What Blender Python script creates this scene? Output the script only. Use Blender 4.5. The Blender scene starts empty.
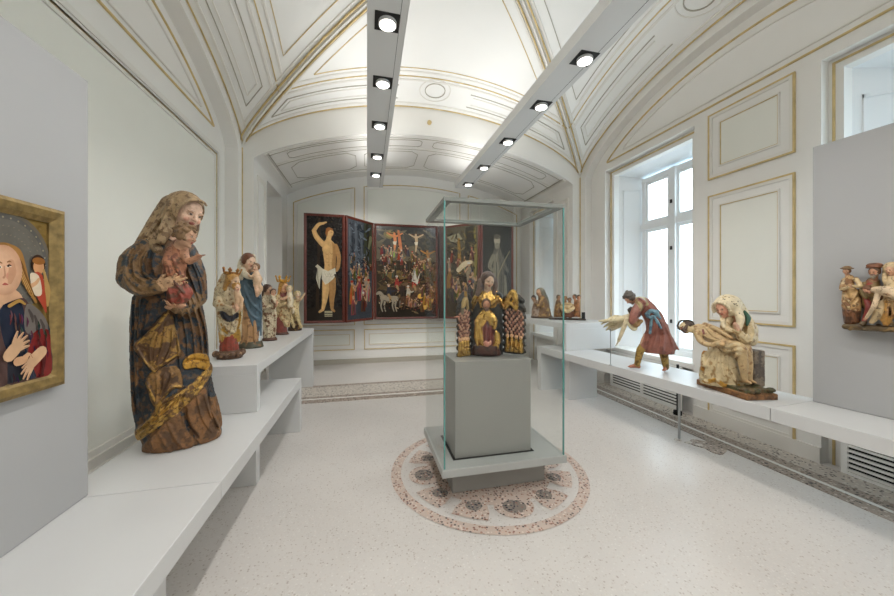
import bpy, bmesh, math, random
import numpy as np
from mathutils import Vector, Matrix

# ------------------------------------------------------------------ camera, world, light, exposure
SC = bpy.context.scene
COL = SC.collection
F_PX, EYE = 337.0, 1.5
YAW = math.atan((447 - 367) / F_PX)
cam_data = bpy.data.cameras.new('camera')
cam_data.sensor_width = 36.0
cam_data.lens = 36.0 * F_PX / 894.0
cam_data.shift_y = -5.0 / 894.0
cam_data.clip_start = 0.02
cam = bpy.data.objects.new('camera', cam_data)
COL.objects.link(cam)
cam.location = (0, 0, EYE)
cam.rotation_euler = (math.pi / 2, 0, -YAW)
SC.camera = cam

world = bpy.data.worlds.new('daylight')
SC.world = world
world.use_nodes = True
bg = world.node_tree.nodes['Background']
bg.inputs['Color'].default_value = (0.80, 0.91, 1.0, 1)
bg.inputs['Strength'].default_value = 0.5

SC.view_settings.view_transform = 'Standard'
SC.view_settings.look = 'None'
SC.view_settings.gamma = 1.0
SC.view_settings.use_curve_mapping = False
SC.view_settings.exposure = 0.66
SC.cycles.use_denoising = True
SC.cycles.max_bounces = 10
SC.cycles.diffuse_bounces = 5
SC.cycles.transparent_max_bounces = 24
SC.cycles.caustics_reflective = False
SC.cycles.caustics_refractive = False
SC.cycles.sample_clamp_indirect = 6.0

BAR_UP = 7.0        # W per uplight on top of the suspended bars
SPOT_W = 18.0        # W per downlight in the bars
WIN_W = 3.0          # emission of the daylight behind the window blinds


def lin(c):
    r = []
    for v in c[:3]:
        v = v / 255.0
        r.append(v / 12.92 if v <= 0.04045 else ((v + 0.055) / 1.055) ** 2.4)
    return tuple(r)


def area_light(name, loc, size, energy, color=(1, 1, 1), rot=(0, 0, 0), size_y=None, spread=None):
    l = bpy.data.lights.new(name, 'AREA')
    l.energy = energy
    l.color = color
    l.size = size
    if size_y:
        l.shape = 'RECTANGLE'
        l.size_y = size_y
    if spread:
        l.spread = spread
    o = bpy.data.objects.new(name, l)
    o.location = loc
    o.rotation_euler = rot
    COL.objects.link(o)
    return o


# ------------------------------------------------------------------ materials
MATS = {}


def nodes_of(name):
    m = bpy.data.materials.new(name)
    m.use_nodes = True
    return m, m.node_tree, m.node_tree.nodes['Principled BSDF']


def plain(name, rgb, rough=0.5, metal=0.0, noise=0.0, scale=20.0, bump=0.0, spec=None):
    """Principled surface with a gentle procedural mottling."""
    m, nt, b = nodes_of(name)
    c = lin(rgb)
    b.inputs['Roughness'].default_value = rough
    b.inputs['Metallic'].default_value = metal
    if spec is not None:
        b.inputs['Specular IOR Level'].default_value = spec
    b.inputs['Base Color'].default_value = (*c, 1)
    if noise > 0 or bump > 0:
        tc = nt.nodes.new('ShaderNodeTexCoord')
        n = nt.nodes.new('ShaderNodeTexNoise')
        n.inputs['Scale'].default_value = scale
        n.inputs['Detail'].default_value = 4
        nt.links.new(tc.outputs['Object'], n.inputs['Vector'])
    if noise > 0:
        r = nt.nodes.new('ShaderNodeValToRGB')
        r.color_ramp.elements[0].position = 0.3
        r.color_ramp.elements[1].position = 0.7
        r.color_ramp.elements[0].color = (*[v * (1 - noise) for v in c], 1)
        r.color_ramp.elements[1].color = (*[min(1, v * (1 + noise * 0.6)) for v in c], 1)
        nt.links.new(n.outputs['Fac'], r.inputs['Fac'])
        nt.links.new(r.outputs['Color'], b.inputs['Base Color'])
    if bump > 0:
        bp = nt.nodes.new('ShaderNodeBump')
        bp.inputs['Strength'].default_value = bump
        bp.inputs['Distance'].default_value = 0.01
        nt.links.new(n.outputs['Fac'], bp.inputs['Height'])
        nt.links.new(bp.outputs['Normal'], b.inputs['Normal'])
    MATS[name] = m
    return m


def emit(name, rgb, strength):
    m, nt, b = nodes_of(name)
    b.inputs['Base Color'].default_value = (*lin(rgb), 1)
    b.inputs['Emission Color'].default_value = (*lin(rgb), 1)
    b.inputs['Emission Strength'].default_value = strength
    MATS[name] = m
    return m


def terrazzo(name, base, chips, scale, share, rough=0.35):
    """Stone chips: voronoi cells, a share of them coloured from the chip list."""
    m, nt, b = nodes_of(name)
    tc = nt.nodes.new('ShaderNodeTexCoord')
    vo = nt.nodes.new('ShaderNodeTexVoronoi')
    vo.inputs['Scale'].default_value = scale
    nt.links.new(tc.outputs['Object'], vo.inputs['Vector'])
    sep = nt.nodes.new('ShaderNodeSeparateColor')
    nt.links.new(vo.outputs['Color'], sep.inputs['Color'])
    ramp = nt.nodes.new('ShaderNodeValToRGB')
    ramp.color_ramp.interpolation = 'CONSTANT'
    els = ramp.color_ramp.elements
    els[0].color = (*lin(base), 1)
    els[1].position = 1 - share
    els[1].color = (*lin(chips[0]), 1)
    for i, c in enumerate(chips[1:], 1):
        e = els.new(1 - share + share * i / len(chips))
        e.color = (*lin(c), 1)
    nt.links.new(sep.outputs['Red'], ramp.inputs['Fac'])
    dist = nt.nodes.new('ShaderNodeMath')
    dist.operation = 'LESS_THAN'
    dist.inputs[1].default_value = 0.42
    nt.links.new(vo.outputs['Distance'], dist.inputs[0])
    no = nt.nodes.new('ShaderNodeTexNoise')
    no.inputs['Scale'].default_value = 1.3
    no.inputs['Detail'].default_value = 5
    nt.links.new(tc.outputs['Object'], no.inputs['Vector'])
    cl = nt.nodes.new('ShaderNodeValToRGB')
    bl = lin(base)
    cl.color_ramp.elements[0].position = 0.35
    cl.color_ramp.elements[1].position = 0.65
    cl.color_ramp.elements[0].color = (*[v * 0.93 for v in bl], 1)
    cl.color_ramp.elements[1].color = (*[min(1, v * 1.03) for v in bl], 1)
    nt.links.new(no.outputs['Fac'], cl.inputs['Fac'])
    mx = nt.nodes.new('ShaderNodeMix')
    mx.data_type = 'RGBA'
    nt.links.new(dist.outputs[0], mx.inputs['Factor'])
    nt.links.new(cl.outputs['Color'], mx.inputs['A'])
    nt.links.new(ramp.outputs['Color'], mx.inputs['B'])
    nt.links.new(mx.outputs['Result'], b.inputs['Base Color'])
    b.inputs['Roughness'].default_value = rough
    MATS[name] = m
    return m


def paint_attr(name, rough=0.45, wear=0.25, wear_rgb=(70, 48, 30), wscale=38.0, bump=0.25, vary=0.22, wlo=0.56, emis=0):
    """Pigment from the mesh's own colour attribute (alpha = gilding) with chipped, worn spots."""
    m, nt, b = nodes_of(name)
    at = nt.nodes.new('ShaderNodeAttribute')
    at.attribute_name = 'pigment'
    tc = nt.nodes.new('ShaderNodeTexCoord')
    n = nt.nodes.new('ShaderNodeTexNoise')
    n.inputs['Scale'].default_value = wscale
    n.inputs['Detail'].default_value = 6
    n.inputs['Roughness'].default_value = 0.65
    nt.links.new(tc.outputs['Object'], n.inputs['Vector'])
    ramp = nt.nodes.new('ShaderNodeValToRGB')
    ramp.color_ramp.elements[0].position = wlo
    ramp.color_ramp.elements[1].position = wlo + 0.08
    ramp.color_ramp.elements[0].color = (0, 0, 0, 1)
    ramp.color_ramp.elements[1].color = (wear, wear, wear, 1)
    nt.links.new(n.outputs['Fac'], ramp.inputs['Fac'])
    n2 = nt.nodes.new('ShaderNodeTexNoise')
    n2.inputs['Scale'].default_value = wscale * 0.35
    n2.inputs['Detail'].default_value = 5
    nt.links.new(tc.outputs['Object'], n2.inputs['Vector'])
    r2 = nt.nodes.new('ShaderNodeMapRange')
    r2.inputs['From Min'].default_value = 0.3
    r2.inputs['From Max'].default_value = 0.7
    r2.inputs['To Min'].default_value = 1 - vary
    r2.inputs['To Max'].default_value = 1 + vary * 0.5
    nt.links.new(n2.outputs['Fac'], r2.inputs['Value'])
    mul = nt.nodes.new('ShaderNodeVectorMath')
    mul.operation = 'SCALE'
    nt.links.new(at.outputs['Color'], mul.inputs[0])
    nt.links.new(r2.outputs['Result'], mul.inputs['Scale'])
    mx = nt.nodes.new('ShaderNodeMix')
    mx.data_type = 'RGBA'
    nt.links.new(ramp.outputs['Color'], mx.inputs['Factor'])
    nt.links.new(mul.outputs['Vector'], mx.inputs['A'])
    mx.inputs['B'].default_value = (*lin(wear_rgb), 1)
    nt.links.new(mx.outputs['Result'], b.inputs['Base Color'])
    met = nt.nodes.new('ShaderNodeMath')
    met.operation = 'MAXIMUM'
    met.inputs[1].default_value = 0.0
    nt.links.new(at.outputs['Alpha'], met.inputs[0])
    nt.links.new(met.outputs[0], b.inputs['Metallic'])
    rg_ = nt.nodes.new('ShaderNodeMath')
    rg_.operation = 'MULTIPLY_ADD'
    rg_.inputs[1].default_value = -0.24
    rg_.inputs[2].default_value = rough
    nt.links.new(met.outputs[0], rg_.inputs[0])
    nt.links.new(rg_.outputs[0], b.inputs['Roughness'])
    # polished flesh (alpha below zero) keeps its paint better than the rest
    gt = nt.nodes.new('ShaderNodeMath')
    gt.operation = 'GREATER_THAN'
    gt.inputs[1].default_value = -0.5
    nt.links.new(at.outputs['Alpha'], gt.inputs[0])
    ad = nt.nodes.new('ShaderNodeMath')
    ad.operation = 'MULTIPLY_ADD'
    ad.inputs[1].default_value = 0.88
    ad.inputs[2].default_value = 0.12
    nt.links.new(gt.outputs[0], ad.inputs[0])
    wf = nt.nodes.new('ShaderNodeMath')
    wf.operation = 'MULTIPLY'
    nt.links.new(ramp.outputs['Color'], wf.inputs[0])
    nt.links.new(ad.outputs[0], wf.inputs[1])
    nt.links.new(wf.outputs[0], mx.inputs['Factor'])
    b.inputs['Roughness'].default_value = rough
    if bump > 0:
        bp = nt.nodes.new('ShaderNodeBump')
        bp.inputs['Strength'].default_value = bump
        bp.inputs['Distance'].default_value = 0.006
        nt.links.new(n.outputs['Fac'], bp.inputs['Height'])
        nt.links.new(bp.outputs['Normal'], b.inputs['Normal'])
    MATS[name] = m
    return m


plain('wall_white', (236, 234, 229), 0.75, noise=0.012, scale=3)
plain('panel_field', (235, 235, 226), 0.75, noise=0.012, scale=3)
plain('vault_white', (240, 239, 235), 0.8, noise=0.01, scale=3)
plain('mould_white', (230, 227, 220), 0.7)
plain('gilding', (212, 188, 134), 0.5, metal=0.2, noise=0.2, scale=9)
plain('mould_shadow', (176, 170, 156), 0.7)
plain('reveal_white', (240, 243, 244), 0.6)
plain('bench_white', (206, 206, 205), 0.38, noise=0.01, scale=4)
plain('panel_grey', (172, 172, 172), 0.7, noise=0.02, scale=2)
plain('bar_grey', (226, 227, 226), 0.55)
plain('bar_edge', (236, 236, 234), 0.5)
plain('lamp_black', (20, 20, 20), 0.5)
plain('lamp_ring', (225, 225, 225), 0.3)
emit('lamp_glow', (255, 250, 240), 6.0)
emit('blind_glow', (216, 236, 248), WIN_W)
plain('steel_grey', (152, 151, 146), 0.42, metal=0.08, noise=0.03, scale=3)
plain('slab_grey', (176, 178, 175), 0.4, metal=0.1)
plain('post_steel', (170, 172, 172), 0.35, metal=0.7)
plain('grille_white', (240, 240, 236), 0.5)
plain('black_gap', (18, 18, 18), 0.8)
plain('frame_print', (128, 131, 126), 0.45)
plain('oak_frame', (92, 38, 24), 0.45, noise=0.3, scale=14, bump=0.1)
plain('gold_frame', (146, 122, 74), 0.45, metal=0.4, noise=0.4, scale=30, bump=0.4)
plain('dark_wood', (46, 32, 24), 0.55, noise=0.3, scale=12)
terrazzo('terrazzo', (209, 204, 199), [(203, 197, 191), (216, 212, 207), (198, 190, 183), (211, 204, 198), (203, 196, 190), (180, 170, 162)], 80, 0.5, 0.30)
terrazzo('mosaic_dark', (164, 150, 138), [(92, 80, 74), (186, 170, 156), (54, 50, 50), (206, 194, 182), (124, 100, 86)], 46, 0.85, 0.45)
terrazzo('mosaic_pale', (200, 192, 182), [(118, 108, 100), (222, 216, 206), (80, 74, 72), (206, 194, 180)], 44, 0.75, 0.45)
terrazzo('mosaic_pink', (200, 182, 170), [(164, 124, 108), (218, 204, 192), (140, 104, 92), (92, 82, 80), (206, 180, 164)], 52, 0.9, 0.45)
terrazzo('mosaic_blue', (140, 130, 122), [(54, 58, 68), (84, 84, 90), (196, 180, 168), (40, 42, 52), (150, 112, 98)], 52, 0.9, 0.45)


def glass_pane_mat():
    m = bpy.data.materials.new('case_glass')
    m.use_nodes = True
    nt = m.node_tree
    nt.nodes.clear()
    out = nt.nodes.new('ShaderNodeOutputMaterial')
    tr = nt.nodes.new('ShaderNodeBsdfTransparent')
    tr.inputs['Color'].default_value = (0.985, 0.992, 0.988, 1)
    gl = nt.nodes.new('ShaderNodeBsdfGlossy')
    gl.inputs['Roughness'].default_value = 0.01
    lw = nt.nodes.new('ShaderNodeLayerWeight')
    lw.inputs['Blend'].default_value = 0.5
    pw = nt.nodes.new('ShaderNodeMath')
    pw.operation = 'POWER'
    pw.inputs[1].default_value = 4.0
    nt.links.new(lw.outputs['Facing'], pw.inputs[0])
    fr = nt.nodes.new('ShaderNodeMath')
    fr.operation = 'MULTIPLY_ADD'
    fr.inputs[1].default_value = 0.35
    fr.inputs[2].default_value = 0.014
    nt.links.new(pw.outputs[0], fr.inputs[0])
    mx = nt.nodes.new('ShaderNodeMixShader')
    nt.links.new(fr.outputs[0], mx.inputs['Fac'])
    nt.links.new(tr.outputs['BSDF'], mx.inputs[1])
    nt.links.new(gl.outputs['BSDF'], mx.inputs[2])
    nt.links.new(mx.outputs['Shader'], out.inputs['Surface'])
    MATS['case_glass'] = m


glass_pane_mat()
plain('glass_edge', (92, 150, 144), 0.25, spec=0.6)


# ------------------------------------------------------------------ mesh helpers
class MB:
    """Collects boxes, bars and polygons and links them as one mesh object."""

    def __init__(self):
        self.v, self.f, self.mi, self.cols = [], [], [], []

    def poly(self, pts, mat=0, col=None):
        n = len(self.v)
        self.v += [tuple(p) for p in pts]
        self.f.append(tuple(range(n, n + len(pts))))
        self.mi.append(mat)
        self.cols.append(col)

    def hexa(self, p, mat=0, col=None):
        """p: 4 bottom points then 4 top points."""
        n = len(self.v)
        self.v += [tuple(q) for q in p]
        for q in ((3, 2, 1, 0), (4, 5, 6, 7), (0, 1, 5, 4), (1, 2, 6, 5), (2, 3, 7, 6), (3, 0, 4, 7)):
            self.f.append(tuple(n + i for i in q))
            self.mi.append(mat)
            self.cols.append(col)

    def box(self, x0, x1, y0, y1, z0, z1, mat=0, col=None):
        if x0 > x1: x0, x1 = x1, x0
        if y0 > y1: y0, y1 = y1, y0
        if z0 > z1: z0, z1 = z1, z0
        self.hexa([(x0, y0, z0), (x1, y0, z0), (x1, y1, z0), (x0, y1, z0),
                   (x0, y0, z1), (x1, y0, z1), (x1, y1, z1), (x0, y1, z1)], mat, col)

    def prism(self, pts2, lift, a, b, mat=0, col=None):
        """Extrude a 2D polygon: lift(p, t) gives the 3D point at depth t."""
        A = [lift(p, a) for p in pts2]
        B = [lift(p, b) for p in pts2]
        n = len(pts2)
        self.poly(A[::-1], mat, col)
        self.poly(B, mat, col)
        for i in range(n):
            j = (i + 1) % n
            self.poly([A[i], A[j], B[j], B[i]], mat, col)

    def cyl(self, c, r, z0, z1, n=24, mat=0, r2=None, axis='z'):
        r2 = r if r2 is None else r2
        def P(a, rr, z):
            x, y = rr * math.cos(a), rr * math.sin(a)
            if axis == 'z': return (c[0] + x, c[1] + y, z)
            if axis == 'x': return (z, c[0] + x, c[1] + y)
            return (c[0] + x, z, c[1] + y)
        A = [P(2 * math.pi * i / n, r, z0) for i in range(n)]
        B = [P(2 * math.pi * i / n, r2, z1) for i in range(n)]
        self.poly(A[::-1], mat)
        self.poly(B, mat)
        for i in range(n):
            j = (i + 1) % n
            self.poly([A[i], A[j], B[j], B[i]], mat)

    def strip(self, pts, ups, w, h, mat=0):
        """A flat moulding of width w and height h along a 3D line; ups = outward surface normals."""
        n = len(pts)
        rows = []
        for i in range(n):
            p = Vector(pts[i])
            t = (Vector(pts[min(i + 1, n - 1)]) - Vector(pts[max(i - 1, 0)]))
            if t.length < 1e-9:
                t = Vector((1, 0, 0))
            t.normalize()
            u = Vector(ups[i]).normalized()
            s = t.cross(u).normalized()
            rows.append([p - s * w / 2 - u * 0.004, p - s * w * 0.36 + u * h, p + s * w * 0.36 + u * h, p + s * w / 2 - u * 0.004])
        for i in range(n - 1):
            for k in range(3):
                self.poly([rows[i][k], rows[i][k + 1], rows[i + 1][k + 1], rows[i + 1][k]], mat)
        self.poly(rows[0][::-1], mat)
        self.poly(rows[-1], mat)

    def build(self, name, mats, parent=None, smooth=False, weld=False, bevel=0.0):
        me = bpy.data.meshes.new(name)
        me.from_pydata(self.v, [], self.f)
        if not isinstance(mats, (list, tuple)):
            mats = [mats]
        for m in mats:
            me.materials.append(MATS[m])
        me.polygons.foreach_set('material_index', self.mi)
        if any(c is not None for c in self.cols):
            at = me.color_attributes.new('pigment', 'FLOAT_COLOR', 'CORNER')
            buf = []
            for f, c in zip(self.f, self.cols):
                cc = (*lin(c), c[3] if len(c) > 3 else 0.0) if c is not None else (0.5, 0.5, 0.5, 0)
                buf += list(cc) * len(f)
            at.data.foreach_set('color', buf)
        if weld:
            bm = bmesh.new()
            bm.from_mesh(me)
            bmesh.ops.remove_doubles(bm, verts=bm.verts, dist=0.0004)
            bmesh.ops.recalc_face_normals(bm, faces=bm.faces)
            bm.to_mesh(me)
            bm.free()
        if smooth:
            me.polygons.foreach_set('use_smooth', [True] * len(me.polygons))
        me.update()
        o = bpy.data.objects.new(name, me)
        COL.objects.link(o)
        if parent is not None:
            o.parent = parent
        if bevel > 0:
            md = o.modifiers.new('bevel', 'BEVEL')
            md.width = bevel
            md.segments = 2
            md.limit_method = 'ANGLE'
        return o


def structure(o):
    o['kind'] = 'structure'
    return o


def tag(o, label, cat, group=None):
    o['label'] = label
    o['category'] = cat
    if group:
        o['group'] = group
    return o


def thing(name, loc=(0, 0, 0), rz=0.0):
    o = bpy.data.objects.new(name, None)
    o.empty_display_size = 0.1
    o.location = loc
    o.rotation_euler = (0, 0, rz)
    COL.objects.link(o)
    return o


# ------------------------------------------------------------------ room measures (metres)
XL, XR, XC, XH = -1.74, 3.75, 1.005, 2.745        # vault edges
Y0, Y1, YC, YH = 0.23, 5.37, 2.80, 2.57
ZS, RISE, DOME = 3.58, 0.90, 0.33
WL, WR = -1.91, 3.88                             # wall planes behind the wall arches
JL, JR = -1.586, 3.596                           # jambs of the deep far arch
YF = 7.45                                        # far wall
YB = -3.0                                        # wall behind the camera
WIN1 = (3.30, 4.88)
WIN2 = (0.54, 2.12)
WIN_FILL = (-2.22, -0.64)          # unseen, added behind the camera for more daylight
WINZ = 3.54


def prof(t):
    t = min(1.0, abs(t))
    return 0.6 * math.sqrt(1 - t * t) + 0.4 * (1 - t * t)


def vz(x, y):
    t = (x - XC) / XH
    s = (y - YC) / YH
    m = min(abs(t), abs(s))
    return ZS + RISE * prof(m) + DOME * max(0, 1 - t * t) * max(0, 1 - s * s)


def vnorm(x, y):
    e = 0.02
    x = min(max(x, XL + 2 * e), XR - 2 * e)
    y = min(max(y, Y0 + 2 * e), Y1 - 2 * e)
    gx = (vz(x + e, y) - vz(x - e, y)) / (2 * e)
    gy = (vz(x, y + e) - vz(x, y - e)) / (2 * e)
    return Vector((gx, gy, -1)).normalized()


ZI, RI = 3.44, 0.60                              # far arch: springing and rise
XIC, XIH = (JL + JR) / 2, (JR - JL) / 2


def iz(x, k=0.0):
    t = min(1, abs((x - XIC) / (XIH)))
    return ZI + RI * (0.75 * (1 - t * t) + 0.25 * math.sqrt(1 - t * t)) + k


# ------------------------------------------------------------------ floor
m = MB()
m.box(-2.9, 5.2, YB - 0.1, YF + 0.2, -0.12, 0.0)
structure(m.build('floor', 'terrazzo'))

# mosaic borders laid flush in the floor
m = MB()
for x0, x1, mi in ((3.35, 3.475, 0), (3.475, 3.515, 2), (3.515, 3.635, 0), (3.635, 3.86, 1)):
    m.box(x0, x1, YB, 4.86, -0.01, 0.004, mi)
structure(m.build('trim_1', ['mosaic_dark', 'mosaic_pale', 'wall_white']))
m = MB()
for y0, y1, mi in ((4.88, 5.03, 0), (5.03, 5.07, 2), (5.07, 5.17, 0), (5.17, 5.68, 1), (5.68, 5.78, 0)):
    m.box(-1.45, 2.0, y0, y1, -0.01, 0.004, mi)
structure(m.build('trim_2', ['mosaic_dark', 'mosaic_pale', 'wall_white']))
# a patched corner ornament of the border
m = MB()
pts = []
for i in range(40):
    a = 2 * math.pi * i / 40
    r = 1 + 0.18 * math.sin(3 * a + 1) + 0.1 * math.sin(5 * a)
    pts.append((3.26 + 0.13 * r * math.cos(a), 2.62 + 0.15 * r * math.sin(a)))
m.prism(pts, lambda p, t: (p[0], p[1], t), -0.004, 0.005)
m2 = MB()
for k in range(3):
    q = [(3.08 + 0.05 * k, 2.83 - 0.07 * k + 0.012 * math.sin(j)) for j in range(2)]
    pts = [(3.09 + 0.045 * k + 0.035 * math.cos(a) * (1 + 0.3 * math.sin(3 * a)), 2.80 - 0.075 * k + 0.03 * math.sin(a)) for a in [2 * math.pi * i / 18 for i in range(18)]]
    m2.prism(pts, lambda p, t: (p[0], p[1], t), -0.004, 0.006)
structure(m.build('trim_3', 'mosaic_dark'))
structure(m2.build('trim_4', 'mosaic_pale'))

# medallion under the showcase
MX, MY = 1.005, 2.74
m = MB()
N = 96
for i in range(N):
    a0, a1 = 2 * math.pi * i / N, 2 * math.pi * (i + 1) / N
    def ring(r0, r1, mi, z):
        m.poly([(MX + r0 * math.cos(a0), MY + r0 * math.sin(a0), z), (MX + r1 * math.cos(a0), MY + r1 * math.sin(a0), z),
                (MX + r1 * math.cos(a1), MY + r1 * math.sin(a1), z), (MX + r0 * math.cos(a1), MY + r0 * math.sin(a1), z)], mi)
    ring(0.735, 0.815, 0, 0.003)
    ring(0.0, 0.52, 0, 0.003)
for k in range(12):
    ac = math.radians(-90 + 30 * k)
    rnd = k % 3 == 0
    loc = []
    dk = []
    if rnd:
        for j in range(25):
            b = math.pi * (j / 24 - 0.5)
            loc.append((0.53 + 0.135 * math.cos(b) * 1.05, 0.145 * math.sin(b)))
        loc = [(0.40, -0.10)] + loc + [(0.40, 0.10)]
        for j in range(20):
            b = 2 * math.pi * j / 20
            dk.append((0.55 + 0.075 * math.cos(b), 0.085 * math.sin(b)))
    else:
        loc = [(0.40, -0.085), (0.50, -0.085), (0.60, -0.12), (0.675, -0.125), (0.685, -0.05), (0.685, 0.05), (0.675, 0.125), (0.60, 0.12), (0.50, 0.085), (0.40, 0.085)]
        for j in range(20):
            b = 2 * math.pi * j / 20
            dk.append((0.545 + 0.06 * math.cos(b), 0.06 * math.sin(b)))
    def L(q, z):
        return (MX + q[0] * math.cos(ac) - q[1] * math.sin(ac), MY + q[0] * math.sin(ac) + q[1] * math.cos(ac), z)
    m.poly([L(q, 0.0035 + 0.0002 * (k % 3)) for q in loc], 0)
    m.poly([L(q, 0.0046) for q in dk], 1)
structure(m.build('trim_5', ['mosaic_pink', 'mosaic_blue']))

# ------------------------------------------------------------------ vault over the room (groin vault, four cells)
m = MB()
NU, NV = 44, 64
for cell in range(4):
    def P(u, v):
        a, b = u, u * v
        if cell == 0: t, s = b, a
        elif cell == 1: t, s = a, -b
        elif cell == 2: t, s = -b, -a
        else: t, s = -a, b
        x, y = XC + t * XH, YC + s * YH
        return (x, y, vz(x, y))
    base = len(m.v)
    for i in range(NU + 1):
        u = max(1e-3, i / NU)
        for j in range(NV + 1):
            v = math.sin((2 * j / NV - 1) * math.pi / 2)
            m.v.append(P(u, v))
    for i in range(NU):
        for j in range(NV):
            q = (base + i * (NV + 1) + j, base + i * (NV + 1) + j + 1, base + (i + 1) * (NV + 1) + j + 1, base + (i + 1) * (NV + 1) + j)
            m.f.append(q)
            m.mi.append(0)
            m.cols.append(None)
structure(m.build('ceiling', 'vault_white', smooth=True))

# vault mouldings
def on_vault(pts, n=24):
    out = []
    for (a, b) in zip(pts[:-1], pts[1:]):
        for i in range(n):
            k = i / n
            out.append((a[0] + (b[0] - a[0]) * k, a[1] + (b[1] - a[1]) * k))
    out.append(pts[-1])
    P = [(x, y, vz(x, y)) for x, y in out]
    U = [vnorm(x, y) for x, y in out]
    return P, U


TRIM = [5]


def trim(mb, mat, smooth=False):
    TRIM[0] += 1
    return structure(mb.build('trim_%d' % TRIM[0], mat, smooth=smooth))


def st2xy(t, s):
    return XC + t * XH, YC + s * YH


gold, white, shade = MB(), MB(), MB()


def cell_pts(cell, pts):
    r = []
    for b, a in pts:            # b across, a outward (1 at the wall)
        if cell == 0: t, s = b, a
        elif cell == 1: t, s = a, -b
        elif cell == 2: t, s = -b, -a
        else: t, s = -a, b
        r.append(st2xy(t, s))
    return r


def vline(mb, cell, pts, w, h, n=22):
    P, U = on_vault(cell_pts(cell, pts), n)
    mb.strip(P, U, w, h)


B = 0.775                       # start of the outer band
for c in range(4):
    e = 0.997
    vline(gold, c, [(-e, 0.995), (e, 0.995)], 0.018, 0.012, 60)
    vline(white, c, [(-0.96, 0.967), (0.96, 0.967)], 0.030, 0.012, 50)
    vline(gold, c, [(-B, B), (B, B)], 0.014, 0.010, 50)
    vline(white, c, [(-B + .005, B + 0.025), (B - .005, B + 0.025)], 0.035, 0.012, 50)
    vline(white, c, [(-B + .05, B - 0.03), (B - .05, B - 0.03)], 0.030, 0.01, 50)
    # recessed band panels on both sides of the rosette
    for sg in (-1, 1):
        loop = [(sg * 0.20, B + 0.065), (sg * (B + 0.065 - 0.09), B + 0.065), (sg * (0.935 - 0.09), 0.935), (sg * 0.20, 0.935)]
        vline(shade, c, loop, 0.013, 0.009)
        loop = [(sg * 0.22, B + 0.085), (sg * (B + 0.085 - 0.12), B + 0.085), (sg * (0.915 - 0.12), 0.915), (sg * 0.22, 0.915)]
        vline(white, c, loop, 0.016, 0.010)
    # rosette rings
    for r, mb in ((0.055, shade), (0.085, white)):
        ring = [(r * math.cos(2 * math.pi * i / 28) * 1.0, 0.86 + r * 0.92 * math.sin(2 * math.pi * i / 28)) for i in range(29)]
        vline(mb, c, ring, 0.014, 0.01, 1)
    # inner triangular field
    tri = [(-(B - 0.165), B - 0.055), (B - 0.165, B - 0.055), (0.10, 0.205), (-0.10, 0.205), (-(B - 0.165), B - 0.055)]
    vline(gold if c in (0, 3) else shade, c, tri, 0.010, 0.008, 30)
    for sg in (-1, 1):          # white roll beside the groin
        vline(white, c, [(sg * 0.17, 0.215), (sg * 0.915, 0.96)], 0.03, 0.012, 46)
for sg in (-1, 1):
    for sh in (-1, 1):
        for off, mb, w in ((0.012, gold, 0.017), (-0.012, gold, 0.017), (0.0, white, 0.03)):
            P, U = [], []
            for i in range(60):
                k = 0.06 + 0.935 * i / 59
                x, y = st2xy(sg * (k + off), sh * (k - off))
                x = min(max(x, XL), XR); y = min(max(y, Y0), Y1)
                P.append((x, y, vz(x, y) - 0.012))
                nn = vnorm(*st2xy(sg * k, sh * (k - 0.06))) + vnorm(*st2xy(sg * (k - 0.06), sh * k))
                U.append(nn.normalized())
            mb.strip(P, U, w, 0.018 if mb is gold else 0.012)
trim(gold, 'gilding', True)
trim(white, 'mould_white', True)
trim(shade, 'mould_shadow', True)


# ------------------------------------------------------------------ wall arches left and right, lunette mouldings
def arch_curve(inset, n=48):
    """(y, z) along the wall arch, inset downward / inward from the vault edge."""
    r = []
    for i in range(n + 1):
        s = -math.cos(math.pi * i / n)
        r.append((YC + s * (YH - inset), ZS + (RISE) * prof(s) - inset * 0.75))
    return r


def wall_arch(xe, xw):
    """The projecting arch band between vault edge xe and wall plane xw with its piers."""
    mb = MB()
    a, b = arch_curve(0.0), arch_curve(0.14)
    A = [(a[0][0], 0.0)] + a + [(a[-1][0], 0.0)]
    Bc = [(b[0][0], 0.0)] + b + [(b[-1][0], 0.0)]
    for i in range(len(A) - 1):
        p = [A[i], A[i + 1], Bc[i + 1], Bc[i]]
        mb.poly([(xe, y, z) for y, z in p])
        mb.poly([(xe, *Bc[i]), (xe, *Bc[i + 1]), (xw, *Bc[i + 1]), (xw, *Bc[i])])
        mb.poly([(xe, *A[i]), (xe, *A[i + 1]), (xw, *A[i + 1]), (xw, *A[i])])
    return mb


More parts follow.
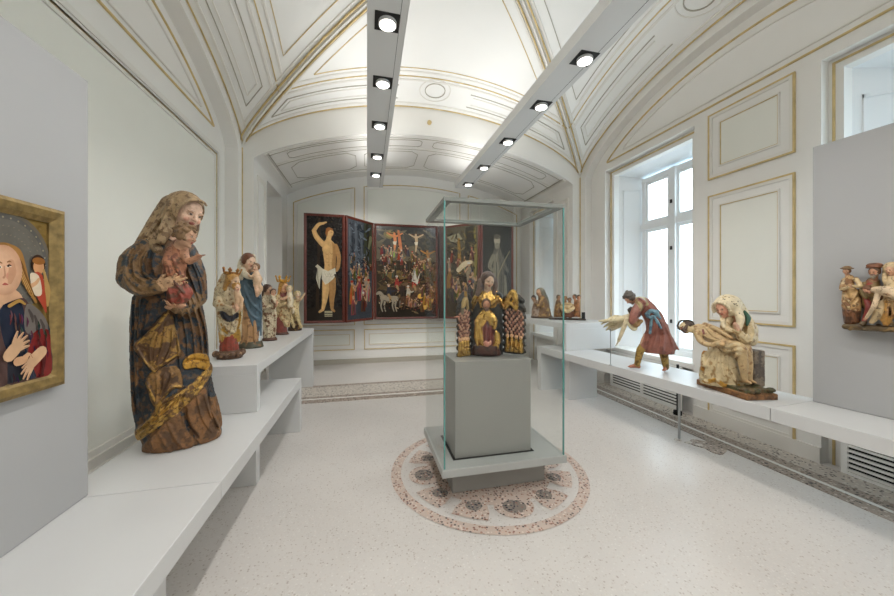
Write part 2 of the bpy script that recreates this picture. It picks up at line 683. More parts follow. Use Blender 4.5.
def gold_frame(mb_g, mb_w, mb_f, plane, rect, gap=0.12, w=0.016, field=True):
    """A rectangular wall panel: gilt outer moulding, pale inner moulding and a tinted field.
    plane(u, v, d) -> 3D with d = distance out of the wall."""
    u0, u1, v0, v1 = rect

    def bar(mb, a0, a1, b0, b1, d):
        mb.hexa([plane(a0, b0, -0.005), plane(a1, b0, -0.005), plane(a1, b1, -0.005), plane(a0, b1, -0.005),
                 plane(a0, b0, d), plane(a1, b0, d), plane(a1, b1, d), plane(a0, b1, d)])
    def frame(mb, a0, a1, b0, b1, ww, d):
        bar(mb, a0, a1, b0, b0 + ww, d)
        bar(mb, a0, a1, b1 - ww, b1, d)
        bar(mb, a0, a0 + ww, b0 + ww, b1 - ww, d)
        bar(mb, a1 - ww, a1, b0 + ww, b1 - ww, d)
    frame(mb_g, u0, u1, v0, v1, w, 0.018)
    frame(mb_w, u0 + w, u1 - w, v0 + w, v1 - w, 0.03, 0.012)
    if gap:
        frame(mb_w, u0 + gap, u1 - gap, v0 + gap, v1 - gap, 0.014, 0.016)
        frame(mb_g, u0 + gap + 0.014, u1 - gap - 0.014, v0 + gap + 0.014, v1 - gap - 0.014, 0.007, 0.010)
        if field:
            bar(mb_f, u0 + gap + 0.021, u1 - gap - 0.021, v0 + gap + 0.021, v1 - gap - 0.021, 0.003)


g, w_, f_ = MB(), MB(), MB()
for side, xe, xw, d in (('left', XL, WL, 1), ('right', XR, WR, -1)):
    mb = wall_arch(xe, xw)
    if side == 'left':
        # lunette wall plane, solid down to the floor
        mb.box(WL - 0.35, WL, YB, Y1, 0, 5.0)
        mb.box(WL - 0.35, XL - .21, Y1 + .004, Y1 + 0.02, 0, 3.4)
        structure(mb.build('wall_left', 'wall_white'))
    else:
        x0, x1 = WR, WR + 0.55
        mb.box(x0, x1, WIN1[1], Y1, 0, WINZ)
        mb.box(x0, x1, WIN2[1], WIN1[0], 0, WINZ)
        mb.box(x0, x1, WIN_FILL[1], WIN2[0], 0, WINZ)
        mb.box(x0, x1, YB, WIN_FILL[0], 0, WINZ)
        mb.box(x0, x1, YB, Y1, WINZ, 5.0)
        structure(mb.build('wall_right', 'wall_white'))
    # lunette panel outline above the horizontal moulding
    zb = 3.63 if side == 'left' else 3.66
    for inset, mbx, ww in ((0.30, g, 0.019), (0.42, w_, 0.018)):
        cur = [(y, z) for y, z in arch_curve(inset, 60) if z > zb + (inset - 0.30) * 0.6]
        zz = zb + (inset - 0.30) * 0.6
        P = [(xw + d * 0.002, y, z) for y, z in cur]
        P = [(xw + d * 0.002, cur[0][0], zz)] + P + [(xw + d * 0.002, cur[-1][0], zz)]
        mbx.strip(P, [(d, 0, 0)] * len(P), ww, 0.014)
        Q = [(xw + d * 0.002, cur[0][0], zz), (xw + d * 0.002, cur[-1][0], zz)]
        mbx.strip(Q, [(d, 0, 0)] * 2, ww, 0.014)
    # gilt edge down the pier corner
    g.box(xe - 0.006 * d, xe + 0.012 * d, Y1 - 0.012, Y1 + 0.006, 0.0, ZS)
# right wall panels
PR = lambda u, v, d: (WR - d, u, v)
for r in ((2.30, 3.12, 2.81, 3.56), (2.30, 3.12, 1.18, 2.625), (2.30, 3.12, 0.12, 1.01)):
    gold_frame(g, w_, f_, PR, r)
# left wall: one tall panel with a heavy moulding
PL = lambda u, v, d: (WL + d, u, v)
gold_frame(g, w_, f_, PL, (0.6, 4.95, 0.30, 3.31), gap=0)
for k, (dd, ww) in enumerate(((0.03, 0.05), (0.018, 0.035))):
    o_ = 0.05 * k
    a0, a1, b0, b1 = 0.53 + o_, 5.02 - o_, 0.25 + o_, 3.38 - o_
    for q in ((a0, a1, b1 - ww, b1), (a1 - ww, a1, b0 + ww, b1 - ww), (a0, a1, b0, b0 + ww)):
        w_.hexa([PL(q[0], q[2], -.005), PL(q[1], q[2], -.005), PL(q[1], q[3], -.005), PL(q[0], q[3], -.005),
                 PL(q[0], q[2], dd), PL(q[1], q[2], dd), PL(q[1], q[3], dd), PL(q[0], q[3], dd)])
f_.hexa([PL(0.66, 0.36, -.004), PL(4.89, 0.36, -.004), PL(4.89, 3.25, -.004), PL(0.66, 3.25, -.004),
         PL(0.66, 0.36, .003), PL(4.89, 0.36, .003), PL(4.89, 3.25, .003), PL(0.66, 3.25, .003)])
trim(g, 'gilding')
trim(w_, 'mould_white')
trim(f_, 'panel_field')
# left dado / skirting
m = MB()
for z0, z1, d in ((0.0, 0.22, 0.05), (0.22, 0.27, 0.065), (0.27, 0.34, 0.045), (0.34, 0.385, 0.025)):
    m.box(WL - 0.01, WL + d, YB, Y1 - 0.15, z0, z1)
structure(m.build('baseboard_left', 'mould_white'))
m = MB()
m.box(WR - 0.02, WR + 0.01, WIN1[1], Y1 - .15, 0, 0.14)
m.box(WR - 0.02, WR + 0.01, WIN2[1], WIN1[0], 0, 0.14)
structure(m.build('baseboard_right', 'mould_white'))

# ------------------------------------------------------------------ the deep far arch
m = MB()
n = 60
xs = [JL + (JR - JL) * (0.5 - 0.5 * math.cos(math.pi * i / n)) for i in range(n + 1)]
for i in range(n):
    x0, x1 = xs[i], xs[i + 1]
    # face of the arch under the vault edge
    t0 = vz(x0, Y1); t1 = vz(x1, Y1)
    m.poly([(x0, Y1, iz(x0)), (x1, Y1, iz(x1)), (x1, Y1, t1 + 0.02), (x0, Y1, t0 + 0.02)])
    # soffit barrel
    m.poly([(x0, Y1, iz(x0)), (x1, Y1, iz(x1)), (x1, YF - 0.42, iz(x1)), (x0, YF - 0.42, iz(x0))])
    # step and lower band against the far wall
    m.poly([(x0, YF - 0.42, iz(x0) + .05), (x1, YF - 0.42, iz(x1) + .05), (x1, YF, iz(x1) + .05), (x0, YF, iz(x0) + .05)])
    m.poly([(x0, YF - 0.42, iz(x0)), (x1, YF - 0.42, iz(x1)), (x1, YF - 0.42, iz(x1) + .05), (x0, YF - 0.42, iz(x0) + .05)])
for xa, xb in ((XL - .2, JL), (JR, XR + .2)):
    m.box(xa, xb, Y1 + .002, Y1 + 0.06, 0, ZI + .02)
    m.poly([(xa, Y1, 0), (xb, Y1, 0), (xb, Y1, ZI), (xa, Y1, ZI)])
    N2 = 8
    for i in range(N2):
        x0 = xa + (xb - xa) * i / N2; x1 = xa + (xb - xa) * (i + 1) / N2
        zt = lambda x: vz(min(max(x, XL), XR), Y1) + 0.02
        m.poly([(x0, Y1, ZI), (x1, Y1, ZI), (x1, Y1, zt(x1)), (x0, Y1, zt(x0))])
structure(m.build('wall_arch', 'wall_white'))

# jambs with a niche on each side; NY = niche span
NY = (6.02, 7.02)
NZ = 3.34
for nm, xj, d in (('wall_niche_left', JL, -1), ('wall_niche_right', JR, 1)):
    m = MB()
    x1 = xj + d * 0.75
    m.box(xj, x1, Y1 + 0.06, NY[0], 0, ZI + .5)
    m.box(xj, x1, NY[1], YF + 0.1, 0, ZI + .5)
    m.box(xj, x1, NY[0], NY[1], NZ, ZI + .5)
    if d < 0:
        m.box(x1 - 0.08, x1, NY[0], NY[1], 0, NZ)
    structure(m.build(nm, 'wall_white'))
g, w_ = MB(), MB()
# barrel mouldings
def barrel(mb, pts, w, h, n=20):
    P, U = [], []
    for a, b in zip(pts[:-1], pts[1:]):
        for i in range(n):
            k = i / n
            P.append((a[0] + (b[0] - a[0]) * k, a[1] + (b[1] - a[1]) * k))
    P.append(pts[-1])
    e = 0.01
    U = [Vector(((iz(min(x + e, JR)) - iz(max(x - e, JL))) / (2 * e), 0, -1)).normalized() for x, y in P]
    mb.strip([(x, y, iz(x)) for x, y in P], U, w, h)
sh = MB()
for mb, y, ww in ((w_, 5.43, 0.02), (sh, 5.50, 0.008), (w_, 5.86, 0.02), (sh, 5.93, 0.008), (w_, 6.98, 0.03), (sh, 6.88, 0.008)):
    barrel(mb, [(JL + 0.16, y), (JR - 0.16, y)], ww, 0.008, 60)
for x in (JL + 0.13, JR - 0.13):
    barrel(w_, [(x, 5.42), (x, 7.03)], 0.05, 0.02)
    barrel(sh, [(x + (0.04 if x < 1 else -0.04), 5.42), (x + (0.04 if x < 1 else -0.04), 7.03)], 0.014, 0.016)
for sx in (-1, 1):
    for (a, b, y0, y1, ch) in ((0.10, 1.05, 6.02, 6.80, 0.12), (1.20, 2.25, 6.02, 6.80, 0.14), (0.10, 2.2, 5.56, 5.80, 0.05)):
        a0, b0 = XIC + sx * a, XIC + sx * b
        c0 = ch * sx
        loop = [(a0 + c0, y0), (b0 - c0, y0), (b0, y0 + abs(ch)), (b0, y1 - abs(ch)), (b0 - c0, y1), (a0 + c0, y1), (a0, y1 - abs(ch)), (a0, y0 + abs(ch)), (a0 + c0, y0)]
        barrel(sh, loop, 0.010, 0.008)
# jamb panels
for xj, d in ((JL, 1), (JR, -1)):
    PJ = lambda u, v, q, xj=xj, d=d: (xj + d * q, u, v)
    gold_frame(w_, w_, MB(), PJ, (5.50, 5.92, 0.2, 3.25), gap=0, w=0.03)
trim(w_, 'mould_white')
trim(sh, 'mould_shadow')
# small gilt boss on the arch face
m = MB()
m.cyl((0.98, 4.25), 0.035, Y1 - 0.03, Y1 + .01, 14, axis='y')
trim(m, 'gilding')

# far wall
m = MB()
m.box(WL - 0.6, WR + 0.8, YF, YF + 0.2, 0, 5.0)
structure(m.build('wall_far', 'wall_white'))
g, w_, f_ = MB(), MB(), MB()
PF = lambda u, v, d: (u, YF - d, v)
for r in ((JL + .12, -0.255, 0.29, 0.725), (-0.06, 2.07, 0.29, 0.725), (2.27, JR - .12, 0.29, 0.725)):
    gold_frame(g, w_, f_, PF, r, gap=0.09)
# upper fields bounded by the arch
def arc_field(u0, u1, v0):
    for mb, o_, ww, q in ((g, 0.0, 0.018, 0.012), (w_, 0.07, 0.02, 0.010)):
        top = [(u, iz(u) - 0.17 - o_) for u in [u0 + o_ + (u1 - u0 - 2 * o_) * i / 30 for i in range(31)]]
        P = [(u0 + o_, v0 + o_)] + top + [(u1 - o_, v0 + o_), (u0 + o_, v0 + o_)]
        mb.strip([(u, YF - 0.002, v) for u, v in P], [(0, -1, 0)] * len(P), ww, q)
    o_ = 0.08
    us = [u0 + o_ + (u1 - u0 - 2 * o_) * i / 30 for i in range(31)]
    f_.poly([(us[0], YF - .003, v0 + o_)] + [(u, YF - .003, iz(u) - 0.17 - o_) for u in us] + [(us[-1], YF - .003, v0 + o_)])
for u0, u1 in ((JL + .12, -0.255), (-0.06, 2.07), (2.27, JR - .12)):
    arc_field(u0, u1, 0.82)
trim(g, 'gilding')
trim(w_, 'mould_white')
trim(f_, 'panel_field')
m = MB()
m.box(JL, JR, YF - 0.035, YF + .01, 0, 0.10)
structure(m.build('baseboard_far', 'mould_shadow'))

# the hall goes on behind the camera: a plain bay closes it
m = MB()
m.box(WL - 0.35, WR + 0.6, YB - 0.2, YB, 0, 5.0)
structure(m.build('wall_rear', 'wall_white'))
m = MB()
m.box(WL - 0.35, WR + 0.6, YB - 0.2, Y0, 4.55, 4.7)
m.box(WL - 0.35, WR + 0.6, Y0 - 0.05, Y0, 4.35, 5.0)
structure(m.build('ceiling_rear', 'vault_white'))



# ------------------------------------------------------------------ windows
def window(idx, ys, zt, xw, far=False, sill=0.62):
    y0, y1 = ys
    root = thing('window_%d' % idx, (xw, (y0 + y1) / 2, 0))
    structure(root)
    ly = (y1 - y0) / 2
    # stepped surround: first step with a gilt bead, then the splayed reveal
    fr = MB()
    a = 0.09                  # depth of the first step
    bw = 0.10                 # width of the second face
    for s in (-1, 1):
        fr.box(a, a + 0.10, s * ly, s * (ly - bw), 0, zt - bw)
    fr.box(a, a + 0.10, -ly, ly, zt - bw, zt)
    fr.build('surround', 'wall_white', root)
    gd = MB()
    for s in (-1, 1):
        gd.box(a - 0.012, a + .001, s * (ly - 0.03), s * (ly - 0.046), 0, zt - 0.046)
    gd.box(a - 0.012, a + .001, -(ly - 0.03), ly - 0.03, zt - 0.046, zt - 0.03)
    gd.build('gilt_bead', 'gilding', root)
    rv = MB()
    dx = 0.46                 # window plane
    i0 = ly - bw
    iN, iF = -i0, i0 - 0.25   # the far reveal is splayed
    mu = (iN + iF) / 2
    zz = zt - bw
    zw = zz - 0.13
    for s in (-1, 1):
        ie = iF if s > 0 else iN
        P = [(a + 0.1, s * i0), (dx + .02, ie), (dx + .02, s * (ly + .1)), (a + 0.1, s * (ly + .1))]
        if s < 0: P = P[::-1]
        rv.prism(P, lambda p, t: (p[0], p[1], t), sill, zz + .05)
        # panel on the reveal
        def RP(k, z, q):
            x = a + 0.1 + (dx - a - 0.1) * k
            y = s * i0 + (ie - s * i0) * k - s * q
            return (x, y, z)
        for za, zb, ka, kb in ((sill + .25, zw - .12, 0.16, 0.20), (sill + .25, zw - .12, 0.80, 0.84), (sill + .25, sill + .28, 0.16, 0.84), (zw - .15, zw - .12, 0.16, 0.84)):
            rv.hexa([RP(ka, za, 0), RP(kb, za, 0), RP(kb, za, .01), RP(ka, za, .01), RP(ka, zb, 0), RP(kb, zb, 0), RP(kb, zb, .01), RP(ka, zb, .01)])
    rv.poly([(a + 0.1, -i0, zz), (a + 0.1, i0, zz), (dx + .02, iF, zw + .02), (dx + .02, iN, zw + .02)])
    rv.build('reveal', 'reveal_white', root)
    ap = MB()
    ap.box(0.12, dx + .05, -ly, ly, 0, sill - 0.06)
    ap.box(0.02, dx + .05, -ly + .02, ly - .02, sill - 0.06, sill)
    ap.build('window_sill', 'wall_white', root)
    # casement
    cs = MB()
    o = 0.07
    cs.box(dx - .06, dx, iN, iN + o, sill, zw)
    cs.box(dx - .06, dx, iF - o, iF, sill, zw)
    cs.box(dx - .06, dx, iN + o, iF - o, sill, sill + o)
    cs.box(dx - .06, dx, iN + o, iF - o, zw - o, zw)
    zt2 = sill + (zw - sill) * 0.715
    cs.box(dx - .075, dx, iN, iF, zt2 - .05, zt2 + .05)
    cs.box(dx - .085, dx, mu - 0.055, mu + 0.055, sill, zw)
    for s in (-1, 1):
        for (za, zb) in ((sill + o, zt2 - .05), (zt2 + .05, zw - o)):
            y_a, y_b = mu + s * 0.055, (iF - o if s > 0 else iN + o)
            cs.box(dx - .05, dx - .0012, y_a, y_a + s * .045, za, zb)
            cs.box(dx - .05, dx - .0012, y_b, y_b - s * .045, za, zb)
            cs.box(dx - .048, dx - .001, y_a + s * .045, y_b - s * .045, za, za + .045)
            cs.box(dx - .048, dx - .001, y_a + s * .045, y_b - s * .045, zb - .045, zb)
    cs.build('window_frame', 'reveal_white', root)
    hd = MB()
    for z in (sill + .45, zt2 - .42, zt2 + .25):
        hd.box(dx - .10, dx - .085, mu - 0.012, mu + 0.012, z, z + .05)
    hd.build('latch', 'black_gap', root)
    pn = MB()
    pn.box(dx - .015, dx - .005, iN, iF, sill, zw)
    pn.build('pane', 'blind_glow', root)
    return root


window(1, WIN1, WINZ, WR)
window(2, WIN2, WINZ, WR)
window(3, NY, NZ, JR, sill=0.62)
window(4, WIN_FILL, WINZ, WR)  # unseen glowing window, added to brighten the hall


# ------------------------------------------------------------------ radiator grilles under the windows
def radiator(y0, y1, label):
    root = thing('radiator_cover', (WR - 0.01, (y0 + y1) / 2, 0))
    tag(root, label, 'radiator cover')
    L = (y1 - y0) / 2
    b = MB()
    b.box(-0.02, 0.0, -L, L, 0.006, 0.03)
    b.box(-0.02, 0.0, -L, L, 0.43, 0.56)
    for y in (-L, -0.02, L - .04):
        b.box(-0.02, 0.0, y, y + .04, 0.03, 0.43)
    b.build('frame', 'grille_white', root)
    k = MB()
    k.box(0.0, 0.006, -L, L, 0.006, 0.5)
    k.build('backing', 'black_gap', root)
    s = MB()
    for i in range(10):
        z = 0.034 + i * 0.040
        s.box(-0.018, 0.004, -L + .04, L - .04, z, z + .019)
    s.build('slats', 'grille_white', root)
    return root


radiator(3.45, 4.72, 'white slatted radiator cover below the window behind the man in the red coat')
radiator(0.62, 1.98, 'white slatted radiator cover low at the right edge below the second window')
m = MB()
m.cyl((3.72, 3.38), 0.045, 0.004, 0.05, 20)
m.cyl((3.72, 3.38), 0.014, 0.05, 0.62, 12)
m.box(3.66, 3.72, 3.37, 3.39, 0.02, 0.04)
tag(m.build('heating_pipe', 'black_gap'), 'thin dark heating pipe with a round foot beside the far radiator cover', 'pipe')


# ------------------------------------------------------------------ suspended light bars
def light_bar(x0, x1, yend, label, ys, xl):
    root = thing('ceiling_light_bar', ((x0 + x1) / 2, yend, 3.48))
    tag(root, label, 'light bar', 'suspended light bars')
    w = (x1 - x0) / 2
    L = yend - (-2.6)
    b = MB()
    b.box(-w, w, -L, 0, 0.0, 0.004)
    for s in (-1, 1):
        b.box(s * w, s * (w - .004), -L, 0, 0.004, 0.11, 1)
    b.box(-w, w, -0.004, 0, 0.004, 0.11, 0)
    b.box(-w + .03, w - .03, -L, -.02, 0.085, 0.09, 1)
    b.build('housing', ['bar_grey', 'bar_edge'], root)
    # the seam line of the underside panels
    s_ = MB()
    s_.box(w * 0.62, w * 0.64, -L, 0, -0.001, 0.0)
    s_.build('seam', 'lamp_black', root)
    for y in ((-0.6, -3.2, -5.6, -8.0) if x0 < 1 else (-4.6, -6.4, -8.4)):
        h = MB()
        zt = vz(min(max((x0 + x1) / 2, XL + .1), XR - .1), min(max(yend + y, Y0 + .05), Y1 - .05)) - 3.48
        if yend + y > Y1: zt = iz((x0 + x1) / 2) - 3.48
        if yend + y < Y0: zt = 4.55 - 3.48
        h.cyl((0, y), 0.006, 0.08, zt, 8)
        h.build('hanger_rod', 'post_steel', root)
    for y in ys:
        yy = y - yend
        xx = xl - (x0 + x1) / 2
        t = MB()
        a = 0.088
        t.box(xx - a, xx + a, yy - a, yy + a, -0.004, -0.0012)
        sp = t.build('spotlight', 'lamp_black', root)
        c = MB()
        c.cyl((xx + .004, yy), 0.066, -0.026, -0.004, 28)
        c.build('lamp_ring', 'lamp_ring', sp)
        e = MB()
        e.cyl((xx + .004, yy), 0.056, -0.028, -0.0262, 28)
        e.build('lamp', 'lamp_glow', sp)
    return root


YS_L = (5.75, 4.97, 4.05, 3.22, 2.495, 1.7, 0.9, 0.1, -0.8, -1.7)
YS_R = (5.86, 5.02, 4.09, 3.23, 2.50, 1.7, 0.9, 0.1, -0.8, -1.7)
light_bar(0.0, 0.285, 6.45, 'grey suspended light bar nearest the statues on the left, seen end on', YS_L, 0.142)
light_bar(1.617, 1.905, 6.15, 'grey suspended light bar slanting above the glass showcase towards the windows', YS_R, 1.785)
for x, ys in ((0.142, YS_L), (1.785, YS_R)):
    for y in ys:
        sl = bpy.data.lights.new('spot', 'SPOT')
        sl.energy = SPOT_W
        sl.color = (1.0, 0.985, 0.965)
        sl.spot_size = math.radians(156)
        sl.spot_blend = 0.55
        sl.shadow_soft_size = 0.055
        so = bpy.data.objects.new('spot_lamp', sl)
        so.location = (x, y, 3.44)
        if y > 4.5:              # the last lamps are turned towards the altarpiece
            sl.energy = SPOT_W * 1.9
            sl.spot_size = math.radians(100)
            so.rotation_euler = (math.radians(40), 0, math.radians(-8 if x > 1 else 8))
        COL.objects.link(so)
    for y, k in ((6.0, 0.22), (4.5, 0.8), (2.6, 0.05), (0.2, 1.3), (-1.8, 1.8)):
        area_light('uplight', (x, y, 3.60), 0.2, BAR_UP * k, (1.0, 0.992, 0.975), (math.pi, 0, 0), 0.9 if y > 5 else 1.6)

# ------------------------------------------------------------------ benches
def bx(name, mat, parent, *dims, bevel=0.003):
    q = MB()
    q.box(*dims)
    return q.build(name, mat, parent, bevel=bevel)


# left: near segment, far segment, upper tier
JY = 1.885
r = thing('display_bench', (-1.05, 1.0, 0)); tag(r, 'low white display bench segment nearest the camera under the grey panel on the left', 'bench', 'low left benches')
bx('top', 'bench_white', r, -1.40 + 1.05, -0.703 + 1.05, -2.4 - 1.0, JY - 0.002 - 1.0, 0.476, 0.565)
bx('leg', 'bench_white', r, -1.40 + 1.05, -0.85 + 1.05, -1.2, -1.11, 0, 0.476)
bx('leg', 'bench_white', r, -1.40 + 1.05, -0.85 + 1.05, 0.62, 0.71, 0, 0.476)
r = thing('display_bench', (-1.05, 3.0, 0)); tag(r, 'low white display bench segment carrying the large brown and blue statue', 'bench', 'low left benches')
bx('top', 'bench_white', r, -1.40 + 1.05, -0.703 + 1.05, JY + 0.002 - 3.0, 3.99 - 3.0, 0.476, 0.565)
bx('leg', 'bench_white', r, -1.40 + 1.05, -0.703 + 1.05, 0.90, 0.99, 0, 0.476)
bx('leg', 'bench_white', r, -1.40 + 1.05, -0.84 + 1.05, -0.10, -0.01, 0, 0.476)
r = thing('display_bench', (-1.1, 4.4, 0)); tag(r, 'raised white display bench with the row of small statues on the left', 'bench')
bx('top', 'bench_white', r, -1.48 + 1.1, -0.84 + 1.1, 2.92 - 4.4, 5.80 - 4.4, 0.862, 0.935)
bx('leg', 'bench_white', r, -1.48 + 1.1, -0.84 + 1.1, 5.72 - 4.4, 5.80 - 4.4, 0, 0.862)
bx('leg', 'bench_white', r, -1.48 + 1.1, -0.84 + 1.1, 2.92 - 4.4, 3.0 - 4.4, 0.566, 0.862)

# right benches follow the wall at a slight angle
RB = Vector((2.60, 4.81, 0))
RA = 0.078                       # radians
def rb_root(name):
    o = thing(name, RB, RA)
    return o
r = rb_root('display_bench'); tag(r, 'long low white display bench under the window carrying the man in the red coat', 'bench', 'low right benches')
JS = -2.99                       # local y of the joint
bx('top', 'bench_white', r, 0, 0.58, JS + .002, 0, 0.575, 0.672)
bx('leg', 'bench_white', r, 0, 0.58, -0.09, 0, 0, 0.575)
bx('leg', 'bench_white', r, 0.10, 0.58, -0.63, -0.54, 0, 0.575)
q = MB(); q.cyl((0.36, -2.03), 0.012, 0, 0.575, 12); q.build('post', 'post_steel', r)
r = rb_root('display_bench'); tag(r, 'low white display bench segment at the right edge under the grey panel', 'bench', 'low right benches')
bx('top', 'bench_white', r, 0, 0.58, -6.6, JS - .002, 0.575, 0.672)
bx('leg', 'bench_white', r, 0.1, 0.58, -4.9, -4.81, 0, 0.575)
bx('leg', 'bench_white', r, 0.1, 0.58, -6.6, -6.51, 0, 0.575)
r = rb_root('display_bench'); tag(r, 'raised white display bench by the far window with small dark carved groups', 'bench')
bx('top', 'bench_white', r, 0.12, 1.0, -0.54, 0.50, 0.985, 1.065)
bx('top', 'bench_white', r, 0.12, 0.72, 0.502, 1.60, 0.985, 1.065)
bx('leg', 'bench_white', r, 0.12, 1.0, -0.54, -0.46, 0.673, 0.985)
bx('leg', 'bench_white', r, 0.12, 0.60, 1.45, 1.53, 0, 0.985)

# grey display panels standing on the benches
m = MB()
m.box(-1.36, -1.255, -2.2, 1.90, 0.566, 2.478)
tag(m.build('grey_partition', 'panel_grey', bevel=0.003), 'large grey display panel at the left with the gold-framed painting', 'display panel', 'grey display panels')
r = thing('grey_partition', RB, RA)
tag(r, 'large grey display panel at the right with the carved relief', 'display panel', 'grey display panels')
bx('panel', 'panel_grey', r, 0.475, 0.575, -6.2, -3.0, 0.674, 2.61)

# ------------------------------------------------------------------ glass showcase
CX, CY = 1.005, 2.74
GX, GY0, GY1 = 0.48, 2.30, 3.06
GR = 0.462
vr = thing('display_case', (CX, CY, 0))
tag(vr, 'tall glass showcase with a grey plinth standing on the round floor mosaic', 'showcase')
q = MB(); q.box(-0.385, 0.375, 2.44 - CY, 3.0 - CY, 0.004, 0.205); q.build('base', 'steel_grey', vr, bevel=0.004)
q = MB(); q.box(-GX - .015, GR + .015, GY0 - CY - .012, GY1 - CY + .012, 0.205, 0.262); q.build('slab', 'slab_grey', vr, bevel=0.003)
q = MB(); q.box(-0.365, 0.25, 2.43 - CY, 2.84 - CY, 0.263, 0.985); q.build('pedestal', 'steel_grey', vr, bevel=0.003)
q = MB(); q.box(-0.385, 0.27, 2.41 - CY, 2.86 - CY, 0.2622, 0.2632); q.build('joint', 'black_gap', vr)
ZT = 2.165
T = 0.012
def pane(x0, x1, y0, y1, z0, z1, thin, edge=True):
    q = MB()
    q.box(x0, x1, y0, y1, z0, z1)
    # faces: 0 bottom 1 top 2 -y 3 +x 4 +y 5 -x
    big = {'y': (2, 4), 'x': (3, 5), 'z': (0, 1)}[thin]
    q.mi = [0 if i in big or not edge else 1 for i in range(6)]
    return q.build('glass_pane', ['case_glass', 'glass_edge'], vr)
ya, yb = GY0 - CY, GY1 - CY
f_ = pane(-GX, GR, ya, ya + T, 0.263, ZT - .016, 'y')
f_.data.polygons.foreach_set('material_index', [0] * 6)
pane(-GX, GR, yb - T, yb, 0.263, ZT - .016, 'y', False)
pane(-GX, -GX + T, ya + T, yb - T, 0.263, ZT - .016, 'x', False)
pane(GR - T, GR, ya + T, yb - T, 0.263, ZT - .016, 'x', False)
bwid = 0.058
pane(-GX + bwid, GR - bwid, ya + bwid, yb - bwid, ZT - .002, ZT + .010, 'z', False)
q = MB()
for a in ((-GX, GR, ya, ya + bwid), (-GX, GR, yb - bwid, yb), (-GX, -GX + bwid, ya + bwid, yb - bwid), (GR - bwid, GR, ya + bwid, yb - bwid)):
    q.box(*a, ZT - .0155, ZT + .011)
q.build('top_frame', 'frame_print', vr)
for x in (-GX - .001, GR - .009):
    q = MB(); q.box(x, x + .010, ya - .001, ya + .009, 0.263, ZT - .016); q.build('polished_edge', 'glass_edge', vr)


# ------------------------------------------------------------------ carving kit: implicit shapes meshed as one continuous surface
SY, CYW = math.sin(YAW), math.cos(YAW)


def vnoise(P, sc, seed=0.0):
    Q = P * sc + seed
    i = np.floor(Q)
    f = Q - i
    f = f * f * (3 - 2 * f)
    def h(a, b, c):
        v = np.sin((i[:, 0] + a) * 127.1 + (i[:, 1] + b) * 311.7 + (i[:, 2] + c) * 74.7) * 43758.5453
        return v - np.floor(v)
    r = 0
    for a in (0, 1):
        wa = f[:, 0] if a else 1 - f[:, 0]
        for b in (0, 1):
            wb = f[:, 1] if b else 1 - f[:, 1]
            for c in (0, 1):
                wc = f[:, 2] if c else 1 - f[:, 2]
                r = r + wa * wb * wc * h(a, b, c)
    return r


def fbm(P, sc, seed=0.0):
    return (vnoise(P, sc, seed) + 0.5 * vnoise(P, sc * 2.1, seed + 5) + 0.25 * vnoise(P, sc * 4.3, seed + 9)) / 1.75


class Frame:
    """Where a carving stands: a base point in the room; its own y axis points away from the room's entrance side.
    p(px, py, dy) turns a measured sight line and a depth offset into the carving's own metres."""

    def __init__(self, base):
        self.base = Vector(base)
        self.R = math.hypot(base[0], base[1])
        self.ey = (base[0] / self.R, base[1] / self.R)
        self.ex = (self.ey[1], -self.ey[0])
        self.rz = math.atan2(-self.ey[0], self.ey[1])
        self.D = base[0] * SY + base[1] * CYW
        self.sv = self.D / F_PX                 # metres per measured unit, upright
        u = (base[0] * CYW - base[1] * SY) / self.D
        self.s = self.sv * (1 + u * u) ** -0.25

    def p(self, px, py, dy=0.0):
        u, v = (px - 447) / F_PX, (293 - py) / F_PX
        dx, dyy = SY + u * CYW, CYW - u * SY
        lx = dx * self.ex[0] + dyy * self.ex[1]
        ly = dx * self.ey[0] + dyy * self.ey[1]
        t = (self.R + dy) / ly
        return np.array([lx * t, dy, v * t + EYE - self.base.z])

    def w(self, x, y, z):
        """room point -> own coordinates"""
        q = (x - self.base.x, y - self.base.y)
        return np.array([q[0] * self.ex[0] + q[1] * self.ex[1], q[0] * self.ey[0] + q[1] * self.ey[1], z - self.base.z])

    def eye(self):
        return np.array([0, -self.R, EYE - self.base.z])

    def thing(self, name, label, cat, group=None):
        o = thing(name, self.base, self.rz)
        return tag(o, label, cat, group)


def catmull(pts, n=6):
    pts = [np.array(p, float) for p in pts]
    if len(pts) < 3:
        return pts
    out = []
    q = [2 * pts[0] - pts[1]] + pts + [2 * pts[-1] - pts[-2]]
    for i in range(1, len(q) - 2):
        for j in range(n):
            t = j / n
            a, b, c, d = q[i - 1], q[i], q[i + 1], q[i + 2]
            out.append(0.5 * (2 * b + (c - a) * t + (2 * a - 5 * b + 4 * c - d) * t * t + (3 * b - a - 3 * c + d) * t ** 3))
    out.append(pts[-1])
    return out


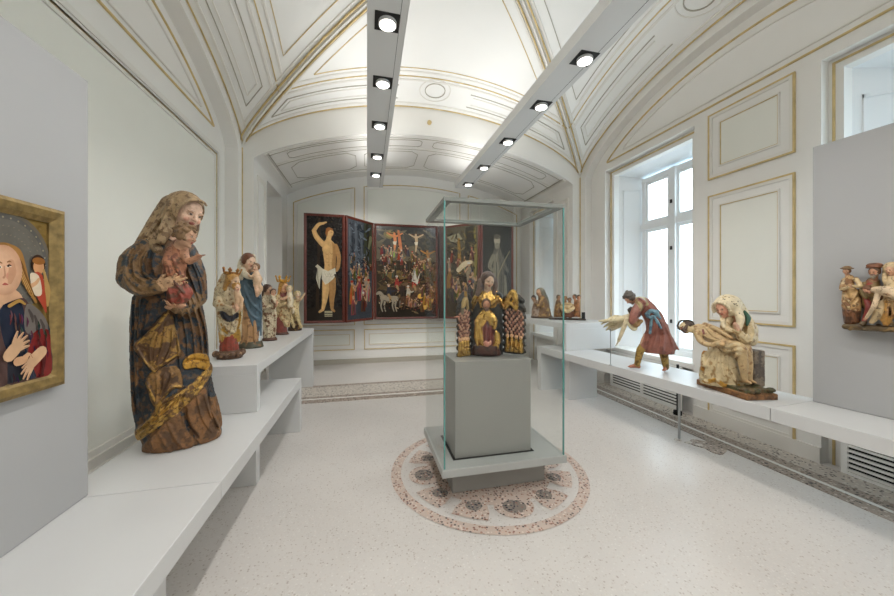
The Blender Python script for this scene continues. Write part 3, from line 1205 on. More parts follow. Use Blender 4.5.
class Carve:
    def __init__(self, fr, vox=None, floor=0.0):
        self.fr = fr
        self.vox = vox or fr.s * 0.62
        self.pr = []
        self.paints = []
        self.disps = []
        self.clips = []
        self.rough = fr.s * 0.45
        self.floor = floor

    # ---- shapes (metres)
    def add(self, fn, lo, hi, col, k=None, sub=False, bias=0.0):
        k = self.fr.s * 1.5 if k is None else k
        self.pr.append((fn, np.array(lo, float), np.array(hi, float), col, k, sub, bias))

    def cone(self, a, b, ra, rb, col, k=None, sub=False, bias=0.0):
        a, b = np.array(a, float), np.array(b, float)
        ab = b - a
        L2 = max(1e-9, float(ab @ ab))
        def fn(P):
            t = np.clip(((P - a) @ ab) / L2, 0, 1)
            return np.linalg.norm(P - a - t[:, None] * ab, axis=1) - (ra + (rb - ra) * t)
        m = max(ra, rb)
        self.add(fn, np.minimum(a, b) - m, np.maximum(a, b) + m, col, k, sub, bias)

    def tube(self, pts, r, col, k=None, sub=False, n=5, bias=0.0, flat=None):
        P = catmull(pts, n)
        rs = r if isinstance(r, (list, tuple)) else [r, r]
        R = np.interp(np.linspace(0, 1, len(P)), np.linspace(0, 1, len(rs)), rs)
        A = np.array(P)
        def fn(Q):
            best = None
            for i in range(len(A) - 1):
                ab = A[i + 1] - A[i]
                L2 = max(1e-9, float(ab @ ab))
                t = np.clip(((Q - A[i]) @ ab) / L2, 0, 1)
                d = np.linalg.norm(Q - A[i] - t[:, None] * ab, axis=1) - (R[i] + (R[i + 1] - R[i]) * t)
                best = d if best is None else np.minimum(best, d)
            return best
        m = max(R)
        self.add(fn, A.min(0) - m, A.max(0) + m, col, k, sub, bias)

    def ell(self, c, r, col, rot=None, k=None, sub=False, bias=0.0):
        c = np.array(c, float)
        r = np.array(r if isinstance(r, (list, tuple, np.ndarray)) else (r, r, r), float)
        M = np.eye(3) if rot is None else np.array(rot)
        def fn(P):
            q = (P - c) @ M
            k0 = np.linalg.norm(q / r, axis=1)
            k1 = np.linalg.norm(q / (r * r), axis=1)
            return np.where(k1 > 1e-9, k0 * (k0 - 1) / np.maximum(k1, 1e-9), -r.min())
        m = r.max()
        self.add(fn, c - m, c + m, col, k, sub, bias)

    def box(self, c, h, col, rot=None, rnd=0.004, k=0.002, sub=False, bias=0.0):
        c = np.array(c, float)
        h = np.array(h, float)
        M = np.eye(3) if rot is None else np.array(rot)
        def fn(P):
            q = np.abs((P - c) @ M) - (h - rnd)
            return np.linalg.norm(np.maximum(q, 0), axis=1) + np.minimum(q.max(1), 0) - rnd
        m = np.linalg.norm(h)
        self.add(fn, c - m, c + m, col, k, sub, bias)

    def loft(self, knots, col, n=0, amp=0.0, ph=0.0, twist=0.0, k=None, bias=0.0, q=0.75, px=True, sub=False, sharp=1.0):
        """Stack of elliptic sections. px: knots are (py, left, right, dy[, q[, amp]]) measured outlines; else (z, cx, cy, rx, ry)."""
        f = self.fr
        Z = []
        for kn in knots:
            if px:
                py, l, r_, dy = kn[:4]
                qq = kn[4] if len(kn) > 4 and kn[4] is not None else q
                am = kn[5] if len(kn) > 5 else amp
                pl, pr_ = f.p(l, py, dy), f.p(r_, py, dy)
                c = (pl + pr_) / 2
                rx = (pr_[0] - pl[0]) / 2
                Z.append((c[2], c[0], c[1], rx, rx * qq, am))
            else:
                Z.append(tuple(kn[:5]) + ((kn[5] if len(kn) > 5 else amp),))
        Z.sort()
        A = np.array(Z)
        zz = A[:, 0]
        def ip(z, j):
            return np.interp(z, zz, A[:, j])
        # smooth the knots
        zs = np.linspace(zz[0], zz[-1], 90)
        T = np.stack([np.interp(zs, zz, A[:, j]) for j in range(6)], 1)
        for _ in range(2):
            T[1:-1] = (T[:-2] + 2 * T[1:-1] + T[2:]) / 4
        def fn(P):
            z = P[:, 2]
            g = [np.interp(z, zs, T[:, j]) for j in range(1, 6)]
            x = (P[:, 0] - g[0]) / g[2]
            y = (P[:, 1] - g[1]) / g[3]
            rho = np.sqrt(x * x + y * y)
            R = 1.0
            if n:
                th = np.arctan2(y, x)
                w = np.abs(np.cos((n * th + ph + twist * z) / 2.0)) ** sharp
                w2 = np.abs(np.cos(((n * 0.5 + 0.5).__int__() * th + ph * 1.7 + 2 + twist * 0.6 * z) / 1.0))
                R = 1 - g[4] * (1 - 0.65 * w - 0.35 * w2)
            d = (rho - R) * np.minimum(g[2], g[3])
            dz = np.maximum(zs[0] - z, z - zs[-1])
            return np.maximum(d, dz)
        lo = np.array([(A[:, 1] - A[:, 3]).min(), (A[:, 2] - A[:, 4]).min(), zs[0]])
        hi = np.array([(A[:, 1] + A[:, 3]).max(), (A[:, 2] + A[:, 4]).max(), zs[-1]])
        self.add(fn, lo, hi, col, k, sub, bias)

    # ---- sight-line helpers
    def hit(self, pts, off=0.0, others=()):
        """Points of the present surface met along measured sight lines."""
        f = self.fr
        e = f.eye()
        D = np.array([f.p(a, b, 0.0) - e for a, b in pts])
        L = np.linalg.norm(D, axis=1)
        D = D / L[:, None]
        t = L - 0.6
        t = np.maximum(t, 0.3)
        for _ in range(60):
            P = e + D * t[:, None]
            d = self.field(P)
            for o in others:
                d = np.minimum(d, o.field(P))
            t = t + np.clip(d, -0.05, 0.05) * 0.8
            t = np.minimum(t, L + 0.35)
        P = e + D * t[:, None]
        miss = t > L + 0.30
        if miss.any():
            P[miss] = e + D[miss] * L[miss][:, None]
        return P - D * off

    def field(self, P):
        d = np.full(len(P), 1e3)
        for fn, lo, hi, col, k, sub, bias in self.pr:
            v = fn(P)
            if sub:
                d = np.maximum(d, -v)
            else:
                h = np.clip(0.5 + 0.5 * (v - d) / k, 0, 1)
                d = v * (1 - h) + d * h - k * h * (1 - h)
        for fn, lo, hi in self.disps:
            d = d - fn(P)
        return d

    # ---- cloth relief: raised sheets and folds given in the carving's own x, z
    def fold(self, pts, w, h, asym=1.0, depth=0.07, taper=True):
        """A fold along 3D points; asym < 1 makes one flank steep."""
        A = np.array(catmull(pts, 5))
        X = A[:, [0, 2]]
        L = np.concatenate([[0], np.cumsum(np.linalg.norm(np.diff(X, axis=0), axis=1))])
        L = L / max(L[-1], 1e-9)
        lo, hi = X.min(0) - 3 * w, X.max(0) + 3 * w
        def fn(P):
            q = P[:, [0, 2]]
            out = np.zeros(len(P))
            m = (q > lo).all(1) & (q < hi).all(1)
            ii = np.nonzero(m)[0]
            if len(ii) == 0:
                return out
            q = q[ii]
            bd = np.full(len(ii), 1e9); sg = np.zeros(len(ii)); tt = np.zeros(len(ii)); yy = np.zeros(len(ii))
            for i in range(len(X) - 1):
                ab = X[i + 1] - X[i]
                l2 = max(1e-12, float(ab @ ab))
                t = np.clip(((q - X[i]) @ ab) / l2, 0, 1)
                r = q - X[i] - t[:, None] * ab
                d = np.linalg.norm(r, axis=1)
                b = d < bd
                bd[b] = d[b]
                sg[b] = (ab[0] * r[b, 1] - ab[1] * r[b, 0])
                tt[b] = L[i] + (L[i + 1] - L[i]) * t[b]
                yy[b] = A[i, 1] + (A[i + 1, 1] - A[i, 1]) * t[b]
            ww = np.where(sg > 0, w, w * asym)
            v = h * np.exp(-(bd / ww) ** 2)
            if taper:
                v = v * np.clip(np.minimum(tt, 1 - tt) * 6 + .25, 0, 1)
            v = v * np.clip((yy + depth - P[ii, 1]) / .02, 0, 1)
            out[ii] = v
            return out
        self.disps.append((fn, lo, hi))

    def sheet(self, poly, t, col=None, edge=0.7, dy=-0.12, ymax=0.04, smooth=4, seed=0, chip=0.0):
        """A raised cloth layer inside a measured outline."""
        s = self.fr.s
        P3 = [self.fr.p(a, b, dy) for a, b in poly]
        if smooth:
            n = len(P3)
            q = P3[-2:] + P3 + P3[:2]
            cc = catmull(q, smooth)
            P3 = cc[2 * smooth:(n + 2) * smooth]
        X = np.array(P3)[:, [0, 2]]
        e = edge * s
        lo, hi = X.min(0) - 2 * e, X.max(0) + 2 * e
        def sd(q):
            bd = np.full(len(q), 1e9)
            ins = np.zeros(len(q), bool)
            for i in range(len(X)):
                a, b = X[i - 1], X[i]
                ab = b - a
                tt = np.clip(((q - a) @ ab) / max(1e-12, float(ab @ ab)), 0, 1)
                bd = np.minimum(bd, np.linalg.norm(q - a - tt[:, None] * ab, axis=1))
                c = ((a[1] > q[:, 1]) != (b[1] > q[:, 1])) & (q[:, 0] < (b[0] - a[0]) * (q[:, 1] - a[1]) / (b[1] - a[1] + 1e-12) + a[0])
                ins ^= c
            return np.where(ins, -bd, bd)
        def fn(P):
            out = np.zeros(len(P))
            q = P[:, [0, 2]]
            ii = np.nonzero((q > lo).all(1) & (q < hi).all(1) & (P[:, 1] < ymax))[0]
            if len(ii):
                d = sd(q[ii])
                out[ii] = t * s * np.clip(.5 - d / (2 * e), 0, 1)
            return out
        if t:
            self.disps.append((fn, lo, hi))
        if col is not None:
            def pf(P):
                out = np.full(len(P), 1.0)
                q = P[:, [0, 2]]
                ii = np.nonzero((q > lo).all(1) & (q < hi).all(1) & (P[:, 1] < ymax))[0]
                if len(ii):
                    out[ii] = sd(q[ii])
                return out
            self.paint(pf, col, chip * s)

    def pleats(self, poly, direc, period, amp, dy=-0.12, ymax=0.05, warp=0.5, seed=0.0):
        """Running folds inside a measured outline; direc = measured direction the folds run along."""
        s = self.fr.s
        X = np.array([self.fr.p(a, b, dy) for a, b in poly])[:, [0, 2]]
        dv = np.array([direc[0], -direc[1]], float)
        dv /= np.linalg.norm(dv)
        nv = np.array([-dv[1], dv[0]])
        lo, hi = X.min(0), X.max(0)
        def fn(P):
            out = np.zeros(len(P))
            q = P[:, [0, 2]]
            ii = np.nonzero((q > lo).all(1) & (q < hi).all(1) & (P[:, 1] < ymax))[0]
            if len(ii) == 0:
                return out
            q = q[ii]
            ins = np.zeros(len(q), bool)
            bd = np.full(len(q), 1e9)
            for i in range(len(X)):
                a, b = X[i - 1], X[i]
                ab = b - a
                tt = np.clip(((q - a) @ ab) / max(1e-12, float(ab @ ab)), 0, 1)
                bd = np.minimum(bd, np.linalg.norm(q - a - tt[:, None] * ab, axis=1))
                c = ((a[1] > q[:, 1]) != (b[1] > q[:, 1])) & (q[:, 0] < (b[0] - a[0]) * (q[:, 1] - a[1]) / (b[1] - a[1] + 1e-12) + a[0])
                ins ^= c
            Q3 = np.stack([q[:, 0], q[:, 0] * 0 + seed, q[:, 1]], 1)
            ph = (q @ nv) / (period * s) + warp * (vnoise(Q3, 1 / (period * s * 5.0), seed) - .5) * 4
            f = np.abs(((ph % 1.0) - .35))
            f = np.clip(1 - f / .5, 0, 1) ** 1.3
            out[ii] = amp * s * (f - .5) * ins * np.clip(bd / (2.5 * s), 0, 1)
            return out
        self.disps.append((fn, lo, hi))

    def ridge(self, pts, w, col, off=0.0, k=None, sub=False, bias=0.0, others=()):
        """A fold carved on the surface along measured points; w in measured units (one or several)."""
        s = self.fr.s
        P = list(self.hit(pts, 0, others))
        ws = list(w) if isinstance(w, (list, tuple)) else [w]
        wm = max(ws) * s
        self.fold(P, wm * 1.05, wm * (-1.0 if sub else 1.0) * 0.95, asym=0.55)
        if not sub:
            t = Carve(self.fr)
            t.tube(P, [x * s * 1.5 for x in (ws if len(ws) > 1 else ws * 2)], col)
            self.paint(t.pr[0][0], col)

    # ---- pigment
    def paint(self, fn, col, edge=0.0, sc=40.0):
        self.paints.append((fn, col, edge, sc))

    def dab(self, c, r, col, rot=None, edge=0.0):
        t = Carve(self.fr)
        t.ell(c, r, col, rot)
        self.paint(t.pr[0][0], col, edge)

    def stroke(self, pts, w, col, edge=0.0, px=True, others=()):
        s = self.fr.s
        P = list(self.hit(pts, 0, others)) if px else pts
        r = [x * s for x in w] if isinstance(w, (list, tuple)) else w * s
        t = Carve(self.fr)
        t.tube(P, r, col)
        self.paint(t.pr[0][0], col, edge)

    def below(self, a, b, col, edge=0.0, side=1):
        """Pigment on one side of the line through two measured points."""
        A, Bq = self.fr.p(*a), self.fr.p(*b)
        nx, nz = -(Bq[2] - A[2]), (Bq[0] - A[0])
        L = math.hypot(nx, nz)
        self.paint(lambda P: side * ((P[:, 0] - A[0]) * nx + (P[:, 2] - A[2]) * nz) / L, col, edge)

    @staticmethod
    def colour(col, P):
        """col: (r,g,b[,gild]) or dict(a=, b=, share=, sc=) for two chipped coats."""
        if isinstance(col, dict):
            m = fbm(P, col.get('sc', 30.0), col.get('seed', 0.0))
            w = np.clip((m - (1 - col['share'])) / 0.05 + 0.5, 0, 1)[:, None] if 'share' in col else m[:, None]
            return Carve.colour(col['a'], P) * (1 - w) + Carve.colour(col['b'], P) * w
        c = (*lin(col), col[3] if len(col) > 3 else 0.0)
        return np.tile(np.array(c), (len(P), 1))

    def build(self, name, mat, parent):
        vox = self.vox
        lo = np.min([q[1] for q in self.pr if not q[5]], 0) - vox * 3
        hi = np.max([q[2] for q in self.pr if not q[5]], 0) + vox * 3
        if self.floor is not None:
            lo[2] = max(lo[2], self.floor - vox * 2)
        nn = np.ceil((hi - lo) / vox).astype(int) + 1
        D = np.full(nn, 0.08, np.float32)
        ax = [lo[i] + vox * np.arange(nn[i]) for i in range(3)]
        for fn, l, h, col, k, sub, bias in self.pr:
            pad = k + vox * 3
            i0 = np.maximum(np.floor((l - pad - lo) / vox).astype(int), 0)
            i1 = np.minimum(np.ceil((h + pad - lo) / vox).astype(int) + 1, nn)
            if (i1 <= i0).any():
                continue
            sl = tuple(slice(a, b) for a, b in zip(i0, i1))
            X, Y, Z = np.meshgrid(ax[0][sl[0]], ax[1][sl[1]], ax[2][sl[2]], indexing='ij')
            P = np.stack([X.ravel(), Y.ravel(), Z.ravel()], 1)
            v = fn(P).reshape(X.shape).astype(np.float32)
            d = D[sl]
            if sub:
                kk = k * 0.6
                hh = np.clip(0.5 - 0.5 * (d + v) / kk, 0, 1)
                D[sl] = d * (1 - hh) - v * hh + kk * hh * (1 - hh)
            else:
                hh = np.clip(0.5 + 0.5 * (v - d) / k, 0, 1)
                D[sl] = v * (1 - hh) + d * hh - k * hh * (1 - hh)
        if self.disps or self.rough:
            I, J, K = np.nonzero(np.abs(D) < 0.03)
            P = np.stack([ax[0][I], ax[1][J], ax[2][K]], 1)
            hh = np.zeros(len(P))
            for fn, l, h in self.disps:
                hh += fn(P)
            if self.rough:
                hh += (fbm(P, 42.0) - .5) * self.rough
                hh += (vnoise(P, 130.0) - .5) * self.rough * .5
            D[I, J, K] -= hh.astype(np.float32)
        for cf in self.clips:
            X, Y, Z = np.meshgrid(*ax, indexing='ij')
            D = np.maximum(D, cf(np.stack([X.ravel(), Y.ravel(), Z.ravel()], 1)).reshape(D.shape).astype(np.float32))
        if self.floor is not None:
            zf = (self.floor - ax[2])[None, None, :].astype(np.float32)
            D = np.maximum(D, zf)
        V, Fq = surface_nets(D, lo, vox)
        if len(V) == 0:
            raise RuntimeError('empty carving ' + name)
        if self.floor is not None:
            V[:, 2] = np.maximum(V[:, 2], self.floor + 0.0006)
        best = np.full(len(V), 1e9)
        C = np.zeros((len(V), 4))
        for fn, l, h, col, k, sub, bias in self.pr:
            if sub:
                continue
            m = np.all((V > l - 0.03) & (V < h + 0.03), axis=1)
            ii = np.nonzero(m)[0]
            if len(ii) == 0:
                continue
            v = fn(V[ii]) - bias
            w = v < best[ii]
            jj = ii[w]
            if len(jj) == 0:
                continue
            best[jj] = v[w]
            C[jj] = self.colour(col, V[jj])
        for fn, col, edge, sc in self.paints:
            v = fn(V)
            if edge:
                v = v + (fbm(V, sc, 3.3) - 0.5) * 2 * edge
            ii = np.nonzero(v < 0)[0]
            if len(ii):
                C[ii] = self.colour(col, V[ii])
        me = bpy.data.meshes.new(name)
        me.vertices.add(len(V))
        me.vertices.foreach_set('co', V.astype(np.float32).ravel())
        me.loops.add(Fq.size)
        me.loops.foreach_set('vertex_index', Fq.ravel().astype(np.int32))
        me.polygons.add(len(Fq))
        me.polygons.foreach_set('loop_start', np.arange(0, Fq.size, 4, dtype=np.int32))
        me.update(calc_edges=True)
        me.polygons.foreach_set('use_smooth', np.ones(len(Fq), bool))
        at = me.color_attributes.new('pigment', 'FLOAT_COLOR', 'POINT')
        at.data.foreach_set('color', C.astype(np.float32).ravel())
        me.materials.append(MATS[mat])
        o = bpy.data.objects.new(name, me)
        COL.objects.link(o)
        o.parent = parent
        return o


def surface_nets(D, lo, vox):
    S = D < 0
    c = np.zeros(tuple(n - 1 for n in D.shape), np.uint8)
    for a in (0, 1):
        for b in (0, 1):
            for d in (0, 1):
                c += S[a:S.shape[0] - 1 + a, b:S.shape[1] - 1 + b, d:S.shape[2] - 1 + d]
    act = (c > 0) & (c < 8)
    I, J, K = np.nonzero(act)
    if len(I) == 0:
        return np.zeros((0, 3)), np.zeros((0, 4), int)
    idx = np.full(act.shape, -1, np.int32)
    idx[I, J, K] = np.arange(len(I))
    cor = [(a, b, d) for a in (0, 1) for b in (0, 1) for d in (0, 1)]
    val = {q: D[I + q[0], J + q[1], K + q[2]].astype(float) for q in cor}
    pos = np.zeros((len(I), 3))
    cnt = np.zeros(len(I))
    for q in cor:
        for ax in range(3):
            if q[ax]:
                continue
            r = list(q); r[ax] = 1; r = tuple(r)
            a, b = val[q], val[r]
            m = (a < 0) != (b < 0)
            t = np.where(m, a / np.where(m, a - b, 1), 0)
            P = np.tile(np.array(q, float), (len(I), 1))
            P[:, ax] = t
            pos += P * m[:, None]
            cnt += m
    V = lo + vox * (np.stack([I, J, K], 1) + pos / cnt[:, None])
    F = []
    for ax in range(3):
        n0 = [slice(None)] * 3; n1 = [slice(None)] * 3
        n0[ax] = slice(0, -1); n1[ax] = slice(1, None)
        A, B = S[tuple(n0)], S[tuple(n1)]
        b1, b2 = [(1, 2), (2, 0), (0, 1)][ax]
        for flip in (False, True):
            e = (A & ~B) if not flip else (~A & B)
            E = np.stack(np.nonzero(e), 1)
            ok = (E[:, b1] > 0) & (E[:, b2] > 0) & (E[:, b1] < D.shape[b1] - 1) & (E[:, b2] < D.shape[b2] - 1)
            E = E[ok]
            def g(o1, o2):
                Q = E.copy(); Q[:, b1] -= o1; Q[:, b2] -= o2
                return idx[Q[:, 0], Q[:, 1], Q[:, 2]]
            q = np.stack([g(1, 1), g(0, 1), g(0, 0), g(1, 0)], 1)
            if flip:
                q = q[:, ::-1]
            F.append(q)
    F = np.concatenate(F)
    return V, F[(F >= 0).all(1)]


def rot3(yaw=0, pitch=0, roll=0):
    """Columns = local axes. yaw > 0 turns a face (looking along -y) to +x; pitch > 0 looks down; roll > 0 tilts to +x."""
    y, p, r = math.radians(yaw), math.radians(pitch), math.radians(roll)
    Rz = np.array([[math.cos(y), -math.sin(y), 0], [math.sin(y), math.cos(y), 0], [0, 0, 1]])
    Rx = np.array([[1, 0, 0], [0, math.cos(p), -math.sin(p)], [0, math.sin(p), math.cos(p)]])
    Ry = np.array([[math.cos(r), 0, math.sin(r)], [0, 1, 0], [-math.sin(r), 0, math.cos(r)]])
    return Ry @ Rz @ Rx


SKIN = (214, 172, 142)
LIP = (178, 104, 90, -1.0)
DARK = (44, 32, 26)


def head(S, c, h, yaw=0, pitch=0, roll=0, skin=SKIN, hair=None, beard=None, long=False, cheek=True, closed=False, curly=False, neck=None, seed=0):
    """A carved head of height h centred at c."""
    if not isinstance(skin, dict):
        skin = (*skin[:3], -1.0)
    M = rot3(yaw, pitch, roll)
    c = np.array(c, float)
    W = lambda x, y, z: c + M @ (np.array([x, y, z]) * h)
    kk = h * 0.06
    S.ell(W(0, .05, .12), np.array([.335, .40, .37]) * h, skin, M, kk)
    S.ell(W(0, -.08, -.13), np.array([.262, .265, .335]) * h, skin, M, kk * 1.6)
    S.ell(W(0, -.265, -.385), np.array([.10, .085, .08]) * h, skin, M, kk)
    for s in (-1, 1):
        S.ell(W(s * .155, -.245, -.10), np.array([.10, .09, .10]) * h, skin, M, kk)
        S.ell(W(s * .125, -.325, .125), np.array([.10, .045, .03]) * h, skin, M, kk * .6)
        S.ell(W(s * .33, .06, -.02), np.array([.035, .07, .11]) * h, skin, M, kk * .4)
        S.ell(W(s * .125, -.30, .045), np.array([.066, .06, .05]) * h, skin, M, h * .015)
    S.cone(W(0, -.335, .10), W(0, -.42, -.075), .032 * h, .05 * h, skin, h * .03)
    for s in (-1, 1):
        S.ell(W(s * .042, -.385, -.085), np.array([.032, .035, .026]) * h, skin, M, h * .02)
    S.ell(W(0, -.345, -.19), np.array([.070, .036, .022]) * h, LIP, M, h * .015, bias=h * .006)
    S.ell(W(0, -.335, -.228), np.array([.054, .036, .022]) * h, LIP, M, h * .015, bias=h * .006)
    if neck is not None:
        S.cone(W(0, .04, -.25), neck, .20 * h, .25 * h, skin, h * .08)
    if cheek:
        for s in (-1, 1):
            S.dab(W(s * .175, -.32, -.115), np.array([.07, .08, .06]) * h, (*[int(a * .86 + b * .14) for a, b in zip(skin[:3], (190, 40, 30))], -1.0) if not isinstance(skin, dict) else (200, 150, 120), M, .02 * h)
    for s in (-1, 1):
        if closed:
            S.dab(W(s * .125, -.36, .025), np.array([.07, .06, .016]) * h, DARK, M)
        else:
            S.dab(W(s * .125, -.36, .036), np.array([.058, .06, .022]) * h, (196, 182, 164, -1.0), M)
            S.dab(W(s * .125, -.365, .036), np.array([.028, .06, .024]) * h, (44, 36, 30, -1.0), M)
            S.dab(W(s * .125, -.355, .062), np.array([.070, .06, .011]) * h, (92, 62, 46), M)
        S.dab(W(s * .13, -.36, .145), np.array([.085, .05, .010]) * h, tuple(int(q * .72) for q in skin[:3]) if not isinstance(skin, dict) else (130, 96, 66), M)
    S.dab(W(0, -.38, -.212), np.array([.065, .05, .007]) * h, (110, 56, 48), M)
    if hair is not None:
        S.ell(W(0, .085, .165), np.array([.375, .40, .365]) * h, hair, M, kk * .5)
        for s in (-1, 1):
            S.ell(W(s * .30, .03, .02), np.array([.10, .19, .26]) * h, hair, M, kk)
        if long:
            for s in (-1, 1):
                S.cone(W(s * .32, .03, .0), W(s * .36, .02, -.62), .10 * h, .085 * h, hair, kk)
                S.cone(W(s * .27, .16, .0), W(s * .26, .18, -.75), .12 * h, .10 * h, hair, kk)
        if curly:
            rnd = random.Random(seed)
            for i in range(46):
                a = rnd.uniform(0, 2 * math.pi)
                zz = rnd.uniform(-.15, .5)
                rr = math.sqrt(max(0.02, 1 - ((zz - .12) / .44) ** 2))
                x, y = .37 * rr * math.cos(a), .06 + .42 * rr * math.sin(a)
                if y < -.2 and zz < .27:
                    continue
                S.ell(W(x, y, zz), rnd.uniform(.055, .085) * h, hair, M, h * .02)
    if beard is not None:
        S.ell(W(0, -.235, -.40), np.array([.165, .14, .20]) * h, beard, M, kk)
        S.cone(W(-.06, -.28, -.42), W(-.05, -.26, -.68), .10 * h, .035 * h, beard, kk)
        S.cone(W(.06, -.28, -.42), W(.05, -.26, -.68), .10 * h, .035 * h, beard, kk)
        for s in (-1, 1):
            S.cone(W(s * .25, -.05, -.08), W(s * .16, -.2, -.35), .06 * h, .09 * h, beard, kk)
            S.cone(W(s * .02, -.36, -.15), W(s * .13, -.32, -.22), .028 * h, .03 * h, beard, kk * .4, bias=.004 * h)
    return W, M


def hand(S, w, d, nrm, L, skin=SKIN, curl=0.5, spread=0.16, thumb=1):
    """A hand of length L from wrist w along d, palm facing nrm; four unequal fingers and a thumb on side thumb."""
    d = np.array(d, float); d /= np.linalg.norm(d)
    nrm = np.array(nrm, float); nrm -= d * (nrm @ d); nrm /= np.linalg.norm(nrm)
    sd = np.cross(d, nrm)
    w = np.array(w, float)
    M = np.stack([sd, nrm, d], 1)
    k = L * .05
    S.ell(w + d * L * .26, (L * .23, L * .10, L * .30), skin, M, k * 1.5)
    for i, (o, ln) in enumerate(((-.165, .40), (-.055, .47), (.055, .45), (.16, .36))):
        a = w + d * L * (.46 - .05 * abs(i - 1.3)) + sd * o * L * 1.0
        dd = d + sd * o * spread * 6 * .3
        dd = dd / np.linalg.norm(dd)
        m1 = a + (dd * math.cos(curl * .4) + nrm * math.sin(curl * .4)) * ln * L * .52
        m2 = m1 + (dd * math.cos(curl * 1.2) + nrm * math.sin(curl * 1.2)) * ln * L * .52
        S.cone(a, m1, L * .062, L * .055, skin, k * .5)
        S.cone(m1, m2, L * .055, L * .042, skin, k * .5)
    a = w + d * L * .14 + sd * thumb * -L * .17
    m1 = a + (d * .75 - sd * thumb * .6 + nrm * .25) * L * .24
    m2 = m1 + (d * .95 - sd * thumb * .05 + nrm * .35) * L * .22
    S.cone(a, m1, L * .075, L * .062, skin, k)
    S.cone(m1, m2, L * .060, L * .045, skin, k * .6)


def foot(S, ankle, d, L, skin=SKIN):
    """A bare foot: heel under the ankle, toes along d."""
    d = np.array(d, float); d[2] = 0; d /= np.linalg.norm(d)
    sd = np.array([-d[1], d[0], 0])
    a = np.array(ankle, float)
    g = a.copy(); g[2] = max(S.floor or 0, a[2] - L * .33)
    k = L * .08
    S.cone(a, g + d * L * -.12 + np.array([0, 0, L * .12]), L * .13, L * .13, skin, k)
    S.cone(g - d * L * .12 + [0, 0, L * .11], g + d * L * .52 + [0, 0, L * .10], L * .13, L * .13, skin, k)
    S.cone(a, g + d * L * .5 + [0, 0, L * .1], L * .12, L * .09, skin, k)
    for i in range(5):
        o = (i - 2) * L * .068
        st = g + d * L * (.56 - abs(i - 1.2) * .03) + sd * o + [0, 0, L * .07]
        S.cone(st, st + d * L * (.17 - .02 * i) - [0, 0, L * .02], L * .05, L * .04, skin, L * .02)


def crown(S, c, r, h, col, pts=7, M=None):
    M = np.eye(3) if M is None else M
    c = np.array(c, float)
    W = lambda a, rr, z: c + M @ np.array([rr * math.cos(a), rr * math.sin(a), z])
    ring = [W(2 * math.pi * i / 20, r, 0) for i in range(21)]
    S.tube(ring, r * .12, col, k=r * .05, n=1)
    ring = [W(2 * math.pi * i / 20, r * 1.04, h * .28) for i in range(21)]
    S.tube(ring, r * .09, col, k=r * .1, n=1)
    for i in range(pts):
        a = 2 * math.pi * i / pts
        for off in (-.16, 0, .16):
            S.cone(W(a + off, r * 1.02, h * .1), W(a + off * .2, r * 1.22, h * (.78 if off == 0 else .6)), r * .13, r * .09, col, r * .08)
        S.ell(W(a, r * 1.26, h * .92), r * .17, col, k=r * .05)
        for s in (-1, 1):
            S.ell(W(a + s * .17, r * 1.2, h * .72), r * .12, col, k=r * .05)


# carved-wood surfaces
paint_attr('polychrome', 0.5, 0.8, (84, 60, 40), 52, 0.5, 0.30, 0.55)
paint_attr('polychrome_worn', 0.55, 0.85, (88, 62, 40), 44, 0.7, 0.36, 0.53)
paint_attr('polychrome_clean', 0.45, 0.5, (104, 78, 54), 64, 0.35, 0.20, 0.58)
paint_attr('painting', 0.24, 0.0, (60, 40, 30), 60, 0.0, 0.16, 0.6)
MATS['painting'].node_tree.nodes['Principled BSDF'].inputs['Specular IOR Level'].default_value = 0.3


# ------------------------------------------------------------------ carved figures
GOLD = (196, 152, 74, 0.7)
DGOLD = (150, 108, 44, 0.45)


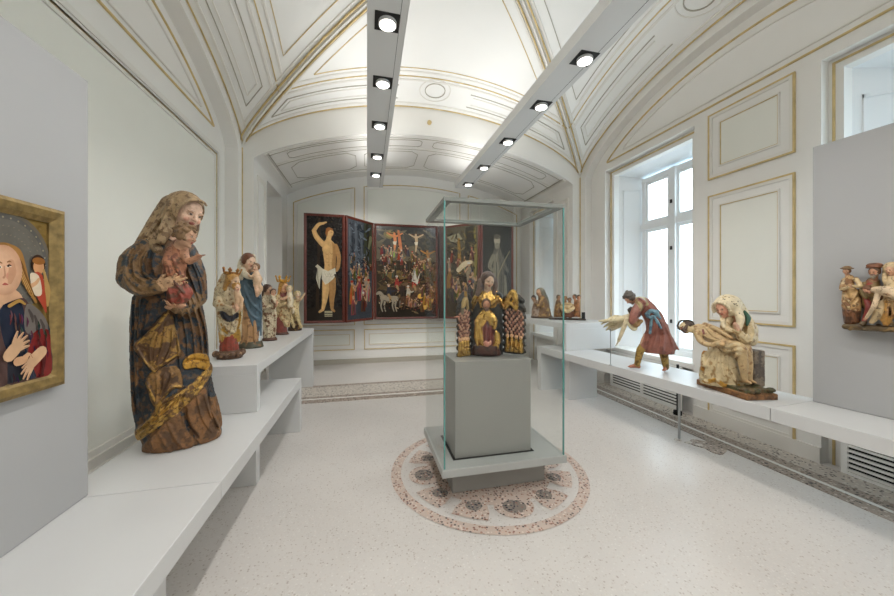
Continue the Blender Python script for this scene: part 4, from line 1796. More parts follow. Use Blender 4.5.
def big_madonna():
    fr = Frame((-1.135, 2.44, 0.566))
    s = fr.s
    p = fr.p
    root = fr.thing('madonna_statue', 'large worn brown and blue statue of a veiled woman with child, low left bench', 'statue')
    ROBE = dict(a=(40, 52, 60), b=(116, 84, 54), share=0.48, sc=34, seed=1)
    CLOAK = dict(a=(132, 102, 66), b=(50, 58, 62), share=0.42, sc=36, seed=4)
    TAN = dict(a=(146, 108, 60), b=(88, 62, 40), share=0.48, sc=26)
    BROWN = dict(a=(132, 92, 54), b=(96, 68, 44), share=0.45, sc=18)
    HEM = dict(a=(190, 150, 78, 0.6), b=(112, 80, 44, 0.2), share=0.45, sc=40)
    VEIL = dict(a=(168, 142, 106), b=(126, 98, 66), share=0.38, sc=34)
    # --- the woman: body, gown and hands in one piece
    S = Carve(fr, vox=fr.s * .55)
    S.rough = .9 * s
    S.loft([(446, 147, 218, .01), (436, 142, 222, .01), (420, 135, 219, .01), (400, 132, 215, .01), (370, 129.5, 210, .01), (345, 129, 207, .01),
            (320, 129, 205, .01), (300, 132, 202, .01), (285, 137, 198, .01), (265, 140, 194, .01), (250, 146, 191, .01), (240, 152, 188, .02), (232, 161, 185, .03)],
           ROBE, n=9, amp=0.05, ph=0.4, twist=1.0, q=0.74)
    # arms
    S.tube([p(147, 248, .02), p(135, 262, .0), p(132, 277, -.03)], [10.5 * s, 13 * s, 12 * s], CLOAK)
    S.tube([p(132, 279, -.03), p(143, 287, -.13), p(158, 287.5, -.21)], [12 * s, 10 * s, 6.2 * s], CLOAK)
    S.tube([p(187, 250, .0), p(195, 272, -.03), p(196, 296, -.06)], [9 * s, 10 * s, 10.5 * s], ROBE)
    S.tube([p(196, 298, -.06), p(186, 306, -.16), p(176, 308, -.22)], [10 * s, 8.5 * s, 5 * s], CLOAK)
    P_ = lambda q, dy=-.14: [p(a, b, dy) for a, b in q]
    # sleeve folds, sweeping from the shoulder round the elbow
    for q in ([(133, 244), (126, 258), (128, 276), (141, 289)], [(141, 246), (134, 260), (136, 275), (148, 283)], [(148, 249), (143, 262), (145, 274), (155, 281)], [(124, 268), (127, 282), (138, 293), (152, 294)], [(155, 252), (152, 264), (156, 276)]):
        S.fold(P_(q, -.06), 2.0 * s, 2.2 * s, .5, depth=.12)
    for q in ([(137, 245), (130, 259), (132, 276), (144, 286)], [(145, 248), (139, 261), (141, 274), (152, 282)]):
        S.fold(P_(q, -.06), 1.1 * s, -1.4 * s, .7, depth=.12)
    for q in ([(190, 258), (198, 276), (203, 300)], [(187, 268), (194, 286), (200, 304)], [(186, 280), (190, 293), (195, 306)], [(195, 262), (203, 280), (205, 292)], [(186, 290), (188, 299), (190, 307)]):
        S.fold(P_(q, -.10), 1.7 * s, 2.2 * s, .5, depth=.14)
    # gown: upright folds on the right, narrow folds on the left
    for i, q in enumerate(([(175, 312), (178, 340), (180, 372)], [(181, 310), (186, 335), (188, 360)], [(187, 308), (193, 332), (195, 356)], [(193, 306), (200, 330), (203, 356)], [(199, 306), (206, 330), (208, 356)])):
        S.fold(P_(q, -.12), 1.7 * s, 3.0 * s, .45, depth=.2)
    for q in ([(131, 297), (130, 340), (131, 400), (134, 425)], [(135.5, 298), (134.5, 345), (136, 410)], [(141, 298), (139, 320), (137.5, 342)], [(150, 298), (147, 316), (142, 334)]):
        S.fold(P_(q, -.08), 1.5 * s, 2.4 * s, .5, depth=.2)
    # skirt pieces at the foot
    S.sheet([(141, 452), (157, 430), (178, 412), (183, 424), (194, 440), (182, 458), (144, 462)], 2.2, BROWN, .8)
    S.sheet([(185, 392), (206, 388), (209, 405), (220, 428), (222, 440), (203, 446), (192, 430), (185, 412)], 2.6, BROWN, .8)
    S.sheet([(209, 397), (217, 398), (224, 422), (222, 432), (211, 412)], 1.6, BROWN, .6)
    for q in ([(168, 424), (176, 440), (186, 450)], [(158, 434), (166, 446), (172, 455)], [(197, 396), (202, 418), (214, 436)], [(204, 394), (210, 414), (219, 430)], [(150, 442), (153, 452)]):
        S.fold(P_(q), 1.9 * s, 2.0 * s, .5, depth=.25)
    S.fold(P_([(184, 405), (188, 424), (199, 441)]), 1.8 * s, -3.4 * s, .7, depth=.25)
    S.fold(P_([(208, 394), (211, 412), (219, 434)]), 1.2 * s, -2.2 * s, .7, depth=.25)
    # blue panels of the gown between the gilt pieces
    BLUE = dict(a=(34, 44, 52), b=(84, 66, 48), share=.3, sc=24)
    S.sheet([(181, 368), (205, 366), (206, 386), (186, 394)], 0, BLUE, chip=1.5)
    S.sheet([(206, 380), (214, 378), (218, 398), (209, 398)], 0, BLUE, chip=1.5)
    S.sheet([(134, 388), (146, 386), (152, 408), (138, 420), (133, 408)], 0, BLUE, chip=2)
    S.sheet([(140, 340), (150, 316), (164, 300), (168, 310), (152, 330)], 0, BLUE, chip=1.5)
    # turned-back mantle, gilt inside: two hanging points one above the other
    S.sheet([(146, 384), (152, 372), (176, 366), (183, 386), (172, 389), (160, 405), (154, 407)], 1.6, TAN, .6, chip=1)
    S.sheet([(168, 311), (176, 330), (181, 354), (177, 356), (158, 369), (154, 372), (145, 364), (133, 347), (146, 334)], 3.0, dict(a=(168, 130, 70, .3), b=(100, 70, 44), share=.5, sc=30), .6)
    for q in ([(166, 322), (162, 345), (156, 368)], [(172, 330), (171, 346), (164, 362)], [(156, 332), (150, 346), (150, 364)], [(161, 326), (156, 342), (153, 366)]):
        S.fold(P_(q, -.15), 1.6 * s, 2.4 * s, .45, depth=.25)
    for q in ([(156, 376), (157, 390), (156, 404)], [(164, 374), (163, 386), (159, 400)], [(172, 372), (169, 382), (164, 394)]):
        S.fold(P_(q, -.14), 1.5 * s, 2.0 * s, .45, depth=.25)
    for q, w in (([(168, 311), (157, 326), (146, 335), (134, 347)], 1.6), ([(134, 347), (145, 363), (154, 371), (158, 368), (177, 355), (181, 354)], 1.7), ([(146, 384), (152, 398), (156, 406), (162, 401), (172, 388), (183, 387)], 1.7)):
        S.fold(P_(q, -.15), 1.2 * s, 1.5 * s, .8, depth=.25, taper=False)
        S.stroke(q, w, HEM, .003)
    # gilt hem on the right
    S.sheet([(183, 361), (193, 354), (207, 356), (211, 366), (206, 371), (196, 368), (185, 369)], 2.6, dict(a=(190, 142, 56, .45), b=(128, 88, 44, .2), share=.3, sc=26), .6)
    S.fold(P_([(184, 364), (194, 360), (208, 364)], -.15), 1.2 * s, -2.0 * s, .8, depth=.25)
    # the gilt hem running down to the lower left, crumpled
    S.sheet([(211, 366), (214, 374), (203, 388), (186, 404), (170, 418), (152, 432), (136, 446), (133, 436), (148, 420), (160, 402), (178, 392), (198, 378)], 2.2, HEM, .7, chip=1.5)
    for q in ([(209, 372), (196, 388), (176, 404), (152, 424), (137, 440)], [(186, 392), (170, 404), (150, 420), (136, 434)], [(184, 400), (166, 414), (146, 432)], [(176, 396), (166, 402), (158, 412)]):
        S.fold(P_(q, -.15), 1.3 * s, 2.6 * s, .5, depth=.25)
    for q in ([(172, 398), (168, 408), (170, 416)], [(163, 404), (158, 413), (160, 422)], [(153, 412), (150, 422), (150, 430)], [(181, 394), (178, 402), (180, 408)]):
        S.fold(P_(q, -.15), 1.0 * s, 1.8 * s, .6, depth=.25)
    S.stroke([(129, 300), (128.5, 350), (130, 410)], [2.5, 3, 2.5], dict(a=(120, 84, 50), b=(66, 58, 48), share=.35, sc=24), .006)
    S.stroke([(136, 300), (135, 350), (135, 385)], [2, 2.4, 2], dict(a=(128, 92, 56), b=(56, 58, 56), share=.4, sc=24), .006)
    # her hands
    hand(S, p(158, 288, -.225), p(174, 281, -.25) - p(158, 288, -.225), p(160, 288, -.1) - p(160, 288, -.2), 27 * s, (196, 156, 116), .45, .2, -1)
    hand(S, p(178, 309, -.215), p(163, 303, -.25) - p(178, 309, -.215), p(170, 300, -.2) - p(170, 306, -.2), 18 * s, (186, 142, 106), .4, .16, 1)
    # head
    hs = 37 * fr.sv * .96
    W, M = head(S, p(186.5, 213.5, -.035), hs, 36, 16, 8, (222, 186, 160), neck=p(177, 238, .0))
    S.build('figure', 'polychrome_worn', root)
    # --- veil
    V = Carve(fr, vox=fr.s * .55)
    V.rough = .6 * s
    V.ell(p(183.5, 210.0, -.005), (17.0 * s, 22 * s, 21.6 * s), VEIL, rot3(38, 14, 10))
    V.tube([p(173, 206, .03), p(162, 220, .05), p(150, 236, .04), p(141, 246, .03)], [12 * s, 10.5 * s, 8.5 * s, 6 * s], VEIL)
    V.tube([p(171, 215, -.02), p(167, 229, -.06), p(161, 241, -.08)], [6.4 * s, 5.6 * s, 4 * s], VEIL)
    V.tube([p(190, 212, .09), p(190, 232, .07), p(184, 244, .05)], [10 * s, 8 * s, 6 * s], VEIL)
    V.tube([p(168, 228, .05), p(155, 241, .02), p(158, 250, -.05)], [8 * s, 8 * s, 5 * s], VEIL)
    f = M @ np.array([0, -1, 0])
    V.ell(p(186.5, 213.5, -.035) + f * 17 * s + M @ np.array([0, 0, -.06]) * hs, (15.0 * s, 20 * s, 20.2 * s), VEIL, M, k=s * 1.2, sub=True)
    rim = [p(186.5, 213.5, -.035) + M @ np.array([.43 * math.sin(a), -.25 - .05 * math.cos(a), .44 * math.cos(a) + .03]) * hs for a in [math.radians(d) for d in (-115, -80, -45, -15, 12, 30)]]
    V.tube(rim, [1.2 * s, 2.0 * s, 2.0 * s, 1.2 * s], VEIL, k=1.5 * s)
    for q in ([(168, 202), (160, 218), (147, 236)], [(172, 198), (165, 216), (157, 234)], [(164, 206), (154, 222), (143, 238)]):
        V.fold([p(a, b, -.04) for a, b in q], 1.6 * s, 1.9 * s, .5, depth=.2)
    V.build('veil', 'polychrome_worn', root)
    # hair beside the face
    Hh = Carve(fr)
    HC = (104, 72, 50)
    for sg, q in ((1, [p(197, 205, -.02), p(198, 216, .0), p(195, 230, .0)]), (-1, [p(174, 203, -.05), p(172, 213, -.05), p(171, 226, -.05)])):
        Hh.tube(q, [2.5 * s, 3.5 * s, 2.5 * s], HC)
    Hh.build('hair', 'polychrome', root)
    # --- the child on her arm
    K = Carve(fr)
    RED = dict(a=(142, 66, 50), b=(96, 58, 42), share=.42, sc=36)
    PINK = dict(a=(168, 112, 80), b=(126, 74, 52), share=.45, sc=40)
    K.tube([p(180, 246, -.19), p(176, 262, -.19), p(173, 280, -.185)], [7.5 * s, 9.5 * s, 9.5 * s], PINK)
    K.tube([p(174, 276, -.19), p(177, 292, -.21), p(172, 304, -.2)], [9 * s, 8.5 * s, 6 * s], RED)
    K.tube([p(178, 284, -.2), p(186, 293, -.23), p(180, 303, -.24)], [6.5 * s, 6 * s, 4 * s], RED)
    for q in ([(168, 262), (173, 280), (186, 296)], [(172, 258), (180, 276), (187, 288)], [(166, 270), (168, 288), (172, 304)], [(177, 290), (182, 300), (176, 306)]):
        K.ridge(q, [.8, 1.7, 1.0], RED, -.1)
    K.tube([p(183, 250, -.21), p(188, 261, -.25), p(199, 256.5, -.28)], [4.4 * s, 3.6 * s, 2.4 * s], (186, 136, 104))
    hand(K, p(198, 257, -.28), p(203, 255, -.30) - p(198, 257, -.28), np.array([0, 0, -1.0]), 9 * s, (176, 124, 94), .2)
    K.tube([p(171, 250, -.2), p(167, 262, -.23), p(170, 272, -.25)], [4.2 * s, 3.8 * s, 3 * s], PINK)
    K.ell(p(181, 306, -.25), (4.5 * s, 3 * s, 2.6 * s), (186, 140, 108))
    K.ell(p(170, 307, -.23), (4.5 * s, 3 * s, 2.6 * s), (186, 140, 108))
    head(K, p(185.5, 236.0, -.255), 22.5 * fr.sv * .95, 58, 12, 6, (206, 162, 130), hair=(138, 108, 74), curly=True, neck=p(180, 248, -.2), seed=3)
    K.floor = None
    K.build('child', 'polychrome_worn', root)
    return root


def robed(S, fr, outline, col, n=12, amp=0.10, q=0.72, ph=0.0, twist=2.0, k=None):
    S.loft(outline, col, n=n, amp=amp, ph=ph, twist=twist, q=q, k=k)


def crowned_madonna():
    fr = Frame((-1.165, 3.27, 0.9355))
    s, p = fr.s, fr.p
    root = fr.thing('madonna_statue', 'small crowned madonna statue, cream cloak over red skirt, foremost on the raised left bench', 'statue', 'small statues on the raised left bench')
    CR = dict(a=(196, 178, 144), b=(160, 118, 70, .2), share=.36, sc=30)
    RED = dict(a=(142, 58, 40), b=(108, 60, 38), share=.3, sc=30)
    S = Carve(fr)
    S.loft([(355, 219, 240, 0), (345, 219, 239, 0), (334, 221.5, 238, 0), (322, 222, 237, 0), (304, 222, 237, 0), (294, 222, 237, 0), (288, 223, 236, 0)], RED, n=11, amp=.14, twist=3)
    head(S, p(232.5, 281, -.03), 17 * s, 48, 14, 4, (206, 174, 142), hair=(178, 132, 66), long=True, neck=p(230, 292, .0))
    S.tube([p(221, 296, 0), p(220, 306, -.06), p(231, 308, -.13)], [5 * s, 4.5 * s, 2.6 * s], CR)
    hand(S, p(231, 308, -.13), p(236, 305, -.16) - p(231, 308, -.13), np.array([0, 1.0, 0]), 7 * s)
    S.build('figure', 'polychrome', root)
    C = Carve(fr)
    C.loft([(342, 219, 241, .02), (332, 218, 242, .02), (322, 217, 242, .02), (310, 215.5, 243, .01), (300, 216, 243, .0), (292, 217.5, 241, .0), (284, 221, 238, .01), (276, 224, 236, .02)], CR, n=10, amp=.10, twist=2)
    C.tube([p(226, 277, .02), p(221, 290, .03), p(217, 304, .03)], [5 * s, 6 * s, 4 * s], CR)
    C.ell(p(236, 282, -.14), (8 * s, 14 * s, 11 * s), CR, k=s, sub=True)
    C.ell(p(230, 347, -.13), (8.5 * s, 11 * s, 15 * s), CR, k=s, sub=True)
    for q in ([(219, 300), (224, 315), (236, 326)], [(217, 312), (224, 326), (236, 334)], [(240, 300), (241, 315), (238, 332)], [(219, 322), (222, 336), (223, 344)]):
        C.ridge(q, [.8, 1.5, 1.0], dict(a=(206, 190, 156), b=(176, 132, 62, .4), share=.4, sc=40), 0)
    C.stroke([(222, 313), (229, 319), (237, 315)], [2.6, 3.6, 2.6], (42, 44, 54), .003)
    for q in ([(240, 306), (236, 322), (226, 338)], [(219, 306), (223, 322), (230, 336)], [(232, 310), (232, 324), (229, 338)]):
        C.fold([p(x, y, -.12) for x, y in q], 1.1 * s, 1.5 * s, .5, depth=.2)
    C.sheet([(218, 334), (229, 338), (240, 330), (240, 345), (219, 345)], 0, GOLD, chip=1.5)
    C.stroke([(219, 327), (227, 333), (237, 338)], [1, 1.2, 1], GOLD)
    C.stroke([(238, 305), (240, 318), (237, 332)], [1, 1.2, 1], GOLD)
    C.build('cloak', 'polychrome', root)
    K = Carve(fr)
    K.tube([p(236.5, 293, -.13), p(238, 299, -.14), p(238, 304, -.14)], [2.8 * s, 3.2 * s, 2.8 * s], (204, 168, 132))
    K.tube([p(238, 304, -.14), p(241, 306, -.17), p(240.5, 310, -.17)], [2.2 * s, 2 * s, 1.3 * s], (204, 168, 132))
    K.tube([p(237, 304, -.14), p(237, 308, -.17), p(236, 311, -.17)], [2.2 * s, 2 * s, 1.3 * s], (208, 164, 134))
    K.tube([p(238, 295, -.14), p(242, 299, -.16), p(241, 304, -.17)], [1.7 * s, 1.6 * s, 1.2 * s], (204, 168, 132))
    head(K, p(236.5, 287.5, -.13), 10 * s, 30, 5, 0, (218, 178, 148), hair=(172, 126, 62), curly=True, neck=p(236.5, 293, -.13))
    K.floor = None
    K.build('child', 'polychrome_clean', root)
    Q = Carve(fr)
    crown(Q, p(231.5, 274.2, .0), 7.0 * s, 6.5 * s, dict(a=(176, 124, 60, .5), b=(120, 70, 40), share=.4, sc=60), 7, rot3(0, 6, 6))
    Q.floor = None
    Q.build('crown', 'polychrome', root)
    B = Carve(fr)
    BR = dict(a=(92, 66, 46), b=(150, 116, 84), share=.35, sc=40)
    B.loft([(359, 216, 243, .0), (354, 215.5, 243, .0), (350, 219, 240, .0)], BR, q=.8, n=9, amp=.1)
    rnd = random.Random(2)
    for i in range(14):
        a = 2 * math.pi * i / 14
        B.ell(p(229.5, 353.5, 0) + np.array([12.2 * s * math.cos(a), 10 * s * math.sin(a), rnd.uniform(-1, 1) * s]), rnd.uniform(2.2, 3.6) * s, BR, k=s * .5)
    B.build('base', 'polychrome', root)


def blue_madonna():
    fr = Frame((-1.175, 3.86, 0.9355))
    s, p = fr.s, fr.p
    root = fr.thing('madonna_statue', 'slender madonna statue in a slate blue mantle, second on the raised left bench', 'statue', 'small statues on the raised left bench')
    TAN = dict(a=(166, 126, 84), b=(122, 86, 54), share=.4, sc=26)
    BLUE = dict(a=(70, 92, 104), b=(54, 66, 74), share=.3, sc=20)
    S = Carve(fr)
    S.loft([(345, 239, 262, 0), (332, 240, 261, 0), (318, 241, 260, 0), (300, 241.5, 260, 0), (285, 240, 259, 0), (276, 241, 257, 0), (270, 244, 254, 0)], TAN, n=12, amp=.13, twist=2)
    W, M = head(S, p(248.5, 261.5, -.02), 17 * s, 42, 12, 8, (220, 184, 156), hair=(104, 60, 34), neck=p(247.5, 273, .01))
    S.tube([p(254, 276, -.04), p(259, 285, -.1), p(256, 288, -.14)], [4 * s, 3.6 * s, 2 * s], BLUE)
    hand(S, p(257, 288, -.13), p(260, 284, -.16) - p(257, 288, -.13), np.array([0, 1.0, 0]), 7 * s)
    for q in ([(242, 322), (243, 334), (241, 344)], [(248, 320), (248, 332), (246, 345)], [(254, 322), (254, 334), (255, 346)]):
        S.ridge(q, [.8, 1.3, 1.2], TAN)
    S.stroke([(259, 318), (260, 330), (260.5, 342)], [2, 2.2, 2.4], (196, 206, 208))
    S.build('figure', 'polychrome_clean', root)
    C = Carve(fr)
    C.loft([(336, 251, 262, .0), (325, 245, 262, .0), (312, 243, 262.5, .0), (298, 241, 262, .0), (285, 239.5, 260, .0), (276, 240, 257.5, .0), (271, 243, 254, .02)], BLUE, n=11, amp=.12, twist=-2)
    for q in ([(243, 284), (249, 300), (260, 312)], [(243, 295), (249, 312), (260, 322)], [(256, 290), (260, 302), (261, 318)], [(246, 282), (254, 292), (261, 300)], [(248, 312), (252, 324), (257, 334)]):
        C.ridge(q, [.7, 1.4, .9], BLUE)
    C.ell(p(247.5, 336, -.14), (6 * s, 10 * s, 15 * s), BLUE, k=s, sub=True)
    C.build('mantle', 'polychrome_clean', root)
    V = Carve(fr)
    VC = dict(a=(206, 194, 170), b=(170, 150, 116), share=.35, sc=30)
    V.tube([p(243, 258, .02), p(241, 266, .01), p(241.5, 278, -.03)], [2.6 * s, 3.6 * s, 2.6 * s], VC)
    V.tube([p(242, 268, -.03), p(246, 275, -.09), p(252, 278, -.11)], [2.6 * s, 3 * s, 2 * s], VC)
    V.tube([p(253, 256, .05), p(254, 266, .04), p(254, 276, .02)], [2.4 * s, 3 * s, 2.2 * s], VC)
    V.floor = None
    V.build('veil', 'polychrome_clean', root)
    K = Carve(fr)
    K.tube([p(256.5, 274, -.12), p(257, 280, -.13), p(257, 285, -.12)], [3.2 * s, 3.8 * s, 3.2 * s], (206, 174, 142))
    K.tube([p(257, 284, -.13), p(261, 288, -.15), p(259, 294, -.15)], [2.3 * s, 2 * s, 1.3 * s], (204, 170, 136))
    K.tube([p(256, 285, -.13), p(257, 291, -.16), p(257, 296, -.15)], [2.3 * s, 2 * s, 1.3 * s], (210, 170, 140))
    K.tube([p(255, 275, -.13), p(251, 277, -.14), p(248.5, 275, -.13)], [1.7 * s, 1.5 * s, 1.1 * s], (204, 170, 136))
    K.tube([p(258, 275, -.12), p(261, 279, -.13), p(260, 283, -.15)], [1.7 * s, 1.5 * s, 1.1 * s], (204, 170, 136))
    head(K, p(256, 267.6, -.11), 9.5 * s, -30, 5, 0, (216, 178, 150), hair=(128, 92, 58), neck=p(256.5, 274, -.11))
    K.floor = None
    K.build('child', 'polychrome_clean', root)
    B = Carve(fr)
    B.loft([(350, 238, 264, .0), (346, 237.5, 264, .0), (341, 240, 262, .0)], dict(a=(74, 72, 54), b=(120, 92, 62), share=.35, sc=30), q=.8, n=8, amp=.07)
    B.build('base', 'polychrome', root)


def spotted_madonna():
    fr = Frame((-1.135, 4.38, 0.9355))
    s, p = fr.s, fr.p
    root = fr.thing('madonna_statue', 'dark-haired madonna statue in a flaked cream and brown robe, third on the raised bench', 'statue', 'small statues on the raised left bench')
    SP = dict(a=(204, 188, 158), b=(112, 74, 46), share=.42, sc=34)
    S = Carve(fr)
    S.loft([(339, 263, 276, 0), (328, 262.5, 276.5, 0), (315, 262, 277, 0), (305, 261.5, 276, 0), (298, 262, 274, 0), (294, 264, 271, 0)], SP, n=10, amp=.15, twist=4)
    head(S, p(267.8, 290, -.01), 11.5 * s, 45, 12, 4, (200, 160, 128), hair=(70, 44, 30), neck=p(267, 297, 0))
    S.tube([p(266, 287, .03), p(264.5, 293, .03), p(264, 300, .02)], [3 * s, 2.8 * s, 2 * s], (78, 50, 32))
    S.tube([p(263, 300, -.03), p(264, 308, -.08), p(270, 306, -.11)], [2.6 * s, 2.4 * s, 1.5 * s], SP)
    for q in ([(264, 310), (268, 320), (274, 326)], [(264, 318), (268, 330), (267, 338)], [(274, 308), (275, 320), (273, 336)]):
        S.ridge(q, [.6, 1.1, .8], SP)
    S.build('figure', 'polychrome', root)
    K = Carve(fr)
    K.tube([p(273, 297, -.09), p(274, 303, -.1), p(273.5, 308, -.1)], [2.6 * s, 3 * s, 2.2 * s], SP)
    K.tube([p(274, 299, -.1), p(277, 303, -.12), p(276, 306, -.12)], [1.3 * s, 1.2 * s, 1 * s], (196, 150, 118))
    head(K, p(273.2, 292.5, -.09), 8 * s, 10, 5, 0, (196, 152, 120), hair=(84, 56, 38), neck=p(273, 297, -.09))
    K.floor = None
    K.build('child', 'polychrome', root)
    B = Carve(fr)
    B.loft([(342, 262, 277, .0), (339, 262, 277, .0), (337, 263, 276, .0)], (88, 56, 38), q=.8)
    B.build('base', 'polychrome', root)


def gilt_crown_madonna():
    fr = Frame((-1.095, 4.97, 0.9355))
    s, p = fr.s, fr.p
    root = fr.thing('madonna_statue', 'madonna statue with tall gilt crown and cream dress, fourth on the raised left bench', 'statue', 'small statues on the raised left bench')
    CR = dict(a=(200, 176, 132), b=(150, 108, 62), share=.38, sc=30)
    RED = dict(a=(128, 60, 50), b=(92, 52, 42), share=.3, sc=30)
    S = Carve(fr)
    S.loft([(335, 275.5, 288, 0), (326, 276, 287, 0), (314, 276, 289, 0), (303, 276, 290, 0), (296, 277, 289, 0), (292, 279.5, 287, 0)], RED, n=9, amp=.15, twist=3)
    head(S, p(283.5, 287, -.02), 11.5 * s, 40, 10, 2, (216, 166, 128), hair=(196, 142, 60), long=True, neck=p(283, 294, 0))
    S.tube([p(278, 297, -.02), p(279, 305, -.08), p(286, 303, -.12)], [2.8 * s, 2.6 * s, 1.5 * s], CR)
    S.build('figure', 'polychrome', root)
    C = Carve(fr)
    C.loft([(327, 281, 290, .0), (316, 276, 291, .0), (306, 275.5, 291.5, .0), (298, 276, 290, .0), (293, 279, 287, .01)], CR, n=9, amp=.14, twist=-3)
    for q in ([(278, 300), (283, 312), (290, 320)], [(277, 308), (282, 319), (288, 327)], [(286, 298), (290, 310), (292, 322)]):
        C.ridge(q, [.6, 1.1, .7], CR)
    C.build('cloak', 'polychrome', root)
    Q = Carve(fr)
    crown(Q, p(283, 281.5, .0), 5.4 * s, 6 * s, (206, 152, 58, .5), 6)
    Q.floor = None
    Q.build('crown', 'polychrome_clean', root)
    K = Carve(fr)
    WH = dict(a=(214, 198, 168), b=(170, 132, 84), share=.3, sc=30)
    K.tube([p(289.5, 294, -.09), p(290.5, 300, -.1), p(290, 306, -.1)], [2.6 * s, 3.2 * s, 2.4 * s], WH)
    K.tube([p(290, 305, -.1), p(293, 309, -.12), p(293, 313, -.12)], [1.7 * s, 1.5 * s, 1 * s], WH)
    K.tube([p(288, 296, -.1), p(284, 299, -.12), p(281, 299, -.12)], [1.4 * s, 1.3 * s, 1 * s], (206, 160, 126))
    head(K, p(289.3, 289.3, -.09), 8 * s, -10, 5, 0, (222, 196, 164), hair=(188, 166, 124), neck=p(289.5, 294, -.09))
    K.floor = None
    K.build('child', 'polychrome_clean', root)
    B = Carve(fr)
    B.loft([(337, 275, 289, .0), (334, 275, 289, .0), (332, 276, 288, .0)], (84, 54, 40), q=.8)
    B.build('base', 'polychrome', root)


def reaching_figure():
    fr = Frame((-1.03, 5.46, 0.9355))
    s, p = fr.s, fr.p
    root = fr.thing('gilded_figure', 'small cream figure reaching an arm sideways, farthest on the raised left bench', 'statue', 'small statues on the raised left bench')
    CR = dict(a=(206, 184, 136), b=(160, 122, 66, .3), share=.36, sc=30)
    S = Carve(fr)
    S.loft([(326, 290, 301, 0), (318, 288.5, 300.5, 0), (310, 288.5, 299, 0), (303, 291, 300, 0), (299, 293.5, 299.5, 0)], CR, n=9, amp=.14, twist=3)
    S.tube([p(292, 300, -.05), p(296, 314, -.1), p(301, 327, -.09)], [1.6 * s, 2 * s, 1.4 * s], CR)
    S.tube([p(289, 306, -.04), p(291, 318, -.09), p(294, 327, -.08)], [1.6 * s, 2 * s, 1.4 * s], CR)
    S.tube([p(298, 300, -.03), p(301, 299, -.05), p(304, 294.5, -.06)], [1.7 * s, 1.4 * s, 1 * s], (212, 182, 146))
    hand(S, p(303.5, 295, -.06), p(305, 292.5, -.07) - p(303.5, 295, -.06), np.array([0, 1.0, 0]), 4 * s, (212, 182, 146), .2)
    S.tube([p(293, 301, -.03), p(290, 305, -.07), p(294, 307, -.1)], [1.6 * s, 1.4 * s, 1 * s], CR)
    head(S, p(297.3, 295, -.02), 8.5 * s, 20, 5, 4, (216, 188, 154), hair=(198, 176, 130), curly=True, neck=p(297, 300, 0))
    S.build('figure', 'polychrome', root)
    B = Carve(fr)
    BR = dict(a=(72, 52, 38), b=(160, 126, 76), share=.4, sc=30)
    B.loft([(331, 287.5, 302, .0), (326, 288, 302, .0), (321, 289, 301, .0)], BR, q=.8, n=7, amp=.08)
    B.ell(p(293.5, 326.5, -.10), (2.6 * s, 6 * s, 4.5 * s), BR, k=.002, sub=True)
    B.build('base', 'polychrome', root)


big_madonna()
crowned_madonna()
blue_madonna()
spotted_madonna()
gilt_crown_madonna()
reaching_figure()


